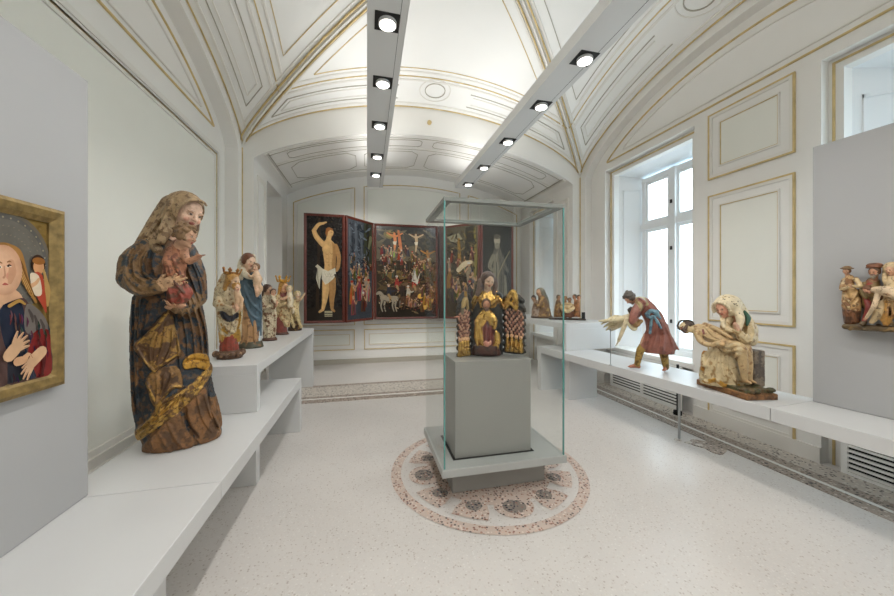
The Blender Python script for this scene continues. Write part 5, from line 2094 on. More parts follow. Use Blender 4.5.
def shrine_madonna():
    fr = Frame((0.925, 2.66, 0.9855))
    s, p = fr.s, fr.p
    root = fr.thing('shrine_statue', 'gilded opening shrine statue of a crowned woman on the plinth inside the glass showcase', 'statue')
    root['label'] = 'gilded shrine statue of a woman with opened wings, on the plinth inside the glass showcase'
    WOOD = dict(a=(78, 42, 30), b=(52, 30, 24), share=.4, sc=24)
    BLK = dict(a=(34, 34, 32), b=(52, 46, 38), share=.3, sc=20)
    G = dict(a=(206, 164, 88, .85), b=(128, 92, 44, .6), share=.34, sc=50)
    # the woman: head, shoulders and gown
    S = Carve(fr)
    S.loft([(308, 478, 497, .03), (300, 475, 500, .02), (295, 477, 498, .02), (291, 481, 496, .02)], G, n=13, amp=.2, q=.62)
    head(S, p(488.5, 281.2, -.02), 16.0 * s, 18, 14, 8, (208, 174, 146), hair=(70, 50, 40), neck=p(487.5, 296, .02))
    for q in ([(479, 298), (487, 303), (496, 297)], [(480, 301), (488, 306), (497, 301)]):
        S.ridge(q, [.8, 1.3, .8], G)
    S.floor = None
    S.build('figure', 'polychrome_clean', root)
    V = Carve(fr)
    VC = dict(a=(104, 82, 70), b=(74, 60, 58), share=.4, sc=30)
    V.ell(p(487.6, 279.4, .015), (7.8 * s, 8.2 * s, 8.6 * s), VC, rot3(10, 10, 6))
    V.tube([p(480.5, 281, .0), p(480, 288, -.01), p(477.5, 294, -.01)], [3.0 * s, 3.2 * s, 2.4 * s], VC)
    V.tube([p(495, 280, .01), p(495.5, 287, .0), p(493.5, 294, -.01)], [2.6 * s, 2.8 * s, 2 * s], VC)
    f = rot3(14, 12, 6) @ np.array([0, -1, 0])
    V.ell(p(488.7, 282.3, -.02) + f * 8 * s, (4.9 * s, 8 * s, 7.0 * s), VC, rot3(14, 12, 6), k=s * .8, sub=True)
    V.floor = None
    V.build('veil', 'polychrome_clean', root)
    # opened mantle: gilt edges outside, dark hollow inside
    N = Carve(fr)
    N.loft([(359, 470, 503, .06), (340, 471, 503, .06), (318, 471, 503, .055), (304, 471.5, 502, .045), (296, 474.5, 500, .04), (291, 480, 496, .04)], BLK, q=.42)
    N.loft([(352, 474, 499.5, -.03), (330, 474, 499.5, -.03), (312, 475, 498.5, -.03), (304, 477.5, 497, -.03)], BLK, q=.5, sub=True)
    N.ridge([(480, 292), (474.5, 297), (471.5, 304), (470.5, 312)], [1.4, 2.6, 2.4, 1.2], G, .2)
    N.ridge([(496, 292), (500, 296), (502, 302), (503.5, 308)], [1.4, 2.6, 2.2, 1.0], G, .2)
    N.ridge([(477, 296), (474, 302), (473, 307)], [1.4, 1.8, 1], G, .2)
    N.ridge([(498, 297), (500.5, 302), (502, 307)], [1.2, 1.6, .8], G, .2)
    N.floor = None
    N.build('mantle', 'polychrome_clean', root)
    # seated bearded figure within
    F = Carve(fr)
    F.loft([(346, 478, 495, -.055), (338, 477, 496, -.055), (328, 478, 494.5, -.05), (318, 479, 494, -.045), (312, 480.5, 492, -.04)], dict(a=(104, 46, 42), b=(76, 40, 34), share=.4, sc=40), n=9, amp=.12, q=.6, twist=4)
    F.tube([p(481, 315, -.06), p(477, 322, -.08), p(478, 329, -.09)], [2.6 * s, 3 * s, 1.8 * s], G)
    F.tube([p(492, 315, -.06), p(495, 321, -.08), p(494.5, 328, -.09)], [2.6 * s, 2.8 * s, 1.6 * s], G)
    F.loft([(326, 475.5, 483, -.075), (318, 477.5, 490, -.07), (312, 480.5, 491.5, -.065), (308.5, 483, 490, -.06)], G, n=9, amp=.3, q=.6)
    F.loft([(325, 489, 497, -.075), (318, 485, 495, -.07), (312, 482, 491.5, -.065)], G, n=9, amp=.3, q=.6)
    for q in ([(476, 328), (476.5, 338), (478, 347)], [(480, 328), (481, 338), (483, 346)], [(496, 332), (496.5, 340), (494, 347)], [(498, 334), (498.5, 341), (497, 348)]):
        F.tube([p(a, b, -.085) for a, b in q], [1.6 * s, 2.2 * s, 1.4 * s], G)
    for q in ([(486, 326), (485.5, 336), (485, 344)], [(490, 326), (490.5, 336), (490, 344)]):
        F.ridge(q, [.8, 1.6, 1.2], (112, 52, 46))
    hand(F, p(484, 342, -.1), np.array([.5, -.5, -.6]), np.array([0, 0, -1.0]), 5 * s, (206, 150, 126), .4)
    hand(F, p(490, 342, -.1), np.array([-.5, -.5, -.6]), np.array([0, 0, -1.0]), 5 * s, (206, 150, 126), .4, thumb=-1)
    F.ell(p(487, 344.5, -.11), 2.2 * s, (196, 132, 112))
    head(F, p(486.3, 304.5, -.06), 11.5 * s, 4, 6, 0, (176, 124, 92), hair=(78, 52, 34), long=False, beard=(84, 58, 38), neck=p(486.5, 312, -.05))
    F.floor = None
    F.build('seated_figure', 'polychrome_clean', root)
    B = Carve(fr)
    B.loft([(362, 471, 501, .0), (354, 471, 501, .0), (345.5, 473, 499, .0)], WOOD, q=.5)
    B.box(p(486, 349.5, -.06), (11 * s, 5 * s, 4.4 * s), WOOD)
    B.build('box_base', 'polychrome', root)
    # the wings
    def wing(px0, px1, ytop, ybot, dA, dB, right):
        W = Carve(fr, vox=s * .5)
        def q(u, v, o=0.0):        # u 0 at the hinge side, v 0 at the top
            a = px0 + (px1 - px0) * u
            top = ytop[0] * (1 - u) ** 1 + ytop[1] * u if not callable(ytop) else ytop(u)
            bb = ybot[0] * (1 - u) + ybot[1] * u
            return p(a, top + (bb - top) * v, dA + (dB - dA) * u - o)
        # shell
        for i in range(9):
            v0 = i / 8
            W.tube([q(.06, v0, -.010), q(.5, v0 if v0 > 0 else -.01, -.010), q(.94, min(1, v0 + .0), -.010)], [2.6 * s, 2.9 * s, 2.6 * s], BLK, k=3 * s, n=2)
        # scalloped outer edge
        for i in range(7):
            v = .16 + .82 * i / 6
            W.ell(q(1.03, v), (2.0 * s, 2.0 * s, 2.4 * s), (46, 40, 32), k=s)
            W.cone(q(1.0, v), q(1.12, v + .03), 1.5 * s, .5 * s, (52, 42, 30), s * .6)
        # kneeling gilt figures at the foot
        for i in range(4):
            u = .18 + .22 * i
            W.cone(q(u, .98, .02), q(u + .02, .78, .03), 2.7 * s, 1.7 * s, G, s * .5)
            W.cone(q(u, .82, .035), q(u, .92, .045), 1.2 * s, 1.0 * s, G, s * .4)
            W.ell(q(u + .02, .735, .03), 1.6 * s, (212, 166, 124), k=s * .3)
            W.ell(q(u + .02, .725, .022), 1.8 * s, (150, 104, 52), k=s * .3, bias=-.3 * s)
        # rows of small heads
        for r_ in range(8):
            for i in range(5):
                u = .12 + .19 * i + (.09 if r_ % 2 else 0)
                v = .26 + .058 * r_
                if u < .98:
                    W.ell(q(u, v, .014), (1.15 * s, 1.1 * s, 1.45 * s), (182, 138, 112) if (i + r_) % 3 else (140, 92, 74), k=s * .3)
                    W.ell(q(u, v + .03, .010), (1.35 * s, 1.1 * s, 1.2 * s), (84, 34, 32), k=s * .3, bias=-.2 * s)
        return W, q
    W, q = wing(503.5, 523.5, lambda u: 300 - 8 * math.sin(min(1, u * 1.5) * math.pi * .8) + 6 * u, (350, 352), .02, -.04, True)
    W.tube([q(.0, .16, .02), q(.25, .05, .03), q(.48, -.05, .03), q(.60, .04, .03), q(.66, .2, .03)], [1.6 * s, 2.8 * s, 3 * s, 2.6 * s, 1.6 * s], G)
    W.tube([q(.1, .2, .03), q(.35, .16, .04), q(.6, .22, .035)], [1.4 * s, 2.2 * s, 1.2 * s], G)
    W.tube([q(.45, .03, .035), q(.5, .12, .04), q(.55, .22, .035)], [1 * s, 1.5 * s, 1 * s], dict(a=(84, 52, 34), b=(196, 146, 60, .5), share=.5, sc=60))
    hand(W, q(.66, .22, .03), np.array([.9, -.2, -.1]), np.array([0, 0, -1.0]), 5.5 * s, (206, 150, 116), .3)
    W.floor = None
    W.build('wing', 'polychrome_clean', root)
    W, q = wing(470.5, 458.5, lambda u: 300 - 14 * math.sin(u * math.pi * .7) + 14 * u, (354, 356), -.03, -.09, False)
    W.cone(q(.38, .1, .02), q(.42, -.20, .02), 2.0 * s, .7 * s, dict(a=(168, 128, 60, .4), b=(74, 54, 36), share=.5, sc=40), s)
    W.tube([q(.2, .2, .02), q(.4, .08, .03), q(.62, .2, .03)], [1.2 * s, 2.2 * s, 1.6 * s], (176, 150, 100, .3))
    W.tube([q(.55, .08, .02), q(.6, .2, .03), q(.7, .3, .02)], [1 * s, 1.6 * s, 1 * s], (120, 106, 84))
    hand(W, q(.92, .30, .02), np.array([-.9, -.2, .1]), np.array([0, 0, -1.0]), 6 * s, (206, 140, 112), .3)
    W.floor = None
    W.build('wing', 'polychrome_clean', root)
    return root


def man_with_boy():
    fr = Frame((2.985, 3.04, 0.6726))
    s, p = fr.s, fr.p
    root = fr.thing('striding_man_statue', 'painted statue of a striding man in a red coat holding a pale boy', 'statue')
    COAT = dict(a=(152, 98, 84), b=(132, 82, 70), share=.4, sc=20)
    BOOT = dict(a=(170, 138, 72, .3), b=(112, 86, 46, .2), share=.45, sc=46)
    BL = dict(a=(116, 152, 164), b=(84, 110, 128), share=.4, sc=50)
    SK = (196, 140, 112)
    S = Carve(fr)
    # coat: bent back, waist, flaring skirt
    S.tube([p(643.5, 304, -.0), p(648, 310, .0), p(654, 318, .0)], [7.4 * s, 8.6 * s, 8.4 * s], COAT, k=3 * s)
    S.tube([p(654, 318, .0), p(657, 327, .0)], [8.2 * s, 9.4 * s], COAT, k=3 * s)
    S.loft([(353, 643, 675, .0), (347, 641.5, 676, .0), (338, 643, 672, .0), (329, 646.5, 667, .0), (320, 648, 663, .0)], COAT, n=8, amp=.12, q=.62, k=3 * s)
    S.cone(p(669, 342, .02), p(678.5, 349.5, .02), 5.5 * s, .8 * s, COAT)
    for q in ([(657, 322), (656, 336), (651, 350)], [(661, 322), (664, 336), (662, 352)], [(664, 322), (670, 336), (674, 349)], [(651, 326), (648, 336), (645, 348)], [(648, 306), (655, 314), (662, 324)]):
        S.ridge(q, [.8, 1.8, 1.6], COAT, -.1)
    S.ridge([(659, 326), (660, 340), (657, 351)], [.6, 1.2, 1.4], COAT, .2, sub=True)
    # arms
    S.tube([p(640, 304, -.10), p(634.5, 314, -.16), p(632.5, 321, -.17)], [5 * s, 4.4 * s, 3.6 * s], COAT)
    S.tube([p(633, 321, -.17), p(636, 325, -.15), p(641, 321, -.12)], [3.2 * s, 2.7 * s, 2 * s], (150, 116, 70))
    S.tube([p(644, 303, .10), p(638, 313, .12), p(632, 321, .08)], [4.6 * s, 4 * s, 2.6 * s], COAT)
    hand(S, p(640, 321.5, -.12), p(633, 319, -.12) - p(641, 322, -.12), np.array([0, .9, -.3]), 8 * s, SK, .7)
    hand(S, p(633, 320, .07), p(626, 319, .04) - p(633, 320, .07), np.array([0, -.9, .2]), 8 * s, SK, .7, thumb=-1)
    # legs with gilt boots, bare toes
    S.tube([p(646, 343, -.03), p(640.5, 350, -.06), p(637.2, 364, -.06)], [3.6 * s, 4.0 * s, 2.9 * s], BOOT)
    S.tube([p(662, 344, .03), p(664, 355, .02), p(666, 367, .0)], [5.4 * s, 4.2 * s, 2.9 * s], BOOT)
    S.cone(p(649, 332, -.04), p(643.5, 346.5, -.06), 3.4 * s, 3.4 * s, COAT)
    S.tube([p(645, 335, -.05), p(642.5, 341, -.06), p(642, 347, -.06)], [1.6 * s, 1.8 * s, 2.2 * s], (206, 160, 130))
    foot(S, p(637.3, 364, -.06), np.array([-1, -.25, 0]), 12.5 * s, (176, 112, 84))
    foot(S, p(666, 366.5, .0), np.array([-.35, -1, 0]), 11 * s, (170, 108, 80))
    head(S, p(630, 298, -.03), 14.5 * s, -58, 46, -10, (204, 158, 132), hair=(92, 84, 76), curly=True, neck=p(640, 302, .0), seed=5)
    S.ridge([(637, 297), (642, 299), (646, 304)], [1.6, 2.2, 1.6], (176, 164, 120, .2), .1)
    S.ridge([(636, 301), (640, 305), (641, 310)], [1.2, 1.6, 1], (168, 150, 106, .2), .1)
    S.build('man', 'polychrome_clean', root)
    B = Carve(fr)
    for q in ([(646, 314), (651, 311), (656, 313), (660, 318)], ):
        P = S.hit(q, .5 * s)
        B.tube(list(P), [1.6 * s, 2.2 * s, 2.2 * s, 1.4 * s], BL)
    for q, w in (([(652, 316), (651, 324), (650, 333)], [1.1, 1.7, 1.3]), ([(654, 316), (657.5, 322), (661, 328)], [1.1, 1.6, 1.1]), ([(650, 312), (647.5, 316), (652, 318)], [1.4, 1.8, 1.2]), ([(653, 312), (657.5, 311.5), (655, 317)], [1.2, 1.8, 1.2])):
        P = S.hit(q, .9 * s)
        B.tube(list(P), [x * s for x in w], BL, k=s * .6)
    B.floor = None
    B.build('sash', 'polychrome_clean', root)
    # the boy he holds: body, and the pale cloth blown out behind
    K = Carve(fr)
    PS = (208, 192, 158)
    K.tube([p(632, 317, -.06), p(625, 319, -.05), p(619, 321, -.03)], [4.2 * s, 4.6 * s, 4 * s], PS)
    K.tube([p(627, 320, -.10), p(622.5, 331, -.12), p(618.5, 341, -.12)], [2.5 * s, 2.2 * s, 1.5 * s], PS)
    hand(K, p(618.5, 341, -.12), p(616, 346.5, -.12) - p(618.5, 341, -.12), np.array([-.9, 0, -.2]), 7 * s, PS, .3)
    head(K, p(631.5, 311.5, -.08), 9 * s, -120, 40, 0, PS, hair=(62, 50, 42), curly=True, neck=p(629, 317, -.06), seed=8)
    K.tube([p(620, 321, -.03), p(616, 326, -.02), p(611, 327, .0)], [3.4 * s, 2.6 * s, 1.6 * s], PS)
    K.floor = None
    K.build('boy', 'polychrome_clean', root)
    C = Carve(fr)
    CL = dict(a=(212, 200, 164), b=(184, 166, 124), share=.35, sc=24)
    for i, (a, b) in enumerate(((321, 319), (324, 316), (327, 320), (330, 323), (328, 325))):
        C.tube([p(628 - i, 318 + i * 1.4, -.07 + .02 * i), p(616 - i, b + 1 + i * .6, -.08 + .035 * i), p(599 + i * 2.4, a, -.05 + .03 * i)], [2.4 * s, 2.9 * s, .9 * s], CL, k=s)
    C.tube([p(627, 322, -.11), p(634, 329, -.13), p(637, 326, -.12)], [2.2 * s, 2.2 * s, 1.2 * s], CL)
    C.tube([p(630, 315, -.09), p(636, 313, -.11), p(637, 308, -.1)], [1.6 * s, 1.8 * s, 1 * s], CL)
    C.floor = None
    C.build('cloth', 'polychrome_clean', root)
    q = MB()
    a = p(610.5, 326, .02)
    q.cyl((a[0], a[1]), 0.0045, 0.0008, a[2], 10)
    q.cyl((a[0], a[1]), 0.02, 0.0006, 0.004, 16)
    q.build('support_rod', 'post_steel', root)


def pieta():
    fr = Frame((2.99, 2.24, 0.6726))
    s, p = fr.s, fr.p
    root = fr.thing('pieta_statue', 'cream painted statue of a seated veiled woman with a lifeless man across her lap', 'statue')
    CR = dict(a=(204, 184, 144), b=(160, 130, 86), share=.38, sc=36)
    SK = dict(a=(190, 162, 118), b=(150, 116, 78), share=.35, sc=36)
    GR = dict(a=(74, 72, 44), b=(98, 76, 46), share=.4, sc=30)
    WD = dict(a=(140, 98, 58), b=(108, 72, 42), share=.4, sc=20)
    # plinth follows the bench
    c0, c1, c2 = fr.w(2.915, 2.46, .673), fr.w(2.835, 1.985, .673), fr.w(3.10, 1.985, .673)
    d = c1 - c0; L = np.linalg.norm(d[:2]); d = d / np.linalg.norm(d)
    e = np.array([-d[1], d[0], 0])
    if e @ (c2 - c1) < 0: e = -e
    M = np.stack([d, e, np.array([0, 0, 1.0])], 1)
    B = Carve(fr)
    B.box(c0 + d * L / 2 + e * .13 + [0, 0, .022], (L / 2, .13, .024), WD, M, rnd=.004)
    B.loft([(384, 700, 752, .0), (374, 703, 748, .0)], GR, q=.5)
    B.box(c0 + d * L * .49 + e * .13 + [0, 0, .056], (L * .47, .115, .018), GR, M, rnd=.012, k=.01)
    rnd = random.Random(4)
    for i in range(26):
        t = rnd.uniform(.02, .98)
        B.ell(c0 + d * L * t + e * rnd.uniform(.01, .22) + [0, 0, .055 + rnd.uniform(0, .02)], np.array([rnd.uniform(.018, .034), rnd.uniform(.015, .03), rnd.uniform(.01, .02)]), GR, k=.008)
    for q in ((768, 392, .0), (764, 389.5, .0), (760, 390, -.03), (771, 395, .02), (757, 388, -.02)):
        B.ell(c0 + d * L * (.70 + .28 * rnd.random()) + e * rnd.uniform(.04, .22) + [0, 0, .075], (.03, .03, .018), GR, k=.01)
    B.build('plinth', 'polychrome', root)
    # throne block
    T = Carve(fr)
    a, b = p(753, 350, .0), p(753, 386, .0)
    T.box((a + b) / 2 + [-2.5 * s, .05, 0], (.085, .05, abs(a[2] - b[2]) / 2), dict(a=(128, 112, 92), b=(88, 74, 60), share=.5, sc=20), M, rnd=.008)
    T.build('throne', 'polychrome', root)
    # seated woman
    S = Carve(fr)
    S.loft([(385, 699, 749, -.02), (376, 699, 750, -.03), (364, 702, 750, -.03), (352, 708, 750, -.02), (344, 715, 749, .0), (336, 722, 752, .02), (326, 724, 751, .03), (318, 727, 747, .04), (312, 730, 743, .05)], CR, n=12, amp=.12, q=.66, twist=3, ph=1)
    S.tube([p(745, 318, .0), p(750, 329, -.02), p(750, 340, -.05)], [5.5 * s, 6.6 * s, 6.4 * s], CR)
    S.tube([p(750, 340, -.05), p(744, 339, -.12), p(738, 331, -.15)], [6.2 * s, 5 * s, 3 * s], CR)
    for q in ([(744, 318), (748, 328), (746, 340)], [(750, 322), (754, 333), (750, 343)], [(741, 336), (747, 342), (754, 340)]):
        S.ridge(q, [.8, 1.5, 1.0], CR)
    S.tube([p(729, 318, -.02), p(725, 327, -.06), p(733, 331, -.13)], [4.5 * s, 4.6 * s, 2.8 * s], CR)
    W, Mh = head(S, p(724.5, 308, -.05), 21 * s, -36, 20, -8, (216, 160, 132), neck=p(731, 319, .0))
    for sg in (-1, 1):
        hand(S, p(738.5 + sg * .8, 331, -.15 - .01 * sg), p(734, 322, -.17) - p(738.5, 331, -.15), np.array([-sg * .8, sg * .5, 0]), 10.5 * s, (212, 166, 136), .05, .05, sg)
    # drapery over the knees to the ground
    for q in ([(712, 350), (707, 364), (703, 378)], [(717, 350), (714, 366), (711, 382)], [(722, 350), (722, 366), (726, 384)], [(727, 352), (730, 368), (737, 384)], [(731, 356), (737, 370), (744, 380)], [(706, 352), (704, 362), (700, 370)], [(719, 356), (716, 372), (718, 384)]):
        S.ridge(q, [1.0, 2.0, 1.6], CR, -.1)
    S.ridge([(703, 344), (702, 356), (703, 368)], [2.6, 3.2, 2.2], dict(a=(188, 136, 62, .4), b=(140, 96, 48, .3), share=.4, sc=40), .3)
    S.ridge([(699, 374), (706, 381), (716, 380), (726, 386), (738, 385)], [1.2, 1.8, 1.5, 1.8, 1.2], (196, 148, 66, .5), .2)
    S.build('woman', 'polychrome_clean', root)
    # her veil
    V = Carve(fr)
    VC = dict(a=(220, 204, 170), b=(186, 162, 120), share=.3, sc=30)
    V.ell(p(727.5, 305.5, -.02), (12.5 * s, 13 * s, 12.8 * s), VC, rot3(-30, 14, -6))
    V.tube([p(733, 303, .03), p(741, 314, .03), p(745, 326, .0)], [8 * s, 7 * s, 4 * s], VC)
    V.tube([p(735, 306, -.05), p(740, 318, -.09), p(739, 329, -.12)], [4.2 * s, 4 * s, 2.4 * s], VC)
    V.tube([p(719, 308, -.02), p(722, 317, -.06), p(724, 327, -.1)], [2.4 * s, 2.6 * s, 1.8 * s], VC)
    f = Mh @ np.array([0, -1, 0])
    V.ell(p(724.5, 309, -.05) + f * 10 * s, (7.6 * s, 10 * s, 9.8 * s), VC, Mh, k=s, sub=True)
    for i in range(13):
        a = math.radians(-100 + 200 * i / 12)
        V.ell(p(724.5, 308, -.05) + Mh @ np.array([.44 * math.sin(a), -.26, .46 * math.cos(a)]) * 21 * s, 1.5 * s, VC, k=s * .6)
    for i in range(6):
        V.ell(p(741 - i * .3, 313 + i * 3, -.09 - i * .004), 1.7 * s, VC, k=s * .6)
    rnd = random.Random(7)
    for i in range(26):
        h = V.hit([(rnd.uniform(722, 744), rnd.uniform(293, 322))])[0]
        V.dab(h, .7 * s, (84, 70, 50))
    V.floor = None
    V.build('veil', 'polychrome_clean', root)
    G = Carve(fr)
    G.tube(list(S.hit([(744, 311), (748, 318), (747, 325)], .6 * s)), [1.4 * s, 2.6 * s, 1.2 * s], (44, 86, 66))
    G.floor = None
    G.build('mantle_lining', 'polychrome_clean', root)
    # the man across her lap
    C = Carve(fr)
    C.tube([p(699, 329, .04), p(708, 334, .0), p(719, 340, -.06), p(731, 346, -.11)], [6.4 * s, 8.2 * s, 7.2 * s, 7 * s], SK, k=3 * s)
    C.tube([p(731, 346, -.12), p(739, 347, -.17), p(741.5, 350, -.18)], [6.4 * s, 5.2 * s, 4.6 * s], SK)
    C.tube([p(741.5, 350, -.18), p(743, 364, -.17), p(744.5, 379, -.15)], [4.6 * s, 4.4 * s, 2.6 * s], SK)
    C.tube([p(730, 342, -.06), p(745, 346, -.1), p(747, 352, -.12)], [5.6 * s, 4.6 * s, 4.2 * s], SK)
    C.tube([p(747, 352, -.12), p(748.5, 364, -.12), p(749.5, 379, -.12)], [4.2 * s, 4 * s, 2.5 * s], SK)
    C.floor = .055
    foot(C, p(744.5, 379, -.15), np.array([.7, -.6, 0]), 11 * s, (186, 150, 104))
    foot(C, p(749.5, 379, -.12), np.array([.8, -.5, 0]), 10 * s, (186, 150, 104))
    C.tube([p(697, 333, -.03), p(701, 341, -.09), p(710, 345, -.14), p(720, 342.5, -.17)], [3.6 * s, 3.3 * s, 2.8 * s, 2 * s], SK)
    hand(C, p(719.5, 342.5, -.17), p(727, 339, -.19) - p(720, 342.5, -.17), np.array([0, .6, -.7]), 10 * s, (196, 160, 112), .4)
    C.tube([p(705, 325, .05), p(716, 329, -.05), p(727, 335, -.12)], [3.4 * s, 3 * s, 2 * s], SK)
    hand(C, p(727, 335, -.12), p(733, 338, -.15) - p(727, 335, -.12), np.array([0, .6, -.7]), 8 * s, (196, 160, 112), .4)
    W, Mc = head(C, p(686.5, 327.5, .05), 19 * s, -20, -62, -70, (206, 184, 142), hair=(70, 50, 36), beard=(78, 56, 40), closed=True, neck=p(698, 330, .04), cheek=False)
    C.stroke([(703, 330), (704, 334)], 1.1, (110, 44, 34))
    for q in ([(700, 330), (706, 337), (714, 340)], [(708, 330), (713, 336), (720, 339)], [(706, 328), (710, 333), (716, 336)]):
        C.ridge(q, [.5, .9, .5], SK)
    for q in ([(716, 347), (728, 351), (740, 349)], [(718, 344), (728, 347), (738, 344)], [(722, 350), (732, 355), (739, 353)]):
        C.ridge(q, [1.3, 2.4, 1.5], CR, .2)
    C.build('man', 'polychrome_clean', root)
    H = Carve(fr)
    cc = p(686.5, 327.5, .05) + Mc @ np.array([0, .03, .27]) * 19 * s
    ring = [cc + Mc @ np.array([.40 * math.cos(a), .45 * math.sin(a), .03 * math.sin(5 * a)]) * 19 * s for a in [2 * math.pi * i / 16 for i in range(17)]]
    H.tube(ring, 1.1 * s, (62, 50, 34), n=2)
    for i in range(16):
        H.cone(ring[i], ring[i] + (ring[i] - cc) * .28 + np.array([0, 0, (i % 3 - 1) * .008]), .6 * s, .3 * s, (62, 50, 34), s * .3)
    H.floor = None
    H.build('thorn_crown', 'polychrome', root)


def lamentation_relief():
    # fixed to the grey partition on the right
    base = RB + Matrix.Rotation(RA, 3, 'Z') @ Vector((0.474, -3.36, 0))
    fr = Frame((base.x - .05, base.y, 1.22))
    fr2 = fr
    s, p = fr.s, fr.p
    root = fr.thing('carved_relief', 'carved painted relief of mourning figures around a dead man, hung on the right grey partition', 'relief')
    # partition plane in own coordinates
    n = Matrix.Rotation(RA, 3, 'Z') @ Vector((1, 0, 0))
    def at(px, py, out):
        """point 'out' metres in front of the partition on a measured sight line"""
        u, v = (px - 447) / F_PX, (293 - py) / F_PX
        dx, dy = SY + u * CYW, CYW - u * SY
        pl = RB + n * (0.475 - out)
        t = (pl.x * n.x + pl.y * n.y) / (dx * n.x + dy * n.y)
        return fr.w(dx * t, dy * t, EYE + v * t)
    TAN = dict(a=(196, 158, 106), b=(138, 96, 58), share=.42, sc=30)
    CRM = dict(a=(208, 182, 138), b=(160, 124, 80), share=.36, sc=28)
    BRN = dict(a=(122, 80, 50), b=(86, 58, 38), share=.4, sc=30)
    RK = dict(a=(98, 80, 52), b=(140, 112, 70), share=.4, sc=24)
    SK = (204, 158, 124)
    PALE = dict(a=(216, 190, 156), b=(188, 150, 114), share=.3, sc=26)
    s = s * 0.86
    yaw0 = math.degrees(math.atan2(-n.x * fr.ex[0] - n.y * fr.ex[1], n.x * fr.ey[0] + n.y * fr.ey[1]))
    q0 = fr.w(*(RB + n * 0.4735))
    nl = np.array([n.x * fr.ex[0] + n.y * fr.ex[1], n.x * fr.ey[0] + n.y * fr.ey[1], 0])
    B = Carve(fr, vox=s * .6)
    B.clips.append(lambda P: (P - q0) @ nl)
    B.tube([at(846, 326.5, .04), at(868, 328, .05), at(890, 329, .05), at(912, 331, .05)], [4.6 * s, 4.8 * s, 4.8 * s, 5 * s], RK, k=.02)
    B.tube([at(846, 326, .09), at(868, 327.5, .10), at(890, 329, .10), at(912, 331, .10)], [3.8 * s, 4.0 * s, 4.2 * s, 4 * s], RK, k=.02)
    B.tube([at(856, 300, .02), at(875, 296, .02), at(900, 296, .02)], [14 * s, 16 * s, 16 * s], BRN, k=.02)
    rnd = random.Random(3)
    for i in range(22):
        B.ell(at(rnd.uniform(844, 912), rnd.uniform(322, 331), rnd.uniform(.05, .13)), rnd.uniform(2, 3.4) * s, RK, k=.008)
    B.floor = None
    B.build('ground', 'polychrome', root)
    # standing woman with a brimmed hat
    S = Carve(fr, vox=s * .55)
    cx = lambda y: 850
    for (a, b) in zip(((847, 280), (846, 292), (847, 306)), ((846, 292), (847, 306), (849, 320))):
        pass
    S.tube([at(849.5, 278, .07), at(848.5, 292, .08), at(849, 306, .08), at(850, 321, .08)], [5 * s, 6.6 * s, 7.6 * s, 6.6 * s], TAN, k=.012)
    S.tube([at(852, 290, .10), at(856, 305, .10), at(856, 320, .09)], [5 * s, 5.4 * s, 4.6 * s], TAN, k=.012)
    S.tube([at(844, 280, .08), at(842, 289, .11), at(849, 287, .14)], [3 * s, 3 * s, 1.8 * s], CRM)
    S.tube([at(856, 279, .08), at(860, 286, .12), at(853, 286, .15)], [3 * s, 2.8 * s, 1.8 * s], CRM)
    hand(S, at(850, 287, .145), np.array([.7, -.4, .4]), np.array([0, .8, 0]), 6.5 * s, SK, .4)
    hand(S, at(853, 286, .15), np.array([-.7, -.4, .4]), np.array([0, .8, 0]), 6.5 * s, SK, .4, thumb=-1)
    for q in ([(843, 294), (850, 302), (860, 290)], [(842, 301), (850, 308), (861, 298)], [(842, 306), (849, 313), (858, 304)], [(845, 312), (846, 318), (845, 323)], [(850, 312), (851, 318), (850, 324)], [(855, 310), (856, 317), (857, 324)]):
        S.ridge(q, [.9, 1.7, 1.0], CRM, 0)
    S.below((840, 309), (864, 311), BRN, .004)
    head(S, at(846.8, 271.3, .085), 11.5 * s, yaw0 - 4, 6, 0, SK, hair=(118, 82, 52), neck=at(848, 279, .07))
    S.clips.append(lambda P: (P - q0) @ nl)
    S.floor = None
    S.build('standing_woman', 'polychrome', root)
    H = Carve(fr, vox=s * .5)
    c = at(846.8, 268.4, .08)
    H.ell(c, (7.6 * s, 7.2 * s, 1.5 * s), (110, 84, 54), rot3(0, 8, 4))
    H.ell(c + [0, 0, 1.8 * s], (4.6 * s, 4.6 * s, 2.2 * s), (124, 96, 62))
    H.clips.append(lambda P: (P - q0) @ nl)
    H.floor = None
    H.build('hat', 'polychrome', root)
    # bearded man behind
    S = Carve(fr, vox=s * .55)
    S.tube([at(873, 282, .05), at(872, 292, .07), at(870, 304, .07)], [7 * s, 9 * s, 8 * s], dict(a=(130, 104, 60), b=(150, 60, 46), share=.4, sc=14), k=.012)
    S.tube([at(864, 284, .07), at(862, 292, .1), at(866, 298, .12)], [3.4 * s, 3 * s, 2 * s], (134, 112, 66))
    head(S, at(874.5, 272, .09), 15.5 * s, yaw0 - 6, 10, 0, (190, 140, 108), hair=(96, 70, 48), beard=(146, 134, 116), neck=at(874, 282, .06))
    S.clips.append(lambda P: (P - q0) @ nl)
    S.floor = None
    S.build('bearded_man', 'polychrome', root)
    H = Carve(fr, vox=s * .5)
    H.ell(at(874.5, 265.3, .075), (8.2 * s, 8 * s, 3.8 * s), dict(a=(134, 84, 54), b=(96, 62, 42), share=.4, sc=30), rot3(0, 8, 0))
    H.ell(at(874.5, 267.5, .08), (8.8 * s, 8.6 * s, 1.6 * s), (120, 74, 48))
    H.clips.append(lambda P: (P - q0) @ nl)
    H.floor = None
    H.build('cap', 'polychrome', root)
    # veiled woman
    S = Carve(fr, vox=s * .55)
    S.tube([at(893, 280, .06), at(894, 294, .09), at(893, 312, .10)], [8 * s, 10 * s, 9 * s], CRM, k=.012)
    head(S, at(891, 270, .09), 14 * s, yaw0 - 12, 16, -4, (206, 160, 128), neck=at(892, 280, .06))
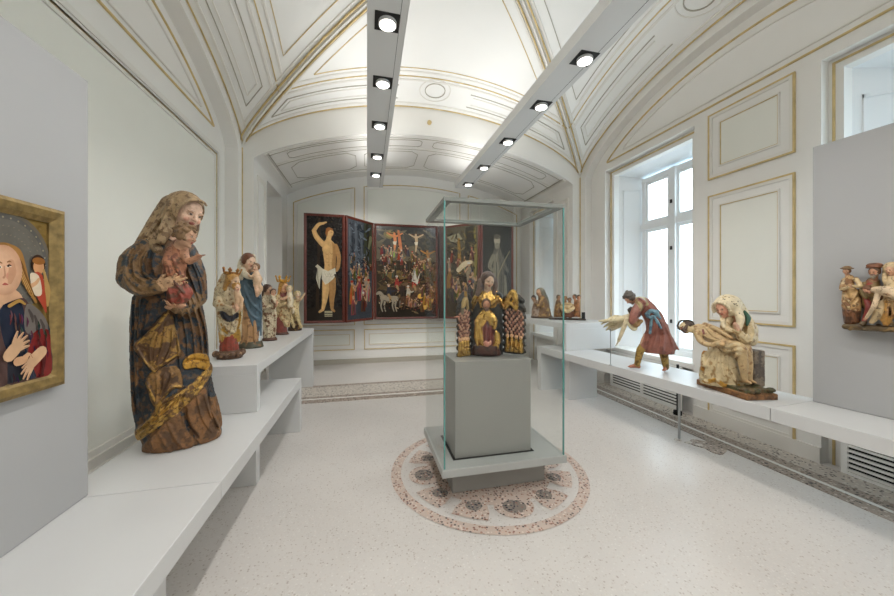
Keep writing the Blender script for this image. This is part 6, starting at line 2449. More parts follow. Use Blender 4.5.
    for q in ([(886, 300), (884, 312), (880, 322)], [(890, 302), (890, 314), (888, 324)], [(894, 302), (897, 314), (898, 324)]):
        S.ridge(q, [1.2, 2.2, 1.6], TAN, .2)
    S.tube([at(884, 303, .12), at(879, 312, .14), at(872, 322, .13)], [5 * s, 5 * s, 3 * s], CRM)
    S.tube([at(889, 303, .12), at(888, 314, .13), at(886, 324, .12)], [5 * s, 5 * s, 3 * s], dict(a=(190, 140, 70, .2), b=(140, 96, 56), share=.4, sc=30))
    S.clips.append(lambda P: (P - q0) @ nl)
    S.floor = None
    S.build('veiled_woman', 'polychrome', root)
    V = Carve(fr, vox=s * .5)
    V.ell(at(892, 268, .07), (8.8 * s, 8.6 * s, 9 * s), CRM, rot3(yaw0 - 10, 12, 0))
    V.tube([at(899, 272, .06), at(901, 282, .08), at(899, 292, .1)], [4 * s, 4 * s, 3 * s], CRM)
    V.tube([at(885.5, 270, .07), at(885, 279, .09), at(888, 287, .1)], [2.6 * s, 2.8 * s, 2 * s], CRM)
    fdir = rot3(yaw0 - 12, 16, -4) @ np.array([0, -1, 0])
    V.ell(at(891, 270.5, .09) + fdir * 7 * s, (5.2 * s, 7 * s, 6.8 * s), CRM, rot3(yaw0 - 12, 16, -4), k=.003, sub=True)
    V.clips.append(lambda P: (P - q0) @ nl)
    V.floor = None
    V.build('veil', 'polychrome', root)
    # dead man, slanting down to the left
    S = Carve(fr, vox=s * .55)
    S.tube([at(876, 290, .15), at(886, 291, .17), at(899, 296, .17), at(912, 302, .16)], [5 * s, 7 * s, 6.4 * s, 5.4 * s], PALE, k=.012)
    S.tube([at(878, 294, .17), at(874, 306, .18), at(867, 317, .16)], [3.2 * s, 2.8 * s, 2 * s], PALE)
    hand(S, at(867, 317, .16), at(860, 324, .14) - at(867, 317, .16), np.array([.3, -.5, .6]), 8 * s, SK, .3)
    head(S, at(868, 289.5, .15), 12 * s, yaw0 - 50, -10, -58, (206, 152, 122), hair=(112, 72, 46), closed=True, neck=at(875, 290, .15), cheek=False)
    S.floor = None
    S.build('dead_man', 'polychrome', root)
    R = Carve(fr, vox=s * .55)
    R.tube([at(866, 298, .1), at(869, 308, .12), at(864, 321, .12)], [3 * s, 4 * s, 2.6 * s], (134, 52, 44))
    R.clips.append(lambda P: (P - q0) @ nl)
    R.floor = None
    R.build('red_cloth', 'polychrome', root)


def far_groups():
    fr = Frame((2.985, 5.30, 1.0656))
    s, p = fr.s, fr.p
    root = fr.thing('carved_group', 'small brown carved group with a hooded kneeling woman, left of two by the far window', 'statue')
    BR = dict(a=(120, 84, 50), b=(176, 138, 78, .2), share=.42, sc=30)
    S = Carve(fr)
    S.loft([(317, 532, 552, 0), (311, 536, 551, 0), (304, 538, 549, 0), (297, 538, 546, 0), (293, 537.5, 543.5, 0)], BR, n=9, amp=.16, twist=4)
    head(S, p(539.2, 293, -.04), 8 * s, -50, 30, -6, (196, 150, 116), neck=p(541, 298, 0))
    S.tube([p(543, 300, -.03), p(538, 306, -.1), p(535, 304, -.12)], [2.6 * s, 2 * s, 1.2 * s], BR)
    S.build('kneeling_woman', 'polychrome', root)
    V = Carve(fr)
    VC = dict(a=(120, 116, 100), b=(96, 88, 68), share=.4, sc=30)
    V.ell(p(540.5, 291.8, 0), (4.4 * s, 4.6 * s, 4.4 * s), VC)
    V.tube([p(542.5, 293, .02), p(546, 300, .03), p(548, 309, .03)], [3 * s, 2.8 * s, 1.8 * s], VC)
    V.ell(p(538.2, 293.5, -.12), (2.6 * s, 5 * s, 3.2 * s), VC, k=.003, sub=True)
    V.floor = None
    V.build('veil', 'polychrome', root)
    A = Carve(fr)
    A.loft([(316.5, 531, 541, -.05), (310, 531.5, 540, -.05), (304, 533, 539, -.05), (300, 534, 538, -.05)], dict(a=(170, 146, 128), b=(120, 88, 60), share=.4, sc=30), n=7, amp=.15)
    head(A, p(533.8, 298.6, -.06), 6.5 * s, -20, 20, -10, (190, 146, 112), hair=(62, 46, 36), neck=p(535, 302, -.05))
    A.build('small_figure', 'polychrome', root)
    B = Carve(fr)
    B.loft([(319, 530.5, 553, 0), (316, 531, 552.5, 0), (314.5, 533, 551, 0)], (84, 60, 38), q=.6)
    B.build('base', 'polychrome', root)
    # second group
    fr = Frame((3.20, 4.86, 1.0656))
    s, p = fr.s, fr.p
    root = fr.thing('carved_group', 'small brown carved group of figures around a crib, right of two by the far window', 'statue')
    OR = dict(a=(156, 102, 58), b=(112, 74, 44), share=.4, sc=30)
    B = Carve(fr)
    a = p(567, 317, 0)
    B.box((a[0], 0, .012), (18 * s, .09, .013), (52, 40, 30), rnd=.003)
    B.loft([(317, 561.5, 574, -.02), (311, 561.5, 574, -.02)], dict(a=(112, 66, 42), b=(86, 50, 34), share=.4, sc=20), q=.55)
    B.build('base', 'polychrome', root)
    C = Carve(fr)
    for a0, a1, aa in ((560, 575, 0),):
        ring = [p(567.5 + 6.6 * math.cos(t), 307 + 3.6 * math.sin(t), -.03 - .05 * math.sin(t)) for t in [2 * math.pi * i / 18 for i in range(19)]]
        C.tube(ring, 1.1 * s, (214, 186, 140), n=2)
        for i in range(9):
            t = 2 * math.pi * i / 9
            C.tube([p(567.5 + 6 * math.cos(t), 306.5 + 3.4 * math.sin(t), -.03), p(567.5, 307.5, -.05)], .75 * s, (206, 176, 130), n=1)
    C.tube([p(562.5, 309, -.06), p(567.5, 312, -.09), p(573, 308.5, -.06)], [1.1 * s, 1.6 * s, 1.1 * s], (216, 188, 140))
    C.floor = None
    C.build('crib', 'polychrome', root)
    S = Carve(fr)
    S.loft([(317, 573.5, 580.5, -.02), (309, 573, 580.5, -.02), (302, 573.5, 580, -.02), (299.5, 575, 579, -.02)], OR, n=7, amp=.15)
    head(S, p(574.5, 297, -.03), 5.6 * s, -30, 5, 0, (184, 132, 96), hair=(74, 56, 40), neck=p(575.5, 301, -.02))
    head(S, p(578.8, 297.6, .02), 5.6 * s, 10, 5, 0, (184, 132, 96), hair=(74, 56, 40), neck=p(578.5, 301, .0))
    S.build('standing_pair', 'polychrome', root)
    S = Carve(fr)
    S.loft([(317, 553.5, 562, 0), (309, 554, 562, 0), (302, 555.5, 561, 0), (299, 557, 560, 0)], BR, n=7, amp=.15)
    head(S, p(558.5, 297.5, -.01), 5.6 * s, 30, 10, 0, (184, 140, 104), hair=(96, 84, 66), neck=p(558.5, 301, 0))
    S.build('left_figure', 'polychrome', root)
    S = Carve(fr)
    S.tube([p(565, 302, .04), p(565.5, 308, .04), p(565, 316, .03)], [1.8 * s, 2.4 * s, 2.4 * s], OR)
    S.tube([p(569.5, 303, .05), p(570, 309, .05), p(570, 316, .03)], [1.8 * s, 2.4 * s, 2.4 * s], BR)
    head(S, p(565.2, 298.6, .03), 5.4 * s, 0, 20, 0, (190, 142, 104), hair=(150, 110, 56), neck=p(565, 302, .04))
    head(S, p(569.6, 300, .04), 5 * s, 0, 20, 0, (180, 134, 100), hair=(92, 70, 50), neck=p(569.5, 303, .04))
    S.build('rear_pair', 'polychrome', root)
    K = MB()
    a = p(583.3, 313, 0)
    K.box(a[0] - 1.6 * s, a[0] + 1.6 * s, -.06, .04, .026, 8 * s)
    K.build('end_block', 'lamp_black', root)


shrine_madonna()
man_with_boy()
pieta()
lamentation_relief()
far_groups()


# ------------------------------------------------------------------ paintings
def ngon_ellipse(cx, cy, rx, ry, n=18, rot=0.0):
    c, s = math.cos(rot), math.sin(rot)
    return [(cx + rx * math.cos(a) * c - ry * math.sin(a) * s, cy + rx * math.cos(a) * s + ry * math.sin(a) * c) for a in [2 * math.pi * i / n for i in range(n)]]


class Painted:
    """A flat painted panel: pigment shapes, each a hair above the last, in panel coordinates u, v (metres)."""

    def __init__(self, lift):
        self.m = MB()
        self.lift = lift
        self.d = 0.0

    def shape(self, pts, col, step=True):
        self.d += 0.00004
        self.m.poly([self.lift(u, v, self.d) for u, v in pts], 0, col)

    def soft(self, pts, col):
        n = len(pts)
        q = [np.array([a, b, 0.0]) for a, b in pts]
        cc = catmull(q[-2:] + q + q[:2], 4)[8:(n + 2) * 4]
        self.shape([(c[0], c[1]) for c in cc], col)

    def ellipse(self, cx, cy, rx, ry, col, rot=0.0, n=18):
        self.shape(ngon_ellipse(cx, cy, rx, ry, n, rot), col)

    def limb(self, pts, ws, col):
        P = [np.array(q[:2], float) for q in catmull([np.array([a, b, 0]) for a, b in pts], 5)]
        W = np.interp(np.linspace(0, 1, len(P)), np.linspace(0, 1, len(ws)), ws)
        L, R = [], []
        for i in range(len(P)):
            t = P[min(i + 1, len(P) - 1)] - P[max(i - 1, 0)]
            t = t / (np.linalg.norm(t) + 1e-9)
            nn = np.array([-t[1], t[0]])
            L.append(P[i] + nn * W[i]); R.append(P[i] - nn * W[i])
        for i in range(len(P) - 1):
            self.d += 0.0000005
            self.m.poly([self.lift(q[0], q[1], self.d) for q in (L[i], L[i + 1], R[i + 1], R[i])], 0, col)
        self.ellipse(P[0][0], P[0][1], W[0], W[0], col, n=10)
        self.ellipse(P[-1][0], P[-1][1], W[-1], W[-1], col, n=10)


def frame_parts(root, lift, W, H, fw, depth, mat, back, nm='frame'):
    """Moulded frame around a W x H opening; lift(u, v, d) with d out of the wall."""
    m = MB()
    prof_ = ((0.0, depth * .7), (fw * .25, depth), (fw * .7, depth * .8), (fw, depth * .35))
    def corner(o):
        return [(-o, -o), (W + o, -o), (W + o, H + o), (-o, H + o)]
    rings = []
    for o, d in prof_[::-1]:
        rings.append([lift(u, v, d) for u, v in corner(fw - o)])
    # rings run from the sight edge (o = fw) outward
    rings = [[lift(u, v, 0.0) for u, v in corner(0)]] + rings + [[lift(u, v, back) for u, v in corner(fw)]]
    for a, b in zip(rings[:-1], rings[1:]):
        for i in range(4):
            j = (i + 1) % 4
            m.poly([a[i], a[j], b[j], b[i]])
    m.poly(rings[-1][::-1])
    return m.build(nm, mat, root)


# the altarpiece: centre panel with two jointed wings on each side, standing off the far wall
AZ0, AZ1 = 0.945, 2.955
altar = thing('winged_altarpiece', (0.82, 7.2, 0.0))
tag(altar, 'large winged altarpiece of five dark painted panels in red-brown frames on the far wall', 'altarpiece')


def panel(p0, p1, painter, nm):
    A, Bp = Vector((p0[0], p0[1], 0)), Vector((p1[0], p1[1], 0))
    e = (Bp - A)
    Wd = e.length
    e.normalize()
    nrm = Vector((e.y, -e.x, 0))
    fw = 0.045
    W, H = Wd - 2 * fw, AZ1 - AZ0 - 2 * fw
    o = Vector((0.82, 7.2, 0))
    def lift(u, v, d):
        q = A + e * (u + fw) + nrm * d - o
        return (q.x, q.y, AZ0 + fw + v)
    par = frame_parts(altar, lift, W, H, fw, 0.022, 'oak_frame', -0.045, nm)
    P = Painted(lift)
    P.d = 0.001
    painter(P, W, H)
    P.m.build('painting', 'painting', par)


def crowd(P, rnd, W, x0, x1, y0, y1, n, h0, h1, cols, skin=(176, 136, 104)):
    L = sorted([(rnd.uniform(y0, y1), rnd.uniform(x0, x1)) for _ in range(n)], reverse=True)
    for y, x in L:
        h = h0 + (h1 - h0) * (y1 - y) / max(1e-6, y1 - y0)
        c = tuple(int((q * .72 + w * .28) * .86) for q, w in zip(rnd.choice(cols), (96, 72, 48)))
        t = rnd.uniform(-.12, .12)
        P.shape([(x - .17 * h, y), (x - .14 * h + t * h, y + .5 * h), (x - .07 * h + t * h, y + .78 * h), (x + .07 * h + t * h, y + .78 * h), (x + .15 * h + t * h, y + .48 * h), (x + .18 * h, y)], c)
        c2 = tuple(int(q * .62) for q in c)
        P.shape([(x + .02 * h, y), (x + .03 * h + t * h, y + .6 * h), (x + .12 * h + t * h, y + .5 * h), (x + .16 * h, y)], c2)
        for kk in range(3):
            xx = x + rnd.uniform(-.12, .12) * h + t * h * .5
            P.limb([(xx, y + .05 * h), (xx + rnd.uniform(-.05, .05) * h, y + .35 * h), (xx + t * h * .4, y + rnd.uniform(.5, .7) * h)], [.02 * h, .03 * h, .012 * h], tuple(int(min(255, q * rnd.choice((.55, .75, 1.18)))) for q in c))
        P.ellipse(x + t * h, y + .87 * h, .075 * h, .10 * h, skin, n=10)
        if rnd.random() < .6:
            P.shape(ngon_ellipse(x + t * h - .01 * h, y + .93 * h, .085 * h, .055 * h, 10), rnd.choice([(60, 44, 34), (150, 50, 40), (200, 196, 180), (92, 66, 44)]))
        if rnd.random() < .6:
            sgn = rnd.choice((-1, 1))
            P.limb([(x + sgn * .08 * h + t * h, y + .7 * h), (x + sgn * .2 * h + t * h, y + .55 * h), (x + sgn * rnd.uniform(.2, .34) * h + t * h, y + rnd.uniform(.5, .85) * h)], [.04 * h, .035 * h, .025 * h], skin)


def saint_panel(P, W, H):
    P.shape([(0, 0), (W, 0), (W, H), (0, H)], (26, 22, 20))
    P.shape([(0, 0), (W, 0), (W, .12 * H), (.5 * W, .16 * H), (0, .11 * H)], (38, 32, 26))
    P.limb([(.30 * W, .12 * H), (.32 * W, .5 * H), (.36 * W, .98 * H)], [.028, .024, .02], (48, 36, 26))
    U = lambda x, y: (x * W, y * H)
    sk, sh, dk = (198, 158, 104), (166, 124, 76), (118, 84, 52)
    # legs
    P.limb([U(.56, .45), U(.53, .30), U(.50, .20), U(.45, .105)], [.075, .062, .048, .026], sk)
    P.limb([U(.70, .45), U(.72, .30), U(.70, .20), U(.71, .11)], [.07, .058, .044, .025], sh)
    P.limb([U(.44, .105), U(.36, .085)], [.026, .02], sk)
    P.limb([U(.71, .11), U(.77, .09)], [.025, .02], sh)
    # trunk
    P.shape([U(.44, .74), U(.55, .785), (.66 * W, .785 * H), U(.82, .73), U(.80, .62), U(.77, .53), U(.78, .42), U(.48, .42), U(.50, .54), U(.46, .64)], sk)
    P.shape([U(.70, .76), U(.82, .73), U(.80, .62), U(.77, .53), U(.78, .42), U(.70, .42), U(.70, .56), U(.74, .66)], sh)
    P.limb([U(.61, .74), U(.62, .62), U(.625, .52)], [.003, .004, .003], (164, 124, 78))
    P.limb([U(.50, .66), U(.57, .635), U(.61, .66)], [.003, .005, .003], (158, 118, 74))
    P.limb([U(.64, .66), U(.70, .64), U(.76, .66)], [.003, .005, .003], (142, 104, 64))
    P.ellipse(.62 * W, .535 * H, .008, .01, dk, n=8)
    # raised arm and the other behind
    P.limb([U(.46, .73), U(.28, .80), U(.20, .86)], [.05, .045, .036], sk)
    P.limb([U(.20, .86), U(.33, .92), U(.48, .935)], [.036, .03, .02], sk)
    P.limb([U(.46, .935), U(.54, .945)], [.022, .014], sk)
    P.limb([U(.81, .72), U(.90, .62), U(.88, .52), U(.84, .48)], [.042, .038, .032, .02], sh)
    # soft modelling of the flesh, several thin tones
    for k in range(6):
        f = k / 5
        c = tuple(int(sk[i] * (1 + .10 * f)) for i in range(3))
        P.ellipse((.55 - .005 * k) * W, (.69 + .004 * k) * H, .075 - .011 * k, .095 - .013 * k, c)
        P.limb([U(.54 - .006 * k, .43), U(.51 - .006 * k, .30), U(.49 - .004 * k, .20), U(.445 - .002 * k, .115)], [.050 - .008 * k, .040 - .006 * k, .030 - .004 * k, .016 - .002 * k], c)
        c2 = tuple(int(sh[i] * (1 - .07 * f)) for i in range(3))
        P.limb([U(.77, .72), U(.775 + .004 * k, .60), U(.755 + .006 * k, .45)], [.03 - .004 * k, .03 - .004 * k, .028 - .004 * k], c2)
        P.limb([U(.735 + .006 * k, .42), U(.745 + .004 * k, .30), U(.715 + .004 * k, .2), U(.72, .12)], [.04 - .006 * k, .034 - .005 * k, .026 - .004 * k, .014 - .002 * k], c2)
        P.limb([U(.44 - .008 * k, .735 + .004 * k), U(.275, .805), U(.205, .855)], [.04 - .006 * k, .034 - .005 * k, .026 - .004 * k], c)
    for q in ((.52, .60), (.53, .565), (.66, .60), (.655, .565)):
        P.limb([U(q[0], q[1]), U(q[0] + .05, q[1] - .006), U(q[0] + .09, q[1])], [.0015, .003, .0015], (164, 124, 78))
    # neck, head
    P.limb([U(.60, .77), U(.64, .82)], [.045, .04], sk)
    P.ellipse(.655 * W, .845 * H, .062, .078, sk, rot=-.2)
    P.shape([U(.52, .84), U(.54, .885), U(.62, .90), U(.73, .885), U(.74, .865), U(.66, .872), U(.60, .855), U(.58, .815), U(.545, .81)], (136, 84, 40))
    P.limb([U(.68, .852), U(.72, .85)], [.004, .004], dk)
    P.limb([U(.75, .845), U(.735, .83)], [.004, .004], dk)
    P.limb([U(.70, .812), U(.735, .815)], [.004, .003], (150, 76, 56))
    # loincloth
    P.shape([U(.42, .40), U(.44, .50), U(.60, .475), U(.80, .51), U(.82, .44), U(.74, .40), U(.60, .36), U(.52, .345)], (206, 198, 176))
    P.shape([U(.44, .50), U(.30, .54), U(.24, .52), U(.30, .50), U(.26, .40), U(.36, .30), U(.38, .40), U(.42, .44)], (188, 180, 158))
    for a, b in ((.50, .62), (.56, .70), (.62, .78)):
        P.limb([U(a, .46), U((a + b) / 2, .42), U(b, .45)], [.004, .006, .004], (178, 170, 148))
    P.limb([U(.30, .5), U(.31, .42), U(.34, .33)], [.005, .008, .004], (128, 122, 104))
    P.limb([U(.80, .44), U(.88, .38), U(.94, .33)], [.02, .016, .008], (60, 50, 40))
    for y in (.055, .04, .072, .085):
        P.shape([U(.50, y), U(.72, y), U(.72, y + .007), U(.50, y + .007)], (196, 186, 150))


def inner_left(P, W, H):
    rnd = random.Random(11)
    P.shape([(0, 0), (W, 0), (W, H), (0, H)], (62, 66, 72))
    P.shape([(0, .45 * H), (.5 * W, .5 * H), (.6 * W, H), (0, H)], (74, 78, 84))
    for i in range(5):
        x = (.06 + .12 * i) * W
        P.shape([(x, .5 * H), (x + .05 * W, .5 * H), (x + .05 * W, .97 * H), (x, .97 * H)], (48, 52, 58) if i % 2 else (92, 98, 104))
    P.shape([(.62 * W, .5 * H), (W, .5 * H), (W, H), (.66 * W, H)], (58, 62, 48))
    P.limb([(.78 * W, .55 * H), (.84 * W, .75 * H), (.8 * W, .97 * H)], [.03, .03, .05], (44, 40, 30))
    P.limb([(.84 * W, .72 * H), (.95 * W, .85 * H)], [.02, .05], (110, 112, 84))
    scumble(P, rnd, W, H, 120, [(50, 54, 60), (84, 92, 100), (100, 108, 116), (44, 48, 54)], .03, .09, .3, 1.0)
    crowd(P, rnd, W, .1 * W, .95 * W, .48 * H, .60 * H, 12, .16, .13, [(128, 50, 42), (150, 138, 120), (60, 72, 92), (100, 72, 50), (170, 164, 150)])
    crowd(P, rnd, W, .05 * W, .9 * W, .28 * H, .45 * H, 12, .30, .22, [(120, 150, 170), (176, 60, 66), (190, 180, 160), (84, 100, 130), (150, 110, 60)])
    crowd(P, rnd, W, .1 * W, .85 * W, .04 * H, .22 * H, 8, .52, .38, [(130, 170, 186), (176, 76, 92), (196, 186, 170), (100, 70, 52), (196, 140, 66)])


def scumble(P, rnd, W, H, n, cols, r0, r1, y0=0.0, y1=1.0):
    """Small broken brush marks."""
    for _ in range(n):
        a = rnd.uniform(0, math.pi)
        r = rnd.uniform(r0, r1)
        x, y = rnd.uniform(r, W - r), rnd.uniform(y0 * H + r, y1 * H - r)
        P.limb([(x - r * math.cos(a), y - r * math.sin(a) * .7), (x, y), (x + r * math.cos(a + .4), y + r * math.sin(a) * .7)], [r * .15, r * .3, r * .12], rnd.choice(cols))


def centre_panel(P, W, H):
    rnd = random.Random(5)
    P.shape([(0, 0), (W, 0), (W, H), (0, H)], (52, 42, 30))
    P.shape([(0, .66 * H), (W, .62 * H), (W, H), (0, H)], (66, 64, 58))
    P.shape([(.0, .84 * H), (.3 * W, .74 * H), (.65 * W, .80 * H), (W, .72 * H), (W, .62 * H), (0, .62 * H)], (96, 88, 70))
    P.shape([(.4 * W, .9 * H), (.7 * W, .96 * H), (W, .9 * H), (W, H), (.4 * W, H)], (50, 50, 48))
    P.ellipse(.25 * W, .91 * H, .17, .10, (122, 110, 70))
    P.ellipse(.25 * W, .91 * H, .11, .065, (156, 140, 84))
    P.shape([(0, .30 * H), (.35 * W, .52 * H), (.7 * W, .5 * H), (W, .60 * H), (W, .3 * H)], (84, 64, 36))
    P.shape([(.12 * W, .48 * H), (.4 * W, .52 * H), (.52 * W, .44 * H), (.3 * W, .38 * H)], (120, 96, 50))
    P.shape([(0, 0), (W, 0), (W, .2 * H), (.6 * W, .3 * H), (0, .28 * H)], (40, 32, 24))
    scumble(P, rnd, W, H, 160, [(40, 32, 24), (60, 48, 32), (90, 72, 44), (110, 88, 56), (34, 28, 22)], .03, .08, 0, .66)
    scumble(P, rnd, W, H, 60, [(84, 78, 64), (60, 58, 54), (104, 96, 78), (52, 50, 48)], .05, .12, .66, 1.0)
    def crucified(x, y, s, skn):
        P.shape([(x - .012, y - .34 * s), (x + .012, y - .34 * s), (x + .012, y + .26 * s), (x - .012, y + .26 * s)], (70, 50, 34))
        P.shape([(x - .2 * s, y + .17 * s), (x + .2 * s, y + .17 * s), (x + .2 * s, y + .2 * s), (x - .2 * s, y + .2 * s)], (78, 56, 38))
        P.limb([(x - .19 * s, y + .19 * s), (x, y + .11 * s), (x + .19 * s, y + .19 * s)], [.012, .02, .012], skn)
        P.limb([(x, y + .12 * s), (x + .01 * s, y - .04 * s), (x - .01 * s, y - .27 * s)], [.04 * s, .035 * s, .018 * s], skn)
        P.ellipse(x - .01 * s, y + .17 * s, .03 * s, .04 * s, skn, n=10)
        P.shape([(x - .05 * s, y - .02 * s), (x + .05 * s, y - .01 * s), (x + .03 * s, y - .1 * s), (x - .03 * s, y - .09 * s)], (206, 196, 170))
    crucified(.30 * W, .84 * H, .85, (208, 132, 84))
    crucified(.66 * W, .84 * H, .80, (176, 152, 120))
    crucified(.86 * W, .66 * H, .8, (176, 124, 62))
    P.limb([(.40 * W, .74 * H), (.38 * W, .86 * H), (.36 * W, .95 * H)], [.035, .03, .02], (186, 112, 72))
    cols = [(150, 48, 40), (196, 60, 50), (196, 184, 160), (120, 84, 50), (74, 80, 70), (168, 122, 56), (92, 60, 50), (210, 200, 184), (64, 66, 84)]
    crowd(P, rnd, W, .05 * W, .62 * W, .56 * H, .70 * H, 22, .21, .15, cols)
    crowd(P, rnd, W, .6 * W, .97 * W, .48 * H, .62 * H, 14, .24, .18, [(150, 108, 56), (190, 150, 90), (96, 70, 44), (120, 90, 56)])
    crowd(P, rnd, W, .05 * W, .9 * W, .40 * H, .50 * H, 15, .22, .18, cols)
    def horse(x, y, s, c, flip=1):
        P.limb([(x - .2 * s * flip, y), (x, y + .01 * s), (x + .16 * s * flip, y + .03 * s)], [.09 * s, .08 * s, .09 * s], c)
        P.limb([(x + .16 * s * flip, y + .04 * s), (x + .26 * s * flip, y + .18 * s), (x + .34 * s * flip, y + .15 * s)], [.07 * s, .05 * s, .03 * s], c)
        for dx in (-.22, -.14, .1, .19):
            P.limb([(x + dx * s * flip, y - .03 * s), (x + (dx + .03) * s * flip, y - .2 * s), (x + (dx - .01) * s * flip, y - .36 * s)], [.035 * s, .02 * s, .014 * s], c)
        P.limb([(x - .27 * s * flip, y + .03 * s), (x - .33 * s * flip, y - .1 * s), (x - .31 * s * flip, y - .24 * s)], [.02 * s, .03 * s, .012 * s], tuple(int(q * .7) for q in c))
    def rider(x, y, s, c):
        P.limb([(x, y + .06 * s), (x + .02 * s, y + .18 * s), (x, y + .28 * s)], [.07 * s, .075 * s, .05 * s], c)
        P.limb([(x, y + .06 * s), (x + .05 * s, y - .05 * s), (x + .04 * s, y - .16 * s)], [.04 * s, .035 * s, .02 * s], (150, 120, 80))
        P.limb([(x + .03 * s, y + .24 * s), (x + .12 * s, y + .17 * s), (x + .2 * s, y + .2 * s)], [.03 * s, .025 * s, .015 * s], c)
        P.ellipse(x, y + .35 * s, .035 * s, .045 * s, (206, 160, 124), n=10)
        P.shape(ngon_ellipse(x, y + .385 * s, .05 * s, .025 * s, 10), (196, 188, 172))
    horse(.34 * W, .30 * H, .66, (54, 40, 32), 1); rider(.33 * W, .325 * H, .62, (150, 52, 44))
    horse(.62 * W, .30 * H, .66, (104, 78, 54), -1); rider(.62 * W, .325 * H, .62, (160, 54, 44))
    horse(.20 * W, .20 * H, .72, (146, 134, 114), -1); rider(.20 * W, .225 * H, .66, (44, 44, 52))
    horse(.52 * W, .2 * H, .62, (74, 52, 36), 1); rider(.52 * W, .225 * H, .58, (170, 160, 140))
    P.shape([(.58 * W, .40 * H), (.64 * W, .52 * H), (.67 * W, .42 * H), (.73 * W, .5 * H), (.68 * W, .36 * H)], (186, 178, 160))
    for i in range(12):
        x = .1 * W + .8 * W * i / 11
        P.limb([(x, .42 * H), (x + .02, .60 * H)], [.004, .003], (90, 76, 56))
    crowd(P, rnd, W, .45 * W, .72 * W, .1 * H, .14 * H, 6, .2, .18, [(196, 150, 110), (150, 90, 60), (84, 60, 44)])
    for i in range(16):
        P.ellipse((.80 + rnd.uniform(-.1, .12)) * W, (.14 + rnd.uniform(-.08, .10)) * H, rnd.uniform(.03, .06), rnd.uniform(.03, .055), rnd.choice([(196, 138, 40), (216, 166, 70), (150, 98, 34), (110, 70, 34)]), n=12)
    scumble(P, rnd, W, H, 220, [(36, 28, 22), (70, 52, 34), (150, 110, 64), (190, 166, 128), (120, 50, 40), (28, 24, 20)], .012, .035, .06, .70)
    crowd(P, rnd, W, .75 * W, .95 * W, .04 * H, .22 * H, 5, .3, .24, [(206, 150, 50), (176, 120, 44), (120, 80, 44)])


def inner_right(P, W, H):
    rnd = random.Random(21)
    P.shape([(0, 0), (W, 0), (W, H), (0, H)], (66, 56, 42))
    P.shape([(0, .8 * H), (W, .74 * H), (W, H), (0, H)], (86, 80, 64))
    P.shape([(0, .9 * H), (.4 * W, .93 * H), (.52 * W, .86 * H), (.2 * W, .82 * H)], (150, 142, 116))
    P.shape([(.56 * W, .35 * H), (.84 * W, .4 * H), (.9 * W, H), (.62 * W, .98 * H)], (44, 40, 32))
    P.limb([(.44 * W, .5 * H), (.42 * W, .68 * H), (.4 * W, .86 * H)], [.05, .04, .03], (150, 112, 50))
    P.limb([(.9 * W, .4 * H), (.94 * W, .65 * H), (.9 * W, .96 * H)], [.03, .035, .02], (120, 110, 56))
    scumble(P, rnd, W, H, 160, [(48, 40, 30), (90, 76, 52), (120, 104, 70), (40, 34, 28)], .03, .08, .0, 1.0)
    crowd(P, rnd, W, .1 * W, .9 * W, .48 * H, .62 * H, 10, .28, .2, [(150, 60, 50), (196, 186, 160), (150, 112, 60), (96, 80, 60)])
    P.limb([(.4 * W, .52 * H), (.6 * W, .58 * H), (.8 * W, .6 * H)], [.05, .06, .04], (206, 186, 150))
    crowd(P, rnd, W, .08 * W, .9 * W, .08 * H, .4 * H, 12, .5, .34, [(150, 56, 50), (70, 66, 74), (176, 130, 66), (90, 60, 48), (190, 172, 140)])


def grey_saint(P, W, H):
    P.shape([(0, 0), (W, 0), (W, H), (0, H)], (40, 38, 34))
    P.shape([(0, 0), (W, 0), (W, .2 * H), (0, .24 * H)], (52, 46, 38))
    U = lambda x, y: (x * W, y * H)
    g1, g2, g3 = (120, 112, 96), (88, 82, 72), (150, 140, 120)
    P.shape([U(.25, .10), U(.22, .4), U(.30, .66), U(.42, .76), U(.60, .76), U(.74, .64), U(.78, .38), U(.80, .10)], g2)
    P.shape([U(.36, .12), U(.34, .4), U(.40, .66), U(.52, .72), U(.58, .5), U(.54, .12)], g1)
    for x in (.32, .46, .62, .72):
        P.limb([U(x, .14), U(x + .03, .4), U(x + .01, .6)], [.008, .012, .006], (62, 58, 50))
    P.limb([U(.64, .66), U(.8, .54), U(.88, .5)], [.05, .04, .025], g2)
    P.limb([U(.36, .66), U(.24, .55), U(.40, .5)], [.05, .04, .02], g1)
    P.ellipse(.50 * W, .83 * H, .07, .09, g3)
    P.ellipse(.50 * W, .875 * H, .08, .05, g2)
    P.ellipse(.50 * W, .775 * H, .06, .06, g1)
    P.limb([U(.30, .24), U(.62, .52), U(.94, .72)], [.008, .008, .008], (140, 126, 96))
    P.limb([U(.76, .1), U(.8, .3), U(.78, .45)], [.03, .035, .02], g1)


panel((-1.115, 6.56), (-0.405, 6.57), saint_panel, 'outer_wing')
panel((-0.385, 6.57), (0.125, 7.19), inner_left, 'inner_wing')
panel((0.145, 7.2), (1.50, 7.2), centre_panel, 'centre_panel')
panel((1.66, 7.18), (2.25, 6.57), inner_right, 'inner_wing')
panel((2.265, 6.56), (2.985, 6.56), grey_saint, 'outer_wing')
m = MB()
m.box(1.515 - .82, 1.645 - .82, -.03, .02, AZ0, AZ1)  # dark box stands in for the shaded gap beside the right inner wing
m.build('hinge_gap_shade', 'dark_wood', altar)
for x in (0.3, 1.3):
    m = MB()
    m.box(x - .82 - .04, x - .82 + .04, .045, .246, 2.6, 2.7)
    m.build('wall_bracket', 'dark_wood', altar)

# framed painting on the left partition
pf = thing('framed_painting', (-1.253, 1.5, 1.48))
tag(pf, 'gold-framed half-length madonna painting with an angel, hung on the left grey partition', 'painting')


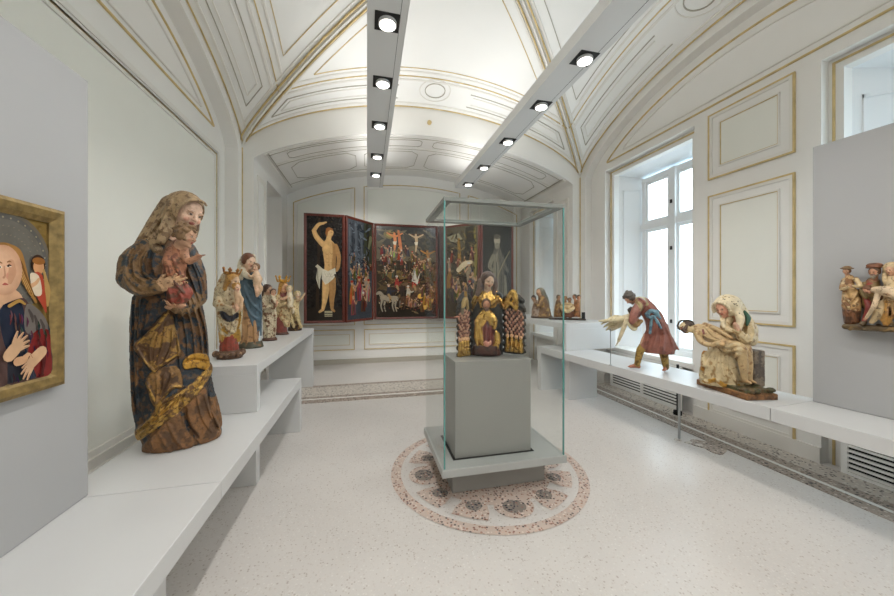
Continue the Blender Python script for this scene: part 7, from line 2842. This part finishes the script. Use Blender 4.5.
def onwall(px, py, X=-1.245):
    u, v = (px - 447) / F_PX, (293 - py) / F_PX
    dx, dy = SY + u * CYW, CYW - u * SY
    t = X / dx
    return dy * t, EYE + v * t


yr, zt_ = onwall(57.5, 211.5)
_, zb_ = onwall(57.5, 384)
YL = yr - 0.47
FWD = 0.058
PW, PH = (yr - YL) - 2 * FWD, (zt_ - zb_) - 2 * FWD


def plift(u, v, d):
    return (0.002 + 0.012 + d, YL + FWD + u - 1.5, zb_ + FWD + v - 1.48)


fp = frame_parts(pf, plift, PW, PH, FWD, 0.026, 'gold_frame', -0.012)
P = Painted(plift)
P.d = 0.001


def q(px, py):
    y, z = onwall(px, py)
    return (min(max(y - YL - FWD, 0.0), PW), min(max(z - zb_ - FWD, 0.0), PH))


def qq(*pts):
    return [q(a, b) for a, b in pts]


def qe(px, py, rx, ry, col, n=18, rot=0.0):
    c = q(px, py)
    e = [(a, b) for a, b in ngon_ellipse(c[0], c[1], rx, ry, n, rot)]
    P.shape([(min(max(a, 0), PW), min(max(b, 0), PH)) for a, b in e], col)


P.shape([(0, 0), (PW, 0), (PW, PH), (0, PH)], (156, 128, 72, .35))
rg = random.Random(9)
for i in range(150):
    P.ellipse(rg.uniform(.02, PW - .02), rg.uniform(.02, PH - .02), rg.uniform(.004, .016), rg.uniform(.003, .010), rg.choice([(146, 118, 62, .35), (166, 138, 82, .35), (138, 110, 58, .3)]), n=8)
hc = q(2, 262)
for r, c in ((.168, (104, 96, 84)), (.155, (92, 90, 86)), (.14, (104, 100, 92))):
    P.shape([(min(max(a, 0), PW), min(b, PH)) for a, b in ngon_ellipse(hc[0], hc[1], r, r * 1.08, 40)], c)
for i in range(34):
    a = 2 * math.pi * i / 34
    P.ellipse(min(max(hc[0] + .146 * math.cos(a), 0.004), PW - .004), hc[1] + .157 * math.sin(a), .0035, .0035, (150, 140, 116), n=8)
# angel
for i in range(40):
    a = 2 * math.pi * i / 40
    for r in (.09, .118):
        x, y = hc[0] + r * math.cos(a + r * 9), hc[1] + r * 1.08 * math.sin(a + r * 9)
        if .004 < x < PW - .004 and y < PH - .006:
            P.ellipse(x, y, .004, .0016, (128, 120, 104), a, n=6)
qe(32.5, 264, .030, .036, (58, 42, 32)); qe(33, 267, .022, .028, (206, 150, 104)); qe(33, 261, .026, .014, (150, 96, 46))
P.soft(qq((27, 274), (37, 276), (41, 312), (36, 305), (29, 292)), (170, 70, 50))
P.soft(qq((24, 274), (33, 276), (36, 294), (28, 294)), (214, 196, 170))
P.limb(qq((38, 270), (42, 290), (42, 306)), [.004, .012, .004], (176, 140, 84))
P.limb(qq((25, 286), (30, 283), (33, 279)), [.008, .007, .005], (206, 160, 120))
# hair, face, neck
P.limb(qq((0, 247), (10, 253), (15, 266), (20, 282), (30, 302)), [.016, .020, .017, .014, .005], (160, 116, 62))
for k in range(7):
    P.limb(qq((1 + k * .8, 247 + k * .7), (9 + k * .9, 256 + k), (13 + k * 1.1, 270 + k), (19 + k * 1.6, 287 + k * 1.6)), [.003, .004, .004, .002], (196, 152, 90) if k % 2 else (120, 82, 44))
UC = hc[0] - .012


def mq(*pts):
    # the half of the sitter nearer the entrance, mirrored about her middle
    u = []
    for a, b in pts:
        y, z = onwall(a, b)
        u.append((min(max(2 * UC - (y - YL - FWD), 0.0), PW), min(max(z - zb_ - FWD, 0.0), PH)))
    return u


P.limb(mq((0, 247), (10, 253), (15, 266), (20, 282), (28, 302)), [.016, .020, .017, .014, .005], (150, 108, 58))
P.soft(mq((-4, 312), (14, 298), (24, 306), (38, 318), (46, 345), (47, 387), (-4, 393)), (84, 62, 58))
P.soft(mq((20, 304), (36, 314), (42, 330), (30, 336), (18, 330)), (104, 96, 90))
P.soft(mq((-6, 306), (12, 302), (18, 318), (16, 345), (-6, 352)), (34, 40, 56))
P.soft(mq((24, 334), (42, 330), (46, 350), (46, 386), (28, 388), (18, 366)), (112, 36, 36))
P.soft(qq((-6, 288), (12, 292), (16, 306), (-6, 318)), (206, 162, 128))
qe(-2.5, 270, .062, .088, (198, 152, 120), 28)
for k in range(6):
    qe(-3.2 - .5 * k, 269.5, .058 - .004 * k, .083 - .004 * k, (200 + 3 * k, 156 + 3 * k, 124 + 3 * k), 28)
qe(3.2, 276, .014, .015, (206, 146, 120))
P.limb(qq((4.5, 262), (5.5, 272), (3, 282)), [.010, .014, .008], (196, 148, 116))
P.limb(qq((-9.5, 267.5), (-7.5, 266.6), (-6, 267.2)), [.003, .005, .003], (226, 206, 184)); P.limb(qq((-8.2, 267), (-7.4, 267)), [.003, .003], (60, 44, 38)); P.limb(qq((-10, 263.5), (-7.5, 262.2), (-5.5, 263)), [.001, .003, .002], (140, 98, 66)); P.limb(qq((-3.2, 266), (-2.2, 275), (-3.6, 277.5)), [.002, .003, .004], (184, 136, 108))
P.limb(qq((0, 266.5), (2, 265.6), (3.6, 266.2)), [.003, .005, .003], (226, 206, 184)); P.limb(qq((0, 265.8), (2, 264.9), (3.8, 265.6)), [.002, .003, .002], (74, 50, 40)); P.limb(qq((0.6, 266), (1.4, 266)), [.003, .003], (60, 44, 38)); P.limb(qq((0, 262), (2, 261.2), (4.2, 262)), [.002, .003, .001], (140, 98, 66))
P.limb(qq((-4.6, 284.6), (-2.4, 284.0), (0.6, 284.4)), [.002, .005, .002], (170, 92, 80))
# robe
P.soft(qq((-8, 316), (14, 298), (24, 306), (38, 318), (44, 345), (45, 387), (0, 393)), (84, 62, 58))
P.soft(qq((-8, 310), (12, 302), (18, 318), (16, 345), (0, 352)), (34, 40, 56))
P.soft(qq((20, 304), (36, 314), (42, 330), (30, 336), (18, 330)), (112, 104, 98))
P.soft(qq((26, 334), (42, 330), (45, 350), (45, 386), (28, 388), (20, 366)), (122, 38, 36))
P.shape(qq((0, 350), (20, 352), (30, 388), (0, 392)), (44, 44, 52))
for a in ((22, 310, 26, 322), (28, 316, 30, 330), (34, 320, 38, 334)):
    P.limb(qq((a[0], a[1]), ((a[0] + a[2]) / 2 + 1, (a[1] + a[3]) / 2), (a[2], a[3])), [.004, .007, .003], (78, 70, 66))
rg = random.Random(31)
for i in range(60):
    x, y = rg.uniform(2, 42), rg.uniform(306, 384)
    if y < 300 + x * .55:
        continue
    c = (70, 54, 52) if y < 332 and x < 30 else ((96, 30, 30) if x > 27 and y > 334 else (38, 40, 50))
    P.limb(qq((x, y), (x + 1.2, y + 5), (x + rg.uniform(-1, 2), y + 10)), [.001, .0035, .001], tuple(int(v * rg.choice((.75, 1.25, 1.4))) for v in c))
P.limb(qq((30, 340), (36, 356), (34, 376)), [.004, .008, .004], (84, 28, 28))
P.limb(qq((0, 306), (10, 301), (16, 304)), [.006, .006, .004], (176, 136, 70))
# the child's small foot and hands
def painted_hand(w, tips, c=(206, 166, 130)):
    P.limb(qq(*w), [.022, .023, .020], c)
    for a, b in tips:
        P.limb(qq(a, ((a[0] + b[0]) / 2, (a[1] + b[1]) / 2 - .5), b), [.0068, .006, .0035], c)
        P.limb(qq(((a[0] + b[0]) / 2 + .4, (a[1] + b[1]) / 2), (b[0] + .5, b[1])), [.001, .0008], (150, 104, 78))
painted_hand(((0, 356), (5, 350), (9, 345)), (((7, 344), (14, 333)), ((9, 345), (18, 336)), ((10, 347), (20, 341)), ((10, 350), (20, 346)), ((4, 344), (8, 332))))
painted_hand(((33, 352), (27, 358), (22, 364)), (((23, 361), (13, 368)), ((22, 363), (12, 374)), ((21, 366), (14, 379)), ((23, 368), (18, 380)), ((26, 362), (20, 354))))
P.limb(qq((8, 362), (14, 360), (18, 355)), [.016, .015, .008], (206, 160, 122))
P.m.build('painting', 'painting', fp)
